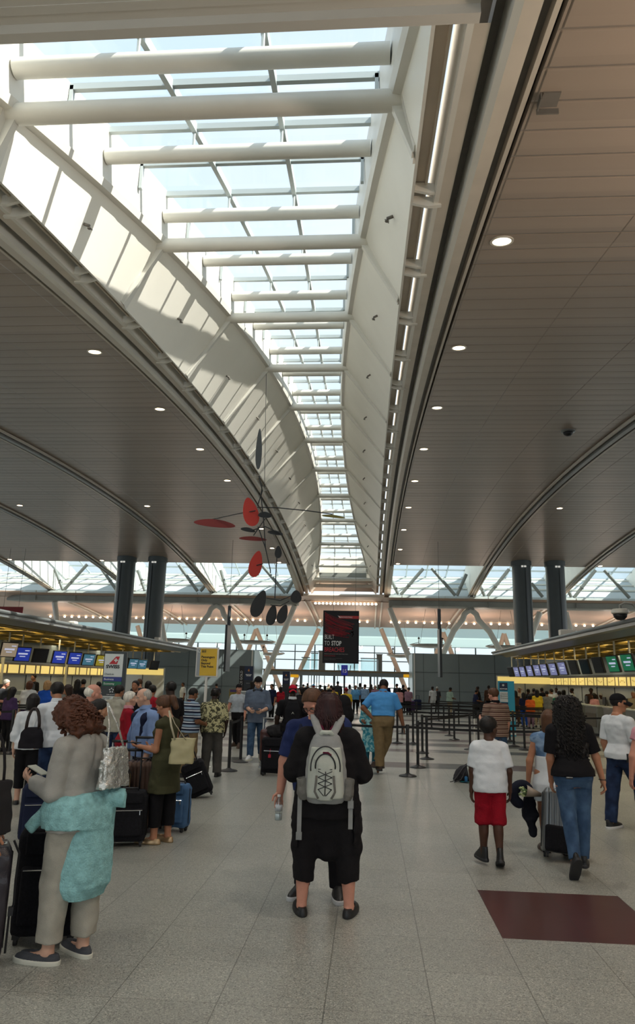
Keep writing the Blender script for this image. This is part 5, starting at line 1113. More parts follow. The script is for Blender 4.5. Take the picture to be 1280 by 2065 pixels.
# ------------------------------------------------------------------ people
def spot(fx, fy, tx, ty, f=1.0):
    p = atZ(fx, fy); return p, atY(tx, ty, p.y).z*f
def spotY(x, Y, ty): p = atY(x, 1400, Y); return Vector((p.x, Y, 0)), atY(x, ty, Y).z
def stripes(name, cols, period, axis=2, rough=.85):
    """cloth stripes along an axis; cols = [(width share, colour)]"""
    m = cloth(name, '#888888', rough); N = m.node_tree.nodes; L = m.node_tree.links; p = N['Principled BSDF']
    for l in list(p.inputs['Base Color'].links): L.remove(l)
    tc = N.new('ShaderNodeTexCoord'); s = N.new('ShaderNodeSeparateXYZ'); L.new(tc.outputs['Object'], s.inputs[0])
    d = N.new('ShaderNodeMath'); d.operation = 'DIVIDE'; d.inputs[1].default_value = period; L.new(s.outputs[axis], d.inputs[0]); f = N.new('ShaderNodeMath'); f.operation = 'FRACT'; L.new(d.outputs[0], f.inputs[0])
    r = N.new('ShaderNodeValToRGB'); r.color_ramp.interpolation = 'CONSTANT'; e = r.color_ramp.elements; x = 0
    for i, (w, c) in enumerate(cols):
        if i == 0: q = e[0]
        elif i == 1: q = e[1]
        else: q = e.new(x)
        q.position = x; q.color = (*lin(c), 1); x += w
    L.new(f.outputs[0], r.inputs[0]); L.new(r.outputs[0], p.inputs['Base Color']); return m
def blotch(name, c1, c2, scale, lo=.45, hi=.55, c3=None, rough=.85, dist=0.0):
    m = cloth(name, c1, rough); N = m.node_tree.nodes; L = m.node_tree.links; p = N['Principled BSDF']
    for l in list(p.inputs['Base Color'].links): L.remove(l)
    tc = N.new('ShaderNodeTexCoord'); n = N.new('ShaderNodeTexNoise'); n.inputs['Scale'].default_value = scale; n.inputs['Detail'].default_value = 2.5; n.inputs['Distortion'].default_value = dist; L.new(tc.outputs['Object'], n.inputs['Vector'])
    r = N.new('ShaderNodeValToRGB'); e = r.color_ramp.elements; e[0].position = lo; e[0].color = (*lin(c1), 1); e[1].position = hi; e[1].color = (*lin(c2), 1)
    if c3: q = e.new(min(.95, hi+.12)); q.color = (*lin(c3), 1)
    L.new(n.outputs[0], r.inputs[0]); L.new(r.outputs[0], p.inputs['Base Color']); return m
C_black = cloth('black_cloth', '#131215'); C_blackp = cloth('black_jersey', '#171517', bump=.5); C_denim = blotch('denim_blue', '#2f4560', '#48627f', 9, .35, .7); C_denimd = blotch('denim_dark', '#1c2740', '#2b3d5e', 8, .4, .7)
C_white = cloth('white_cotton', '#d3d8dc', var=.05); C_grey = cloth('grey_knit', '#a3a19a', bump=.6, bscale=260); C_sand = cloth('sand_trouser', '#a09c90'); C_teal = cloth('teal_fleece', '#8cbcbd', bump=1.0, bscale=90, var=.2, vscale=25)
C_olive = cloth('olive_cloth', '#3d3d29'); C_beige = cloth('beige_shirt', '#a5a294'); C_redc = cloth('red_wool', '#8e1626'); C_pink = cloth('pink_cotton', '#c98f9a'); C_bluesh = cloth('pale_blue_shirt', '#7f98c4'); C_navy = cloth('navy_cloth', '#1c2138'); C_khaki = cloth('khaki_cotton', '#857455', wst=None) if False else cloth('khaki_cotton', '#7d6a4e'); C_greyt = cloth('grey_trouser', '#4a4845')
C_tee = cloth('pale_grey_tee', '#a9b2bb'); C_cham = cloth('chambray', '#5e6a7c'); C_polo = cloth('sky_blue_polo', '#4d92cf', var=.06); C_khakip = cloth('khaki_pleat', '#7c6a4c'); C_redsh = cloth('red_shorts', '#8f0d20', bump=.6, bscale=120)
S_blk = mat('shoe_black', '#151517', .45, bump=.15, bscale=80); S_grey = cloth('shoe_canvas', '#44464a'); S_white = mat('sole_white', '#c9c8ba', .6); S_brown = mat('shoe_brown', '#3a281e', .4); S_gold = mat('shoe_gold', '#b59a77', .28, .7); S_solek = mat('sole_dark', '#232325', .6); S_wht = mat('shoe_white', '#c8cacb', .5)
NOFT = dict(kind='sneaker', m=S_blk, sole=S_solek)
down = ((.14, .02, -1), (.04, .18, -1))
# --- woman with the pale grey backpack
bw, bwH = spot(655, 1846, 655, 1391)
def wing(F, B):
    for sd in 'LR':
        sho, el, wr, fd, sg = B.arm[sd]; F.cap(sho-NV(0, 0, .03), el+NV(sg*.0, 0, .0), .078, .058, k=.05, sy=1.0); F.cap(B.T(sg*.09, 0, .12), el-NV(sg*.02, 0, -.05), .080, .06, k=.05)
def harem(F, B):
    F.cap(B.T(-.045, .0, -.02), B.leg['L'][1]+NV(-.03, 0, .02), .112, .078, k=.05); F.cap(B.T(.045, 0, -.02), B.leg['R'][1]+NV(.03, 0, .02), .112, .078, k=.05); F.cap(B.T(0, .0, -.02), B.T(0, 0, -.25), .12, .085, k=.06)
Pw = pose(legL=((.19, 0, -1), (.03, .0, -1)), legR=((.19, 0.0, -1), (.03, .0, -1)), armL=((.36, .12, -1), (-.45, .9, .1)), armR=((.36, .12, -1), (-.45, .9, .1)), handL='hold', handR='hold', hp=.12)
tW, BW = person('woman in loose black clothes seen from behind wearing a pale grey backpack', bw, 0.02, bwH*1.0, Pw, 'pink', ('bob', 'maroon', .07), 'f', 1.18, curl=(.135, 190, .064, 21, .004, .03, .0036),
    top=dict(m=C_blackp, sleeve=1.25, hem=-.10, ease=.022, sl_r=1.25, extra=[wing], wr=.006, loose=.11), bottom=dict(m=C_blackp, len=1.55, w=(.072, .056, .044), extra=[harem], wr=.007), shoes=dict(kind='flat', m=S_blk), vox=.0075)
F = Field(); F.col(BW.pel, np.eye(3), np.array([(-.23, .160, .10, 0), (-.15, .168, .108, 0), (.02, .150, .105, 0), (.12, .130, .095, 0), (.2, .11, .08, 0)])*bwH, k=0, pw=2.3)
F.col(BW.pel, np.eye(3), np.array([(-.30, .13, .2, 0), (.02, .128, .2, 0), (.10, .10, .2, 0)])*bwH, k=.01, pw=3, op='-')
field_obj('open_vest', F.mesh(.009, wrinkle(.006)), C_blackp, tW)
# --- man in navy tee facing her, half hidden
mp_ = atZ(642, 1806); Pm = pose(armR=((.36, .05, -1), (.20, .06, -1)), handR='cup', palmR=(-.35, .9, -.1), armL=((.05, .35, -1), (-.25, .55, 1.2)), handL='hold', hp=.62, hy=-.30, lean=.05, side=.07, legL=((.10, .03, -1), (.05, -.02, -1)), legR=((.08, .03, -1), (.03, -.02, -1)))
tM, BM = person('bearded man in glasses and navy tee facing the backpack woman, holding a water bottle', mp_, PI-.12, atY(630, 1386, mp_.y).z*1.025, Pm, 'pink', ('short', 'brown', .1), 'm', 1.2, .03,
    top=dict(m=cloth('navy_tee', '#25305a'), sleeve=.85, hem=-.04), bottom=dict(m=C_black, w=(.058, .044, .038)), shoes=dict(kind='sneaker', m=S_blk, sole=S_wht), vox=.0078, eyes=True, glasses=True)
# --- woman with auburn curls at the left
cp, cH = spot(128, 1936, 150, 1408, 1.035)
Pc = pose(lean=.06, hp=.75, hy=.12, armL=((.10, .18, -1), (-.22, 1, .25)), armR=((.12, .10, -1), (-.42, 1, .28)), handL='hold', handR='hold', palmL=(-.6, .2, .8), palmR=(-.6, .2, .8), legL=((.02, .10, -1), (.0, .02, -1)), legR=((.06, -.08, -1), (.0, -.04, -1)))
tC, BC = person('woman with auburn curls in a grey cardigan, a teal fleece around her waist', cp, 1.22, cH, Pc, 'pale', ('curly', 'auburn', .085), 'f', 1.08,
    top=dict(m=C_grey, sleeve=1.9, hem=-.06, ease=.018, name='cardigan', wr=.005), bottom=dict(m=C_sand, len=1.85, w=(.072, .056, .048), wr=.006), shoes=dict(kind='flat', m=S_grey, sole=S_white), vox=.0075, curl=(.10, 170, .074, 11, .013, .04, .0036))
# fleece wrapped round the waist and hanging at her side
F = Field(); H_ = cH; F.col(BC.pel, BC.Rt, np.array([(-.05, .140, .118, 0), (.0, .146, .124, 0), (.045, .138, .115, 0), (.075, .120, .100, 0)])*H_, k=0, pw=2.2)
F.col(BC.pel+NV(.045, -.02, 0)*1, np.eye(3), np.array([(-.30, .10, .07, -.02), (-.26, .115, .098, -.015), (-.12, .115, .110, -.01), (.0, .105, .11, 0), (.05, .08, .09, 0)])*H_, k=.04, pw=2.4, slope=.18)
F.cap(BC.T(.07, -.11, .05), BC.T(.10, -.155, .045), .062, .060, k=.03, c1=True); F.cap(BC.T(.09, -.14, .047), BC.T(.12, -.185, .043), .040, .044, k=.01, op='-')
F.cap(BC.T(-.06, .10, .01), BC.T(-.10, .155, -.055), .045, .042, k=.03, c1=True)
field_obj('tied_fleece', F.mesh(.0085, wrinkle(.009, 11, (1, 1, .8))), C_teal, tC)
b = MB(); b.box((0, 0, 0), (.075, .15, .009), None, .003); pr_ = BC.arm['L'][2]*.5+BC.arm['R'][2]*.5
R_c = Matrix.Rotation(1.22, 3, 'Z'); o = b.build('phone', mat('phone_silver', '#b9bbae', .35), None, False, Vector(cp)+R_c @ Vector(pr_+NV(.02, .12, .05))); o.rotation_euler = (.35, 0, 1.22); tag(o, 'pale phone in the hands of the auburn haired woman', 'phone')
# --- person cut by the left edge
lp = atZ(-104, 1962); tL, BL = person('person at the very left edge in a white jacket and black trousers', lp, -1.15, 1.70, pose(hy=.5, armR=((.30, .30, -1), (.15, .35, -1)), armL=((.1, .1, -1), (0, .5, -1))), 'tan', ('short', 'darkbrown'), 'm', .95,
    top=dict(m=stripes('white_grey_stripe', [(.72, '#c4c9cb'), (.28, '#7c838a')], .11, 1), sleeve=1.9, hem=-.05, name='jacket'), bottom=dict(m=C_black, w=(.064, .050, .046)), shoes=dict(kind='sneaker', m=S_blk, sole=S_wht), vox=.009)
# --- woman in white top with black tote
wp, wH = spot(44, 1622, 58, 1396)
tA, BA = person('woman in a white top and black trousers with a black tote, back to us', wp, .25, wH, pose(armR=((.2, .1, -1), (-.1, .7, -.4)), legL=((.02, .12, -1), (0, -.08, -1)), legR=((.02, -.06, -1), (0, -.15, -1))), 'pale', ('bob', 'black', .05), 'f', .98,
    top=dict(m=C_white, sleeve=1.4, hem=-.04, ease=.02, sl_r=1.15), bottom=dict(m=C_black, len=1.6, w=(.066, .05, .042)), shoes=dict(kind='flat', m=S_blk), vox=.010)
# --- young man in white shirt
p, h = spotY(118, 9.6, 1371); person('young man with black hair in a white shirt behind the auburn haired woman', p, .7, h, pose(hp=.35, lean=.05, armL=((.1, .2, -1), (-.1, .7, -.5))), 'tan', ('short', 'black'), 'm', .95, top=dict(m=C_white, sleeve=1.0, hem=-.03, collar=True), bottom=dict(m=C_denimd), shoes=NOFT, vox=.010)
# --- old man, white hair, pink skin
p, h = spotY(184, 8.9, 1375); person('old man with thin white hair and a ruddy face in a dark shirt', p, -1.2, h, pose(hp=.1), 'pink', ('fringe', 'white'), 'm', 1.1, .02, top=dict(m=cloth('dark_print', '#26262c'), sleeve=.7, collar=True), bottom=dict(m=C_navy), shoes=NOFT, vox=.010, eyes=True)
# --- woman with black updo
p, h = spotY(197, 7.9, 1406); person('woman with black hair pinned up in a sleeveless black top', p, -1.05, h, pose(hp=.25, armL=((.1, .1, -1), (-.3, .8, -.2)), armR=((.16, .05, -1), (-.2, .7, -.3))), 'olive', ('bun', 'black'), 'f', 1.0, top=dict(m=C_black, sleeve=0, hem=-.06), bottom=dict(m=C_black), shoes=NOFT, vox=.010)
# --- man in beige shirt
p, h = spotY(237, 13.4, 1379); person('man in an untucked beige shirt and jeans with his back to us', p, -.35, h, pose(hp=.2, hy=-.25, armR=((.16, .15, -1), (-.25, .8, .1)), armL=((.16, .05, -1), (-.1, .6, -.4))), 'tan', ('short', 'black'), 'm', 1.05, top=dict(m=C_beige, sleeve=.95, hem=-.05, loose=.118, collar=True), bottom=dict(m=C_denimd), shoes=NOFT, vox=.012)
# --- woman in red cardigan
p, h = spotY(262, 11.0, 1392); person('white haired woman in a red cardigan over a pink collar', p, -1.15, h, pose(armR=((.12, .1, -1), (-.3, .9, -.1)), armL=((.12, .1, -1), (-.3, .9, -.1))), 'pale', ('short', 'white'), 'f', 1.1, top=dict(m=C_redc, sleeve=1.9, hem=-.06, name='cardigan', collar=True, collar_m=C_pink), bottom=dict(m=C_navy), shoes=NOFT, vox=.010, eyes=True)
# --- old man blue shirt, sweater on the shoulders
def scarf(m):
    def f(F, B): pass
    return f
p, h = spotY(300, 9.3, 1386); tO, BO = person('grey haired man in a pale blue shirt with a navy sweater over his shoulders', p, 2.3, h*1.01, pose(hp=.15, hy=-.2, lean=.06, armR=((.30, .16, -1), (.12, .22, -1)), handR='hold', armL=((.14, .05, -1), (-.1, .4, -1))), 'pale', ('receding', 'grey'), 'm', 1.12, .02, top=dict(m=C_bluesh, sleeve=1.72, hem=-.04, collar=True), bottom=dict(m=C_navy), shoes=NOFT, vox=.009, eyes=True)
F = Field()
for sg in (-1, 1): F.cap(BO.T(sg*.055, -.035, .285), BO.T(sg*.085, .045, .235), .05, .05, k=.02); F.cap(BO.T(sg*.085, .05, .24), BO.T(sg*.05, .075, .06), .055, .035, k=.03, sy=.6)
F.cap(BO.T(-.07, -.055, .255), BO.T(.07, -.055, .255), .06, .06, k=.03); field_obj('sweater', F.mesh(.010, wrinkle(.006)), C_navy, tO)
# --- woman in olive top with ponytail
op, oH = spot(322, 1700, 320, 1399)
tP, BP = person('woman with a brown ponytail in a long sleeveless olive top and gold shoes', op, 1.25, oH*1.01, pose(hp=.5, lean=.02, armL=((.05, .12, -1), (-.1, 1, .12)), armR=((.08, .02, -1), (-.3, 1, .05)), handL='cup', handR='cup', palmL=(0, .1, 1), palmR=(0, .1, 1), legL=((.02, .07, -1), (0, .0, -1)), legR=((.03, -.04, -1), (0, -.05, -1))), 'tan', ('pony', 'brown', .035), 'f', .98,
    top=dict(m=C_olive, sleeve=0, hem=-.20, flare=.115, name='top'), bottom=dict(m=C_black, len=1.72, w=(.066, .048, .040)), shoes=dict(kind='flat', m=S_gold), vox=.009, eyes=True)
# --- man in dark tee
p, h = spotY(345, 12.4, 1371); person('tall man with dark skin in a black tee looking left', p, 1.0, h, pose(hp=.05), 'deep', ('crop', 'black'), 'm', 1.02, top=dict(m=C_black, sleeve=.75), bottom=dict(m=cloth('blue_trouser', '#22306b')), shoes=dict(kind='sneaker', m=mat('shoe_tan', '#8d7a63', .6), sole=S_white), vox=.011)
# --- striped polo man
p, h = spotY(386, 13.6, 1384); M_str = stripes('navy_white_stripe', [(.30, '#171d33'), (.20, '#c3cad2'), (.14, '#171d33'), (.36, '#8ba0b5')], .105); person('man in a navy and white striped polo and khaki trousers', p, -.75, h, pose(hp=.30, armR=((.14, .1, -1), (-.3, .8, -.2)), armL=((.14, .02, -1), (-.1, .5, -.8))), 'brown', ('crop', 'black'), 'm', 1.12, .03, top=dict(m=M_str, sleeve=.85, hem=-.04, collar=True), bottom=dict(m=C_khaki, w=(.072, .064, .060), wr=.008), shoes=NOFT, vox=.011)
# --- man in hawaiian shirt
p, h = spot(424, 1566, 424, 1385); M_haw = blotch('leaf_print', '#b9b48a', '#23241d', 11, .47, .53, '#5d5b45', dist=2.2); person('man in a cream and black leaf print shirt and grey trousers, back to us', p, .12, h, pose(hp=.12, armL=((.2, .05, -1), (-.1, .5, -1)), armR=((.2, .02, -1), (-.1, .5, -1)), legL=((.03, -.06, -1), (.05, -.02, -1)), legR=((.05, .05, -1), (.03, -.08, -1))), 'deep', ('crop', 'black'), 'm', 1.05, .02, top=dict(m=M_haw, sleeve=.95, hem=-.04, loose=.12, collar=True), bottom=dict(m=C_greyt, w=(.066, .056, .050)), shoes=dict(kind='dress', m=S_blk), vox=.011)
# --- walking pair
p, h = spot(476, 1508, 483, 1378); person('man in a pale grey tee, black jeans and dark cap walking toward us', p, PI-.25, h, pose(hy=.75, armR=((.28, .15, -1), (.12, .25, -1)), armL=((.2, .1, -1), (.0, .3, -1)), legL=((.03, .1, -1), (.02, .0, -1)), legR=((.03, -.12, -1), (.02, -.3, -1))), 'pink', ('crop', 'brown'), 'm', .98, top=dict(m=C_tee, sleeve=.55, hem=.02), bottom=dict(m=C_black, w=(.06, .046, .040)), shoes=dict(kind='boot', m=S_brown), vox=.012, eyes=True, hat=cap_hat(C_black, True))
p, h = spot(514, 1538, 521, 1367); tK, BK = person('man in a grey blue shirt and jeans with headphones round his neck walking toward us', p, PI+.08, h, pose(hp=.28, hy=.1, lean=.03, armR=((.10, .08, -1), (-.30, .75, -.15)), armL=((.22, .1, -1), (-.55, .8, -.25)), handR='hold', handL='hold', legR=((.04, .20, -1), (.0, .10, -1)), legL=((.02, -.15, -1), (.02, -.42, -1)), footL=(.2, .75, -.55)), 'pale', ('short', 'black'), 'm', .98,
    top=dict(m=C_cham, sleeve=1.35, hem=-.09, loose=.112, collar=True), bottom=dict(m=C_denim, w=(.062, .046, .040)), shoes=dict(kind='sneaker', m=S_wht, sole=S_white), vox=.0095, eyes=True, hat=cap_hat(C_black, True))
b = MB(); n_ = BK.neck; b.tube([Vector(n_+BK.Rs@NV(.085*math.cos(a), .02+.075*math.sin(a), .0)) for a in np.linspace(-1.15*PI+.6, .15*PI-.6+PI*0, 14)], .012, 8)
for sg in (-1, 1): b.lathe([(0, -.02), (.036, -.02), (.04, 0), (.036, .02), (0, .02)], 12, Vector(n_+BK.Rs@NV(sg*.075, .055, -.02)), Matrix.Rotation(PI/2, 3, 'X'))
o = b.build('headphones', M_black, None, True, p); o.rotation_euler = (0, 0, PI+.08); tag(o, 'black headphones round the neck of the man in the grey blue shirt', 'headphones')
# --- man with red cap and black backpack
p, h = spotY(590, 14.3, 1381); tR, BR = person('man in a red cap and black polo with a black backpack pushing a luggage trolley', p, .15, h*1.01, pose(armL=((.32, .15, -1), (.05, .35, -1)), armR=((.25, .2, -1), (0, .4, -.8)), hp=.05, legL=((.03, .05, -1), (0, -.05, -1))), 'deep', ('crop', 'black'), 'm', 1.08, top=dict(m=C_black, sleeve=.8, hem=-.05, collar=True, collar_m=C_white), bottom=dict(m=C_navy), shoes=NOFT, vox=.011, hat=cap_hat(cloth('red_cap', '#b3122a'), True))
# --- woman in headscarf
p, h = spotY(692, 11.6, 1399)
def scarf_hat(B, t, vox):
    F = Field(); k = B.hk; F.ell(B.hp(0, -.016, .014), NV(.054, .066, .060)*k, B.Rh, k=0); F.cap(B.hp(0, -.03, -.03), B.hp(0, -.035, -.13), .066*k, .085*k, k=.04); F.ell(B.hp(0, .075, -.018), NV(.040, .058, .058)*k, B.Rh, k=.01, op='-'); field_obj('headscarf', F.mesh(.010, wrinkle(.004)), C_black, t)
person('woman in a black headscarf and dark top looking left', p, 1.15, h, pose(), 'olive', None, 'f', 1.0, top=dict(m=cloth('dark_violet', '#211d28'), sleeve=1.9), bottom=dict(m=C_black), shoes=NOFT, vox=.010, hat=scarf_hat)
# --- man in blue polo leaning on the post
pp = atZ(772, 1562); hP = 1.83
tB, BB = person('man in a sky blue polo and khaki trousers leaning on a queue post', pp, -.06, hP, pose(side=.0, lean=.16, hp=.55, hy=-.1, armL=((.75, -.15, -1), (-.75, .0, -.75)), armR=((.42, .22, -1), (.25, .12, -1)), handR='flat', handL='flat', legR=((-.10, .42, -1), (-.42, -.05, -1)), footR=(.1, .35, -1), legL=((-.06, -.02, -1), (-.02, .0, -1))), 'brown', ('short', 'black'), 'm', 1.12, .02,
    top=dict(m=C_polo, sleeve=.85, hem=.035, ease=.020, loose=.108, tuck=True, collar=True), bottom=dict(m=C_khakip, w=(.074, .060, .050), waist=.06, wr=.006, wst=(1.6, 1.6, .5)), shoes=dict(kind='dress', m=S_brown, sole=S_solek), vox=.0095)
F = Field(); st_ = BB.st.copy(); BB.torso(F, .021, .038*hP, .058*hP, st_); field_obj('belt', F.mesh(.008), mat('belt_leather', '#3b1f1a', .4), tB)
# --- woman in turquoise dress
M_tq = blotch('turquoise_print', '#3c93a8', '#9fd3d6', 16, .46, .58); p, h = spot(747, 1545, 752, 1397); person('woman in a long turquoise print tunic facing us behind the man in blue polo', p, PI-.2, h, pose(hp=.1, armL=((.12, .1, -1), (-.3, .8, -.1)), armR=((.12, .05, -1), (-.3, .8, -.1))), 'brown', ('short', 'black'), 'f', 1.12, top=dict(m=M_tq, sleeve=1.1, hem=-.05), bottom=dict(m=cloth('teal_legging', '#2f6f83'), w=(.06, .045, .04)), skirt=dict(st=[(-.33, .135, .12, 0), (-.15, .12, .10, 0), (0, .112, .09, 0), (.05, .10, .08, 0)], m=M_tq, name='tunic_skirt'), shoes=dict(kind='flat', m=S_brown), vox=.012, eyes=True, glasses=True)
# --- boy in red shorts
rp, rH = spot(993, 1748, 990, 1453)
tY, BY = person('boy in a white tee and red shorts walking away from us', rp, .05, rH, pose(hy=-.95, hp=.02, armL=((.18, .06, -1), (.02, .18, -1)), armR=((.24, -.10, -1), (.05, .25, -1)), legL=((.0, .14, -1), (.0, .05, -1)), legR=((-.02, -.02, -1), (.0, -.18, -1)), footR=(.15, .9, -.35)), 'dark', ('short', 'black'), 'c', 1.0,
    top=dict(m=C_white, sleeve=.85, hem=-.055, loose=.112, sl_r=1.15, wr=.005), bottom=dict(m=C_redsh, len=1.12, w=(.066, .058, .056), wr=.006, k=.02), shoes=dict(kind='boot', m=S_blk, sole=S_solek), vox=.0078)
# --- man in brown striped polo
M_bst = stripes('brown_stripe', [(.42, '#5a4038'), (.10, '#b9a793'), (.28, '#6a4f45'), (.20, '#9d8a7a')], .075); p, h = spotY(998, 14.2, 1385); person('man in a brown and cream striped polo and jeans behind the boy', p, .45, h, pose(hp=.25, hy=.35, armL=((.15, .1, -1), (-.3, .9, .3)), armR=((.16, .02, -1), (0, .2, -1)), legR=((.06, -.1, -1), (.06, -.1, -1))), 'pink', ('short', 'brown'), 'm', 1.08, .02, top=dict(m=M_bst, sleeve=.9, hem=-.05, loose=.115, collar=True, collar_m=C_black), bottom=dict(m=C_denim), shoes=dict(kind='dress', m=S_brown), vox=.011)
# --- woman with denim vest and white dress
p, h = spotY(1104, 8.7, 1428); M_dnv = blotch('denim_vest', '#5b7799', '#7f98b4', 10); tD, BD = person('woman in a denim vest over a short white dress, pulling the silver suitcase', p, -.08, h, pose(armL=((.30, .02, -1), (.10, .10, -1)), handL='grip', armR=((.16, -.1, -1), (.08, .0, -1)), handR='grip', legL=((.03, .1, -1), (0, -.05, -1)), legR=((.03, -.05, -1), (0, -.2, -1))), 'tan', ('long', 'brown', .12), 'f', 1.16,
    top=dict(m=M_dnv, sleeve=.0, hem=.09, ease=.022, name='vest', strap=False), bottom=dict(m=C_white, len=.35, ease=.0, waist=-.02, name='underskirt'), skirt=dict(st=[(-.175, .150, .125, 0), (-.06, .140, .120, -.01), (.03, .118, .098, 0), (.13, .112, .09, 0)], m=C_white, name='white_dress', amp=.004), shoes=dict(kind='flat', m=S_brown), vox=.009)
# --- woman with long black curls in jeans
jp, jH = spot(1166, 1768, 1152, 1414)
tJ, BJ = person('woman with very long black curls in a black tee and blue jeans walking away', jp, .0, jH*.99, pose(hp=-.05, side=-.03, armL=((.14, .12, -1), (-.05, .35, -1)), armR=((.32, .10, -1), (.22, .05, -1)), handR='hold', legL=((-.05, -.06, -1), (.02, -.45, -1)), footL=(.05, .60, -.85), legR=((.0, .10, -1), (-.03, .02, -1))), 'tan', ('bigcurly', 'black', .30), 'f', 1.08,
    top=dict(m=C_black, sleeve=.8, hem=-.01, ease=.018, sl_r=1.15), bottom=dict(m=C_denim, w=(.066, .044, .034), wr=.004), shoes=dict(kind='sneaker', m=S_blk, sole=S_solek), vox=.0076, curl=(.30, 260, .086, 3, .010, .05, .0036))
b = MB(); q_ = BJ.T(-.045, -.093, -.012); b.box(q_, (.065, .006, .028), Matrix.Rotation(-.1, 3, 'Z')); b.mi = 1; b.box(q_+NV(0, -.004, .006), (.06, .005, .014), Matrix.Rotation(-.1, 3, 'Z'))
o = b.build('pocket_phone', [M_black, mat('paper_white', '#c9c9c2', .6)], None, False, jp); tag(o, 'phone and paper in the back pocket of the blue jeans', 'phone')
b = MB(); w_ = BJ.arm['R'][2]; b.tube([Vector(w_-BJ.arm['R'][3]*.02+NV(.034*math.cos(a), .034*math.sin(a), .0)) for a in np.linspace(0, 2*PI, 17)], .004, 6); b.build('bracelet', M_black, tJ, True)
# --- man in cap and white tee
kp, kH = spot(1262, 1672, 1250, 1394)
tG, BG = person('man in a black cap, white tee and dark jeans striding to the right', kp, -1.15, kH*1.0, pose(hy=-.55, hp=.05, armL=((.16, -.10, -1), (.0, .25, -1)), armR=((.2, .15, -1), (-.1, .75, -.2)), legL=((.0, -.22, -1), (.0, -.16, -1)), legR=((.06, .48, -1), (.0, .05, -1))), 'tan', ('crop', 'black'), 'm', 1.05, top=dict(m=C_white, sleeve=.85, hem=-.02), bottom=dict(m=C_denimd, w=(.064, .050, .044)), shoes=dict(kind='sneaker', m=S_blk, sole=S_wht), vox=.009, hat=cap_hat(C_black))
b = MB(); b.box(BG.T(.118, -.030, -.005), (.04, .07, .11), None, .008); b.build('belt_pouch', M_black, tG)
# --- person at the right edge
p = atZ(1335, 1722); person('person cut by the right edge with a bare arm and pale trousers', p, .1, 1.66, pose(armL=((.28, .05, -1), (.05, .2, -1))), 'pink', ('bob', 'blonde', .05), 'f', 1.15, top=dict(m=C_pink, sleeve=.35), bottom=dict(m=cloth('mint_trouser', '#b5c9c2'), len=1.5), shoes=dict(kind='sneaker', m=S_grey, sole=S_white), vox=.010)
# ------------------------------------------------------------------ luggage
M_wheel = mat('wheel_rubber', '#1d1d1f', .6)
def suitcase(loc, w, d, h, m, label, rz=0.0, tilt=(0, 0), handle=0.0, kind='soft', ribs=0, trim=None, group=None, hm=None, rad=.06):
    t = thing('suitcase', label, 'suitcase', loc, 0, group); t.rotation_euler = (tilt[0], tilt[1], rz); b0 = .055
    F = Field(); def_ = [(b0, w/2-.012, d/2-.012, 0), (b0+.03, w/2, d/2, 0), (b0+h*.5, w/2, d/2, 0), (h-.05, w/2, d/2, 0), (h, w/2-.03, d/2-.025, 0)]
    F.col((0, 0, 0), np.eye(3), np.array(def_), k=0, pw=7)
    disp = (lambda P: -.012*(np.abs(((P[..., 0]+10)/(w/ribs)) % 1-.5) < .16)*(np.abs(P[..., 0]) < w/2-.03)*-1.0) if ribs else wrinkle(.003, 9)
    field_obj('shell', F.mesh(.009 if loc[1] < 9 else .013, disp), m, t)
    for sx in (-1, 1):
        for sy in (-1, 1):
            b = MB(); b.lathe([(0, -.012), (.028, -.012), (.028, .012), (0, .012)], 14, (sx*(w/2-.05), sy*(d/2-.04), .028), Matrix.Rotation(PI/2, 3, 'Y')); b.box((sx*(w/2-.05), sy*(d/2-.04), .055), (.045, .05, .03)); b.build('wheel', M_wheel, t)
    b = MB(); b.tube([(-.09, 0, h-.005), (-.08, 0, h+.025), (.08, 0, h+.025), (.09, 0, h-.005)], .011, 8); b.build('carry_handle', trim or M_black, t, True)
    if handle:
        b = MB()
        for sx in (-1, 1): b.tube([(sx*w*.24, d*.36, h-.05), (sx*w*.24, d*.36, h+handle)], .009, 8)
        b.build('telescopic_rod', hm or M_alu, t, True); b = MB(); b.tube([(-w*.27, d*.36, h+handle), (w*.27, d*.36, h+handle)], .016, 8); b.build('grip', M_black, t, True)
    if kind == 'soft':
        b = MB(); b.box((0, -d/2-.012, b0+h*.36), (w*.78, .05, h*.50), None, .02); p_ = b.build('front_pocket', m, t); b = MB(); b.tube([(-w*.36, -d/2-.04, b0+h*.58), (w*.36, -d/2-.04, b0+h*.58)], .005, 6); b.tube([(w*.30, -d/2-.042, b0+h*.58), (w*.30, -d/2-.045, b0+h*.50)], .006, 6); b.build('zipper', M_chrome, p_)
        b = MB(); b.box((0, -d/2-.01, b0+h*.80), (w*.72, .03, h*.2), None, .012); b.build('upper_pocket', m, t)
    b = MB(); b.tube([(-w/2-.002, 0, b0+.04), (-w/2-.002, 0, h-.06), (-w/2+.05, 0, h-.003), (w/2-.05, 0, h-.003), (w/2+.002, 0, h-.06), (w/2+.002, 0, b0+.04)], .006, 6); b.build('seam', trim or M_black, t, True)
    return t
L_blk = cloth('bag_black', '#17171b', bump=.5, bscale=150, var=.3, vscale=60); L_pur = mat('shell_plum', '#1e1620', .3, bump=.3, bscale=200, coat=.4); L_navy = cloth('bag_navy', '#1a2036'); L_brown = mat('shell_bronze', '#5b463b', .35, .35); L_silver = mat('shell_silver', '#74787a', .34, .6); L_blue = cloth('bag_blue', '#426287', bump=.5); L_maroon = mat('shell_maroon', '#4a2420', .35, coat=.3)
P_ = lambda px, py: atZ(px, py)
suitcase(P_(92, 1893), .46, .30, .74, L_blk, 'large black upright suitcase behind the auburn haired woman', .25)
q_ = P_(-82, 1955); t = suitcase(q_, .46, .27, .72, L_pur, 'glossy dark plum suitcase at the left edge with a hanging strap', .5, handle=0, kind='hard')
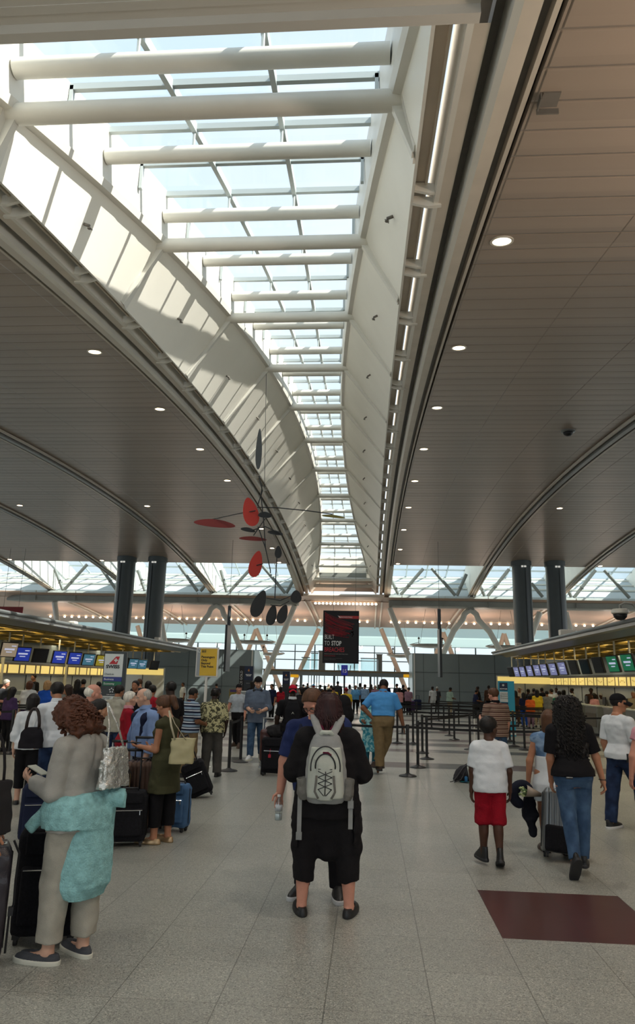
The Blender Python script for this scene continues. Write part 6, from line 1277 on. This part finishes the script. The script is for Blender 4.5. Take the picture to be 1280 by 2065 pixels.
b = MB(); b.tube([(.23, -.06, .74), (.27, -.06, .66), (.265, -.06, .5), (.27, -.06, .36), (.25, -.06, .30), (.25, -.06, .08)], .008, 6); b.box((.255, -.06, .32), (.03, .03, .05)); b.build('strap', M_black, t)
suitcase(P_(70, 1700), .36, .26, .62, L_navy, 'navy soft suitcase standing behind the big black one on the left', .35)
suitcase(P_(254, 1704), .40, .27, .56, L_blk, 'black soft suitcase left of the gold shoes', .30, handle=.42, hm=M_black)
suitcase(P_(278, 1676), .46, .28, .80, L_brown, 'bronze ribbed hard suitcase behind the black soft one', .2, kind='hard', ribs=9, handle=.26, hm=M_black)
suitcase(P_(222, 1688), .34, .26, .74, cloth('bag_darkbrown', '#231d1b'), 'dark brown suitcase with pale piping beside the metallic handbag', .1, kind='hard', ribs=4, trim=mat('piping_tan', '#8a7148', .5), handle=.3)
suitcase(P_(306, 1668), .34, .24, .50, cloth('bag_tan', '#4d4036'), 'small taupe suitcase just behind the black trousers', .1)
t = suitcase(P_(268, 1622), .36, .24, .83, L_silver, 'silver ribbed suitcase with a blue wrapped handle', .1, kind='hard', ribs=6, handle=.14)
b = MB(); b.tube([(-.10, .08, .97), (.10, .08, .97)], .034, 12); b.build('handle_wrap', mat('wrap_blue', '#1f55b5', .6), t, 'auto')
suitcase(P_(354, 1676), .30, .20, .54, L_blue, 'small blue cabin suitcase behind the gold shoes', -.15)
suitcase(P_(411, 1608), .36, .24, .56, L_blk, 'black cabin suitcase tilted on its wheels behind the leaf print shirt', .15, (0, -.42), handle=.40, hm=M_black)
t = suitcase(P_(1132, 1733), .42, .25, .70, L_silver, 'silver grey ribbed suitcase with a black front pocket pulled by the woman in the vest', -.1, (-.20, .10), handle=.34, kind='hard', ribs=8)
b = MB(); b.box((0, -.145, .19), (.39, .07, .26), None, .03); b.build('black_pocket', L_blk, t); b = MB(); b.tube([(.205, -.02, .24), (.245, -.02, .28), (.245, -.02, .42), (.205, -.02, .46)], .012, 8); b.build('side_handle', M_black, t, True)
# trolley with bags in front of the man in the red cap
tp = P_(546, 1562); t = thing('luggage_trolley', 'steel luggage trolley pushed by the man in the red cap', 'trolley', (tp.x, tp.y+.35, 0), .1)
b = MB(); b.box((0, 0, .14), (.55, .85, .03)); b.build('deck', M_alu, t)
b = MB()
for sx in (-1, 1): b.tube([(sx*.25, .42, .1), (sx*.25, .46, .75), (sx*.25, .56, 1.0)], .018, 8)
b.tube([(-.27, .56, 1.0), (.27, .56, 1.0)], .02, 8); b.build('push_frame', M_alu, t, True)
for sx, sy in ((-1, -1), (1, -1), (-1, 1), (1, 1)): b = MB(); b.lathe([(0, -.015), (.06, -.015), (.06, .015), (0, .015)], 14, (sx*.22, sy*.35, .062), Matrix.Rotation(PI/2, 3, 'Y')); b.build('wheel', M_wheel, t)
suitcase((tp.x-.10, tp.y+.45, .155), .40, .26, .66, L_maroon, 'maroon hard suitcase riding on the luggage trolley', .1, kind='hard')
t = suitcase((tp.x+.06, tp.y-.12, 0), .46, .28, .70, L_blk, 'black soft suitcase with a red tag in front of the trolley', -.05); b = MB(); b.tube([(-.04, -.18, .50), (-.05, -.18, .40)], .004, 5); b.box((-.05, -.185, .37), (.05, .01, .06)); b.build('red_tag', mat('tag_red', '#a81c33', .5), t)
F = Field(); F.ell((0, 0, .10), (.20, .14, .13), None, .02); F.ell((.05, .02, .17), (.10, .09, .09), None, .05); o = field_obj('carry_bag', F.mesh(.014, wrinkle(.02, 9)), cloth('bag_darkgrey', '#2b2a2c'), None); o.location = (tp.x+.10, tp.y-.08, .72); tag(o, 'crumpled dark bag lying on the black suitcase by the trolley', 'bag')
# ------------------------------------------------------------------ bags
def tote(loc, rz, w, h, d, m, label, strap, sm=None, name='tote_bag', top=.8, dispf=None, cat='bag', tilt=0):
    t = thing(name, label, cat, loc, rz); t.rotation_euler = (0, tilt, rz); F = Field(); F.col((0, 0, 0), np.eye(3), np.array([(0, w/2, d/2, 0), (h*.1, w/2, d/2, 0), (h*.6, w*.47, d*.42, 0), (h, w/2*top, d*.22, 0)]), k=0, pw=4)
    field_obj('bag_body', F.mesh(.009, dispf or wrinkle(.006, 9)), m, t); b = MB()
    for pts in strap: b.tube(pts, .011, 8, flat=.4)
    b.build('strap', sm or m, t, True); return t
def arch(w, h0, h1, y): return [(math.cos(a)*w/2, y, h0+math.sin(a)*(h1-h0)) for a in np.linspace(PI, 0, 11)]
a_ = atY(65, 1508, 9.35); tote((a_.x, 9.30, a_.z), .2, .30, .26, .13, cloth('tote_black', '#1c1a1f'), 'black shoulder tote of the woman in the white top', [arch(.16, .24, .50, -.04), arch(.16, .24, .50, .04)], mat('strap_brown', '#2a1d1a', .5))
m_ = mat('metallic_leather', '#cfd0cb', .25, .85, bump=1.0, bscale=55); a_ = atY(219, 1588, 5.0); tote((a_.x+.02, 5.02, a_.z), 1.3, .28, .26, .10, m_, 'crinkled silver handbag on the shoulder of the auburn haired woman', [[(-.10, 0, .24), (-.05, .03, .40), (.0, .10, .55)], [(.10, 0, .24), (.06, .05, .42), (.0, .10, .55)]], m_, 'handbag', .75, lambda P: .006*noise3(P*45))
m_ = mat('cream_leather', '#a7a07a', .45); a_ = atY(367, 1539, 8.15); tote((a_.x, 8.12, a_.z), .35, .27, .27, .13, m_, 'cream tote on the shoulder of the woman in the olive top', [[(-.09, -.03, .25), (-.14, -.03, .40), (-.17, 0, .56)], [(.03, -.03, .25), (-.10, -.03, .42), (-.17, .0, .56)]], mat('strap_cream', '#b8b096', .5), 'handbag', 1.15)
# dark bag hanging at the left edge
a_ = atY(-6, 1678, 4.75); tote((a_.x-.02, 4.62, a_.z), 1.1, .36, .32, .12, cloth('bag_charcoal', '#2a2829'), 'charcoal shoulder bag at the left edge above the plum suitcase', [arch(.2, .3, .62, 0)])
# grey backpack worn by the woman
Yb = bw.y-.19; zb = atY(655, 1618, Yb).z; zt_ = atY(655, 1474, Yb).z; hB = zt_-zb
t = thing('backpack', 'pale grey backpack with black elastic cord worn by the woman in black', 'backpack', (atY(657, 1550, Yb).x, Yb, zb), .02)
M_bp = cloth('pack_grey', '#8d8e8c', bump=.3); M_bpl = cloth('pack_pale', '#b4b8ae', bump=.2); M_mesh = cloth('pack_mesh', '#77756f', bump=.8, bscale=300); M_bur = cloth('pack_burgundy', '#54142c')
prof = lambda z: float(np.interp(z/hB, [0, .12, .5, .8, .95, 1], [.085, .115, .115, .095, .065, .03])); wid = lambda z: float(np.interp(z/hB, [0, .1, .5, .8, .95, 1], [.135, .172, .162, .135, .10, .055]))
F = Field(); F.col((0, 0, 0), np.eye(3), np.array([(z, wid(z), prof(z), 0) for z in np.linspace(0, hB, 14)]), k=0, pw=2.6); field_obj('pack_body', F.mesh(.007, wrinkle(.003, 14)), M_bp, t)
F = Field(); F.col((0, -.05, 0), np.eye(3), np.array([(z, wid(z)*.86, prof(z)*.78, 0) for z in np.linspace(hB*.08, hB*.78, 12)]), k=0, pw=2.6); field_obj('front_panel', F.mesh(.007), M_bpl, t)
F = Field(); F.col((0, -.085, 0), np.eye(3), np.array([(z, np.interp(z/hB, [.06, .2, .45, .62, .74], [.060, .095, .083, .098, .055]), prof(z)*.62, 0) for z in np.linspace(hB*.06, hB*.74, 12)]), k=0, pw=2.6); field_obj('outer_pocket', F.mesh(.007), M_bpl, t)
surf = lambda x, z, off, k, base, wk: base-prof(z)*k*max(0, 1-abs(x/wk(z))**2.6)**(1/2.6)-off
def on_panel(x, z): return (x, -.05-prof(z)*.78*max(0, 1-abs(x/(wid(z)*.86))**2.6)**(1/2.6)-.004, z)
pw_ = lambda z: float(np.interp(z/hB, [.06, .2, .45, .62, .74], [.060, .095, .083, .098, .055]))
def on_pocket(x, z): return (x, -.085-prof(z)*.62*max(0, 1-abs(x/(pw_(z)+.001))**2.6)**(1/2.6)-.004, z)
b = MB(); b.tube([on_panel(math.cos(a)*.116, hB*(.50+.30*math.sin(a))) for a in np.linspace(PI*1.05, -.05*PI, 21)], .005, 6); b.tube([on_pocket(math.cos(a)*.078, hB*(.52+.18*math.sin(a))) for a in np.linspace(PI*1.05, -.05*PI, 17)], .0055, 6); b.build('zipper', M_black, t, True)
b = MB(); b.tube([on_pocket(-.02, hB*.715), on_pocket(.02, hB*.715), on_pocket(.045, hB*.68)], .008, 6); b.build('zip_tab', M_bur, t, True)
b = MB(); zz_ = np.linspace(.46, .13, 5)*hB
b.tube([on_pocket(-.055, zz_[0]+.015), on_pocket(.055, zz_[0]+.015)], .0032, 5)
for i in range(4):
    if i == 3: b.tube([on_pocket(-.05, zz_[3]), on_pocket(-.008, zz_[4])], .0032, 5); b.tube([on_pocket(.05, zz_[3]), on_pocket(.008, zz_[4])], .0032, 5); continue
    b.tube([on_pocket(-.055, zz_[i]), on_pocket(0, (zz_[i]+zz_[i+1])/2), on_pocket(.055, zz_[i+1])], .0032, 5); b.tube([on_pocket(.055, zz_[i]), on_pocket(0, (zz_[i]+zz_[i+1])/2), on_pocket(-.055, zz_[i+1])], .0032, 5)
b.tube([on_pocket(.004, zz_[0]), on_pocket(.001, zz_[4])], .004, 5); b.build('elastic_cord', M_black, t, True)
for sg in (-1, 1):
    b = MB(); b.tube([on_pocket(sg*.066, hB*.40), on_pocket(sg*.070, hB*.3), on_pocket(sg*.078, hB*.18), on_pocket(sg*.05, hB*.09)], .009, 6); b.build('grey_piping', M_mesh, t, True)
    F = Field(); F.col((sg*.165, .0, 0), rotm(0, sg*.10, 0), np.array([(hB*.04, .035, .06, 0), (hB*.12, .055, .075, 0), (hB*.25, .05, .072, 0), (hB*.34, .052, .070, 0)]), k=0, pw=2.4); F.ell((sg*.182, 0, hB*.36), (.038, .055, .04), None, .004, '-'); field_obj('side_pocket', F.mesh(.007, wrinkle(.004, 18)), M_mesh, t)
    # shoulder strap
    q = [(sg*.045, -.02, hB*.93), (sg*.075, .05, hB*1.02), (sg*.105, .115, hB*1.14), (sg*.112, .17, hB*1.20), (sg*.115, .24, hB*1.17)]; rows = [[Vector(p)+Vector((-.032, 0, 0)), Vector(p)+Vector((-.030, -.008, .012)), Vector(p)+Vector((.030, -.008, .012)), Vector(p)+Vector((.032, 0, 0))] for p in q]; b = MB(); b.grid(rows); so = b.build('shoulder_strap', M_bp, t, True)
    b = MB(); b.grid([[Vector(p)+Vector((-sg*.034-sg*.0, -.004, .004)), Vector(p)+Vector((-sg*.052, .004, .0))] for p in q]); b.build('strap_edge', M_bur, so)
    ln = .30 if sg < 0 else .24; b = MB(); x_ = sg*.200; b.grid([[Vector((x_-.017, -.03, hB*.10-ln*f)), Vector((x_+.017, -.03, hB*.10-ln*f))] for f in (0, .5, 1)]); b.box((x_, -.03, hB*.10-ln*(1.0 if sg < 0 else .25)), (.045, .02, .055)); b.build('hanging_strap', M_bp, t)
b = MB(); b.tube([(-.05, -.03, hB*.93), (-.03, -.06, hB*.99), (.0, -.055, hB*.985), (.03, -.06, hB*.99), (.055, -.03, hB*.93)], .018, 8); b.build('top_loop', M_bpl, t, True)
# water bottle
G_pet = glass_mat('clear_plastic', (.86, .92, .93), .18, .05); wr, fd = BM.arm['R'][2], BM.arm['R'][3]; hand = Matrix.Rotation(PI-.12, 3, 'Z') @ Vector(wr+fd*.085+BM.Rs@NV(-.012, .040, 0)) + Vector(mp_)
t = thing('water_bottle', 'clear plastic water bottle held low by the man in the navy tee', 'bottle', (hand.x, hand.y, hand.z-.15)); b = MB(); b.lathe([(.0, 0), (.03, 0), (.033, .01), (.033, .05), (.030, .06), (.033, .07), (.033, .135), (.026, .16), (.014, .185), (.014, .195)], 20); b.build('bottle_body', G_pet, t, True); b = MB(); b.lathe([(.016, .193), (.016, .21), (0, .212)], 14); b.build('cap', M_signw, t, 'auto'); b = MB(); b.lathe([(.0335, .075), (.0335, .125)], 20); b.build('paper_band', mat('band_pale', '#b5bcc0', .4), t, True)
b = MB(); b.lathe([(0, .004), (.029, .004), (.030, .05), (0, .05)], 16); b.build('water', mat('water_bright', '#d5dcdd', .1, spec=.9), t, True)
# backpack straps on the man in the navy tee
t = thing('backpack', 'dark backpack on the back of the man in the navy tee', 'backpack', mp_, PI-.12); F = Field(); F.col(BM.T(0, -.105, .06), BM.Rt, np.array([(0, .12, .06, 0), (.2, .13, .08, 0), (.38, .10, .05, 0)]), k=0, pw=3); field_obj('pack_body', F.mesh(.012), C_navy, t)
b = MB()
for sg in (-1, 1): b.tube([BM.T(sg*.07, -.08, .27), BM.T(sg*.075, .0, .295), BM.T(sg*.078, .058, .25), BM.T(sg*.08, .078, .17), BM.T(sg*.085, .03, .09)], .022, 8, flat=.35)
b.build('shoulder_strap', C_navy, t, True)
# black backpack of the man in the red cap
t = thing('backpack', 'black backpack on the back of the man in the red cap', 'backpack', tR.location, .15); F = Field(); F.col(BR.T(0, -.10, .02), BR.Rt, np.array([(0, .13, .06, 0), (.06, .15, .085, 0), (.3, .15, .085, 0), (.44, .09, .05, 0)]), k=0, pw=2.8); field_obj('pack_body', F.mesh(.012), L_blk, t); b = MB(); b.prism([(-.03, -.03), (0, .015), (.03, -.03), (.012, -.018), (0, -.005), (-.012, -.018)], .006, Matrix.Translation(BR.T(0, -.158, .16))); b.build('jumping_emblem', M_bpl, t)
# black backpack straps of the man in the pale tee
# backpack on the floor
fp = P_(938, 1578); t = thing('backpack', 'dark grey backpack with turquoise edges lying on the floor by the boy', 'backpack', (fp.x+.05, fp.y+.1, 0), .3)
F = Field(); F.ell((.05, 0, .15), (.28, .17, .155), None, .02); F.ell((.16, .03, .24), (.16, .14, .15), None, .08); F.cap((-.12, 0, .1), (-.24, -.03, .06), .09, .05, k=.06); F.ell((0, 0, -.3), (1, 1, .3), None, .001, '-'); field_obj('pack_body', F.mesh(.012, wrinkle(.012, 10)), cloth('pack_charcoal', '#2f2f33'), t)
b = MB(); b.tube([(-.05, -.14, .29), (-.045, -.175, .18), (-.03, -.17, .06)], .014, 6); b.build('reflective_strip', M_bpl, t, True); b = MB(); b.tube([(.14, -.13, .33), (.15, -.175, .16), (.13, -.17, .03)], .008, 6); b.tube([(-.18, -.1, .02), (.1, -.185, .02), (.3, -.13, .03)], .009, 6); b.build('turquoise_edge', mat('trim_turquoise', '#1f7f84', .6), t, True)
b = MB(); b.tube([(.05, -.05, .36), (-.12, -.10, .27), (-.25, -.12, .12), (-.34, -.12, .03), (-.40, -.12, .02)], .016, 6, flat=.4); b.tube([(-.1, -.14, .2), (-.2, -.16, .06), (-.33, -.15, .02)], .01, 6); b.build('strap', M_black, t, True)
b = MB(); b.lathe([(.0, 0), (.03, 0), (.032, .08), (.02, .1), (0, .1)], 12, (-.10, -.17, .02)); b.build('blue_flask', mat('flask_blue', '#1f5f8e', .4), t, True)
# things carried by the woman in the vest
hd = Vector(BD.arm['L'][2]+BD.arm['L'][3]*.07); hw_ = Matrix.Rotation(-.08, 3, 'Z') @ hd + tD.location
F = Field()
for a0 in np.linspace(-.3, 1.25*PI, 14): F.ell((.095*math.cos(a0+.6), 0, .105*math.sin(a0+.6)), (.05, .05, .05), None, .03)
o = field_obj('neck_pillow', F.mesh(.010), cloth('pillow_navy', '#171b29'), None); o.location = (hw_.x-.10, hw_.y-.12, hw_.z-.06); o.rotation_euler = (.2, 0, .2); tag(o, 'navy neck pillow hanging from the hand of the woman in the vest', 'pillow')
t = thing('flower_bouquet', 'small bouquet of pale flowers in a paper wrap held by the woman in the vest', 'flowers', (hw_.x+.02, hw_.y-.20, hw_.z-.06)); b = MB(); b.lathe([(.02, 0), (.065, .17), (.062, .17), (.015, .0)], 14, (.08, 0, .01), Matrix.Rotation(-1.35, 3, 'Y')); b.build('paper_wrap', mat('wrap_paper', '#8d7f70', .4, .2), t, True)
b = MB(); r_ = random.Random(2)
for i in range(26): b.lathe([(0, -.012), (.016, -.006), (.018, .004), (0, .012)], 7, (-.09-r_.uniform(0, .06), r_.uniform(-.05, .05), .045+r_.uniform(-.05, .045)))
b.build('blossoms', mat('blossom', '#aab783', .6, var=.3, vscale=40), t, True)['kind'] = 'stuff'
b = MB()
for i in range(12): b.tube([(-.02, 0, .03), (-.11-r_.uniform(0, .03), r_.uniform(-.05, .05), .045+r_.uniform(-.06, .05))], .006, 5)
b.build('leaves', mat('leaf_green', '#4d6a3a', .6), t, True)
F = Field(); F.col((0, 0, 0), np.eye(3), np.array([(-.30, .05, .04, 0), (-.27, .085, .05, 0), (-.1, .085, .055, 0), (0, .06, .04, 0)]), k=0, pw=3); F.cap((.0, 0, -.28), (.03, 0, -.42), .045, .038, k=.02); o = field_obj('travel_bag', F.mesh(.010, wrinkle(.012, 12)), cloth('bag_ink', '#161820'), None); o.location = (hw_.x, hw_.y-.05, hw_.z-.06); tag(o, 'dark folded travel bag hanging below the flowers', 'bag')
# phones held by the pair in the middle
for nm, B_, t_, rz_, lab in (('K', BK, tK, PI+.08, 'phone held by the man in the grey blue shirt'),):
    q = Matrix.Rotation(rz_, 3, 'Z') @ Vector((B_.arm['L'][2]+B_.arm['R'][2])/2+NV(0, .06, .01)) + t_.location; b = MB(); b.box((0, 0, 0), (.15, .08, .01), None, .003); o = b.build('phone', M_black, None, False, q); tag(o, 'dark '+lab, 'phone')
q = Matrix.Rotation(1.25, 3, 'Z') @ Vector(BP.arm['L'][2]+BP.arm['L'][3]*.09+NV(0, 0, .03)) + tP.location; b = MB(); b.box((0, 0, 0), (.075, .15, .01), None, .003); o = b.build('phone', M_black, None, False, q); o.rotation_euler = (0, 0, 1.25); tag(o, 'phone on the open hand of the woman in the olive top', 'phone')
# ------------------------------------------------------------------ far crowd: a few bodies, each copied with its parts and dressed anew
def arche(kind):
    sx, P, hs = {'m1': ('m', pose(hp=.1), ('crop', 'black')), 'm2': ('m', pose(armL=((.14, .15, -1), (-.3, .8, -.1)), armR=((.14, .15, -1), (-.3, .8, -.1)), hp=.3, lean=.05), ('short', 'black')), 'm3': ('m', pose(legL=((.03, .2, -1), (0, .0, -1)), legR=((.03, -.15, -1), (0, -.3, -1)), hy=.5), ('short', 'brown')),
                  'f1': ('f', pose(hp=.15), ('long', 'black', .12)), 'f2': ('f', pose(armR=((.14, .15, -1), (-.3, .8, .0)), hy=-.5), ('bob', 'darkbrown', .05)), 'c1': ('m', pose(hp=.05, armL=((.2, .05, -1), (.1, .2, -1))), ('crop', 'black'))}[kind]
    t, B = person('person', (0, 0, 0), 0, 1.72 if sx == 'm' else 1.63, P, 'tan', hs, sx, 1.05, top=dict(m=C_white, sleeve=.9, hem=-.05, loose=.115), bottom=dict(m=C_navy), shoes=dict(kind='dress', m=S_blk), vox=.020, fingers=False, hat=cap_hat(C_redc, True) if kind == 'c1' else None)
    return t
PAL = {'white': '#c9cdd0', 'black': '#18181b', 'navy': '#1c2340', 'grey': '#787a7b', 'red': '#9c1c2b', 'blue': '#1f4fae', 'pale blue': '#84a6c8', 'light blue': '#5f9fd0', 'pink': '#c58f90', 'green': '#1f6b4a', 'orange': '#d8642a', 'yellow': '#d3b52e', 'beige': '#a89a80', 'brown': '#4f382c', 'purple': '#443257', 'teal': '#2f7f88', 'mint': '#9fb8ab', 'mauve': '#8d6f80', 'charcoal': '#34363a'}
def cm(c): return cloth('crowd_'+c.replace(' ', '_'), PAL[c])
protos = {}
def place(kind, px, top, Y, rz, tc_, bc, sk, hc, label, hat=None, group=None):
    global protos
    H0 = 1.72 if kind[0] in 'mc' else 1.63; q = atY(px, top, Y); first = kind not in protos
    if first: protos[kind] = arche(kind); r = protos[kind]; kids = list(r.children)
    else:
        src = protos[kind]; r = src.copy(); COL.objects.link(r); kids = []
        for ch in src.children:
            c = ch.copy(); COL.objects.link(c); c.parent = r; kids.append(c)
            for g in ch.children: d = g.copy(); COL.objects.link(d); d.parent = c
    r.location = (q.x, Y, 0); k = max(.88, min(1.12, q.z/H0)); r.scale = (k, k, k); r.rotation_euler = (0, 0, rz); tag(r, label, 'person', 'people far back in the hall')
    for c in kids:
        n = c.name.split('.')[0]; m = {'body': skin(sk), 'shirt': cm(tc_), 'trousers': cm(bc), 'hair': hairm(hc), 'cap': cm(hat or 'red')}.get(n)
        if m is not None: c.material_slots[0].link = 'OBJECT'; c.material_slots[0].material = m
    return r
crowd = [
 # far checkpoint
 ('f1', 566, 1384, 36, .3, 'red', 'black', 'tan', 'black', 'person in a red top right of the dark airline totem'), ('m1', 549, 1378, 33, 2.4, 'navy', 'black', 'tan', 'black', 'person in navy behind the walking man in the middle'),
 ('f2', 608, 1384, 24, 2.6, 'black', 'black', 'olive', 'black', 'dark haired woman facing us behind the red cap'), ('m2', 598, 1379, 48, .2, 'grey', 'navy', 'tan', 'brown', 'person in grey far behind the red cap'), ('m1', 620, 1377, 50, -.3, 'black', 'black', 'brown', 'black', 'person in black above the head of the bearded man'),
 ('c1', 632, 1379, 34, .1, 'light blue', 'navy', 'pale', 'brown', 'person in a light blue top and pale cap above the couple', 'light blue'), ('m2', 645, 1380, 47, -.4, 'charcoal', 'black', 'dark', 'black', 'person in charcoal just right of the pale cap'), ('f1', 655, 1382, 45, .2, 'brown', 'black', 'tan', 'black', 'person in brown over the hair of the backpack woman'),
 ('m3', 668, 1381, 44, .1, 'black', 'charcoal', 'tan', 'black', 'person in black right of the backpack woman'), ('m2', 673, 1385, 36, .5, 'yellow', 'navy', 'brown', 'black', 'person in a yellow vest left of the pod sign'), ('m1', 681, 1373, 47, 0, 'charcoal', 'black', 'dark', 'black', 'tall person in charcoal left of the pod sign'),
 ('c1', 698, 1386, 30, .3, 'yellow', 'black', 'tan', 'black', 'person in a red cap and yellow top below the pod sign', 'red'), ('m1', 717, 1381, 42, PI, 'light blue', 'black', 'brown', 'black', 'officer in a light blue shirt and dark trousers facing us'), ('m2', 735, 1379, 42, -.3, 'pale blue', 'black', 'brown', 'black', 'officer in a pale blue shirt turned away beside the other officer'),
 ('f2', 726, 1377, 54, .2, 'grey', 'black', 'tan', 'black', 'person in grey behind the two officers'), ('f1', 748, 1379, 48, 0, 'brown', 'black', 'tan', 'darkbrown', 'person in brown right of the officers'), ('m2', 757, 1381, 44, 2.8, 'mauve', 'navy', 'pink', 'grey', 'person in mauve left of the head of the blue polo man'), ('f1', 764, 1380, 50, .4, 'green', 'black', 'tan', 'black', 'person in green left of the head of the blue polo man'),
 ('m3', 800, 1378, 50, .5, 'charcoal', 'black', 'tan', 'black', 'person in charcoal right of the head of the blue polo man'), ('f2', 805, 1386, 40, .2, 'pink', 'black', 'tan', 'black', 'person in a pink top above the right shoulder of the blue polo'), ('m1', 813, 1380, 44, .8, 'black', 'black', 'dark', 'black', 'person in black right of the pink top'), ('m2', 823, 1385, 42, -.5, 'mauve', 'black', 'tan', 'black', 'person in mauve by the left end of the right partition'), ('m1', 780, 1379, 54, .1, 'navy', 'black', 'tan', 'black', 'person in navy far behind the blue polo man'),
 ('m2', 612, 1380, 52, .2, 'red', 'black', 'tan', 'black', 'person in red far off between the two dark totems'), ('f1', 705, 1380, 52, .2, 'white', 'black', 'tan', 'black', 'person in white far right of the pod sign'), ('m3', 663, 1378, 54, 1, 'beige', 'black', 'pink', 'grey', 'person in beige far left of the pod sign'),
 # wall on the right
 ('m1', 872, 1383, 44, .6, 'white', 'white', 'dark', 'black', 'man in white shirt and trousers before the right partition'), ('m2', 880, 1384, 46, -.6, 'charcoal', 'black', 'brown', 'grey', 'man in charcoal right of the man all in white'), ('m2', 906, 1385, 42, -1.0, 'mint', 'beige', 'brown', 'black', 'man in a mint shirt bending over bags by the right partition'), ('m1', 963, 1383, 42, 1.4, 'black', 'black', 'dark', 'black', 'man in black left of the striped polo'), ('m2', 958, 1392, 40, -1.4, 'navy', 'black', 'brown', 'black', 'man in navy stooping left of the striped polo'), ('m1', 985, 1381, 44, .2, 'brown', 'black', 'dark', 'black', 'man in brown behind the striped polo'),
 # right hall
 ('c1', 1047, 1385, 36, 2.2, 'beige', 'beige', 'tan', 'grey', 'person in beige with a brimmed hat right of the cyan totem', 'beige'), ('f1', 1039, 1392, 35, .3, 'brown', 'brown', 'brown', 'black', 'woman in brown touching the cyan totem edge'), ('m1', 1064, 1388, 36, -.8, 'charcoal', 'black', 'dark', 'black', 'man in a charcoal suit in the right queue'), ('f1', 1055, 1396, 33, .2, 'navy', 'blue', 'brown', 'black', 'woman in navy at the head of the right queue'), ('f2', 1068, 1400, 32, .1, 'orange', 'mauve', 'brown', 'black', 'short person in orange in the right queue'),
 ('f1', 1082, 1390, 33, -.2, 'yellow', 'beige', 'brown', 'black', 'woman in a long yellow top in the right queue'), ('m1', 1076, 1387, 38, .3, 'black', 'black', 'dark', 'black', 'man in black behind the yellow top'), ('m2', 1094, 1386, 40, .6, 'black', 'navy', 'dark', 'black', 'second man in black right of the yellow top'), ('m1', 1102, 1392, 33, -.1, 'grey', 'navy', 'brown', 'black', 'man in a grey tee with hands on hips in the right queue'), ('m3', 1111, 1388, 38, .5, 'white', 'black', 'brown', 'black', 'man in white right of the grey tee'), ('m1', 1121, 1386, 40, 2.6, 'white', 'black', 'dark', 'black', 'agent in white behind the right counter'), ('m2', 1127, 1392, 29, -.3, 'green', 'navy', 'tan', 'black', 'man in a green shirt left of the long black curls'), ('f2', 1136, 1390, 36, .2, 'mauve', 'black', 'brown', 'black', 'woman in mauve left of the long black curls'),
 ('m1', 1153, 1386, 36, 1.2, 'white', 'black', 'dark', 'black', 'man in a white shirt above the long black curls'), ('m2', 1191, 1386, 34, 2.8, 'brown', 'black', 'dark', 'black', 'man in dark brown behind the right counter'), ('f2', 1197, 1397, 32, 2.2, 'pink', 'black', 'brown', 'black', 'agent in pink seated behind the right counter'), ('m1', 1276, 1392, 28, 2.6, 'beige', 'beige', 'tan', 'grey', 'person in beige at the right edge behind the capped man'), ('m2', 1212, 1397, 33, 2.4, 'grey', 'black', 'dark', 'grey', 'agent in grey far behind the capped man'),
 # left hall
 ('m2', 9, 1368, 20.5, -1.5, 'charcoal', 'black', 'pink', 'grey', 'bald man in charcoal at the left edge by the desks'), ('f2', 61, 1372, 21, .3, 'white', 'purple', 'pale', 'auburn', 'red haired person in white by the white poster stand'), ('m1', 70, 1358, 27.1, 2.6, 'black', 'black', 'tan', 'black', 'agent in a black vest behind the left desk'), ('f2', 97, 1371, 19.5, .3, 'blue', 'blue', 'pale', 'blonde', 'blonde woman in a bright blue dress by the left desks'), ('f1', 140, 1379, 16.5, 2.2, 'brown', 'black', 'tan', 'darkbrown', 'smiling dark haired woman facing us behind the young man in white'),
 ('f1', 157, 1369, 22, .2, 'black', 'black', 'olive', 'black', 'woman in black between the young man in white and the old man'), ('m3', 169, 1368, 24, -.3, 'charcoal', 'black', 'tan', 'black', 'man in charcoal above the old man with white hair'), ('m1', 200, 1373, 22, .5, 'brown', 'black', 'brown', 'black', 'person in brown just left of the tall totem'), ('f1', 25, 1384, 17, -.4, 'purple', 'black', 'tan', 'black', 'woman in purple by the white kiosk'),
 ('m1', 275, 1370, 17, 2.9, 'black', 'navy', 'tan', 'black', 'smiling man in black behind the white haired woman'), ('m2', 283, 1367, 22, .4, 'charcoal', 'black', 'tan', 'brown', 'man in charcoal behind the smiling man'), ('f2', 300, 1372, 21, .8, 'white', 'black', 'tan', 'black', 'woman in a white print behind the grey haired man'), ('m3', 308, 1379, 16, -.6, 'red', 'black', 'tan', 'black', 'person in red half hidden behind the grey haired man'),
 ('m1', 370, 1375, 38, 2.2, 'white', 'black', 'brown', 'black', 'agent in a white shirt by the left partition'), ('m2', 437, 1383, 40, .5, 'charcoal', 'black', 'tan', 'black', 'person in charcoal right of the yellow sign pole'), ('f1', 510, 1372, 30, .6, 'black', 'black', 'tan', 'black', 'person in black between the two walking men'),
]
for c in crowd: place(*c)
# bags standing among the far queues
for i, (px, py, c) in enumerate(((948, 1428, 'red'), (930, 1430, 'charcoal'), (918, 1432, 'black'), (1045, 1452, 'navy'), (842, 1432, 'navy'), (828, 1436, 'purple'), (975, 1436, 'charcoal'), (1112, 1456, 'black'))):
    p = atZ(px, py); b = MB(); b.box((0, 0, .36), (.5, .3, .66), None, .07); b.tube([(-.1, 0, .7), (-.1, 0, .95), (.1, 0, .95), (.1, 0, .7)], .015, 6); o = b.build('far_suitcase', cm(c), None, 'auto', p); tag(o, '%s suitcase standing in the far queue, %s' % (c, ['left of the striped polo', 'by the right partition', 'beside the mint shirt', 'beside the cyan totem', 'right of the blue polo', 'just right of the blue polo', 'behind the boy', 'near the grey tee'][i]), 'suitcase')
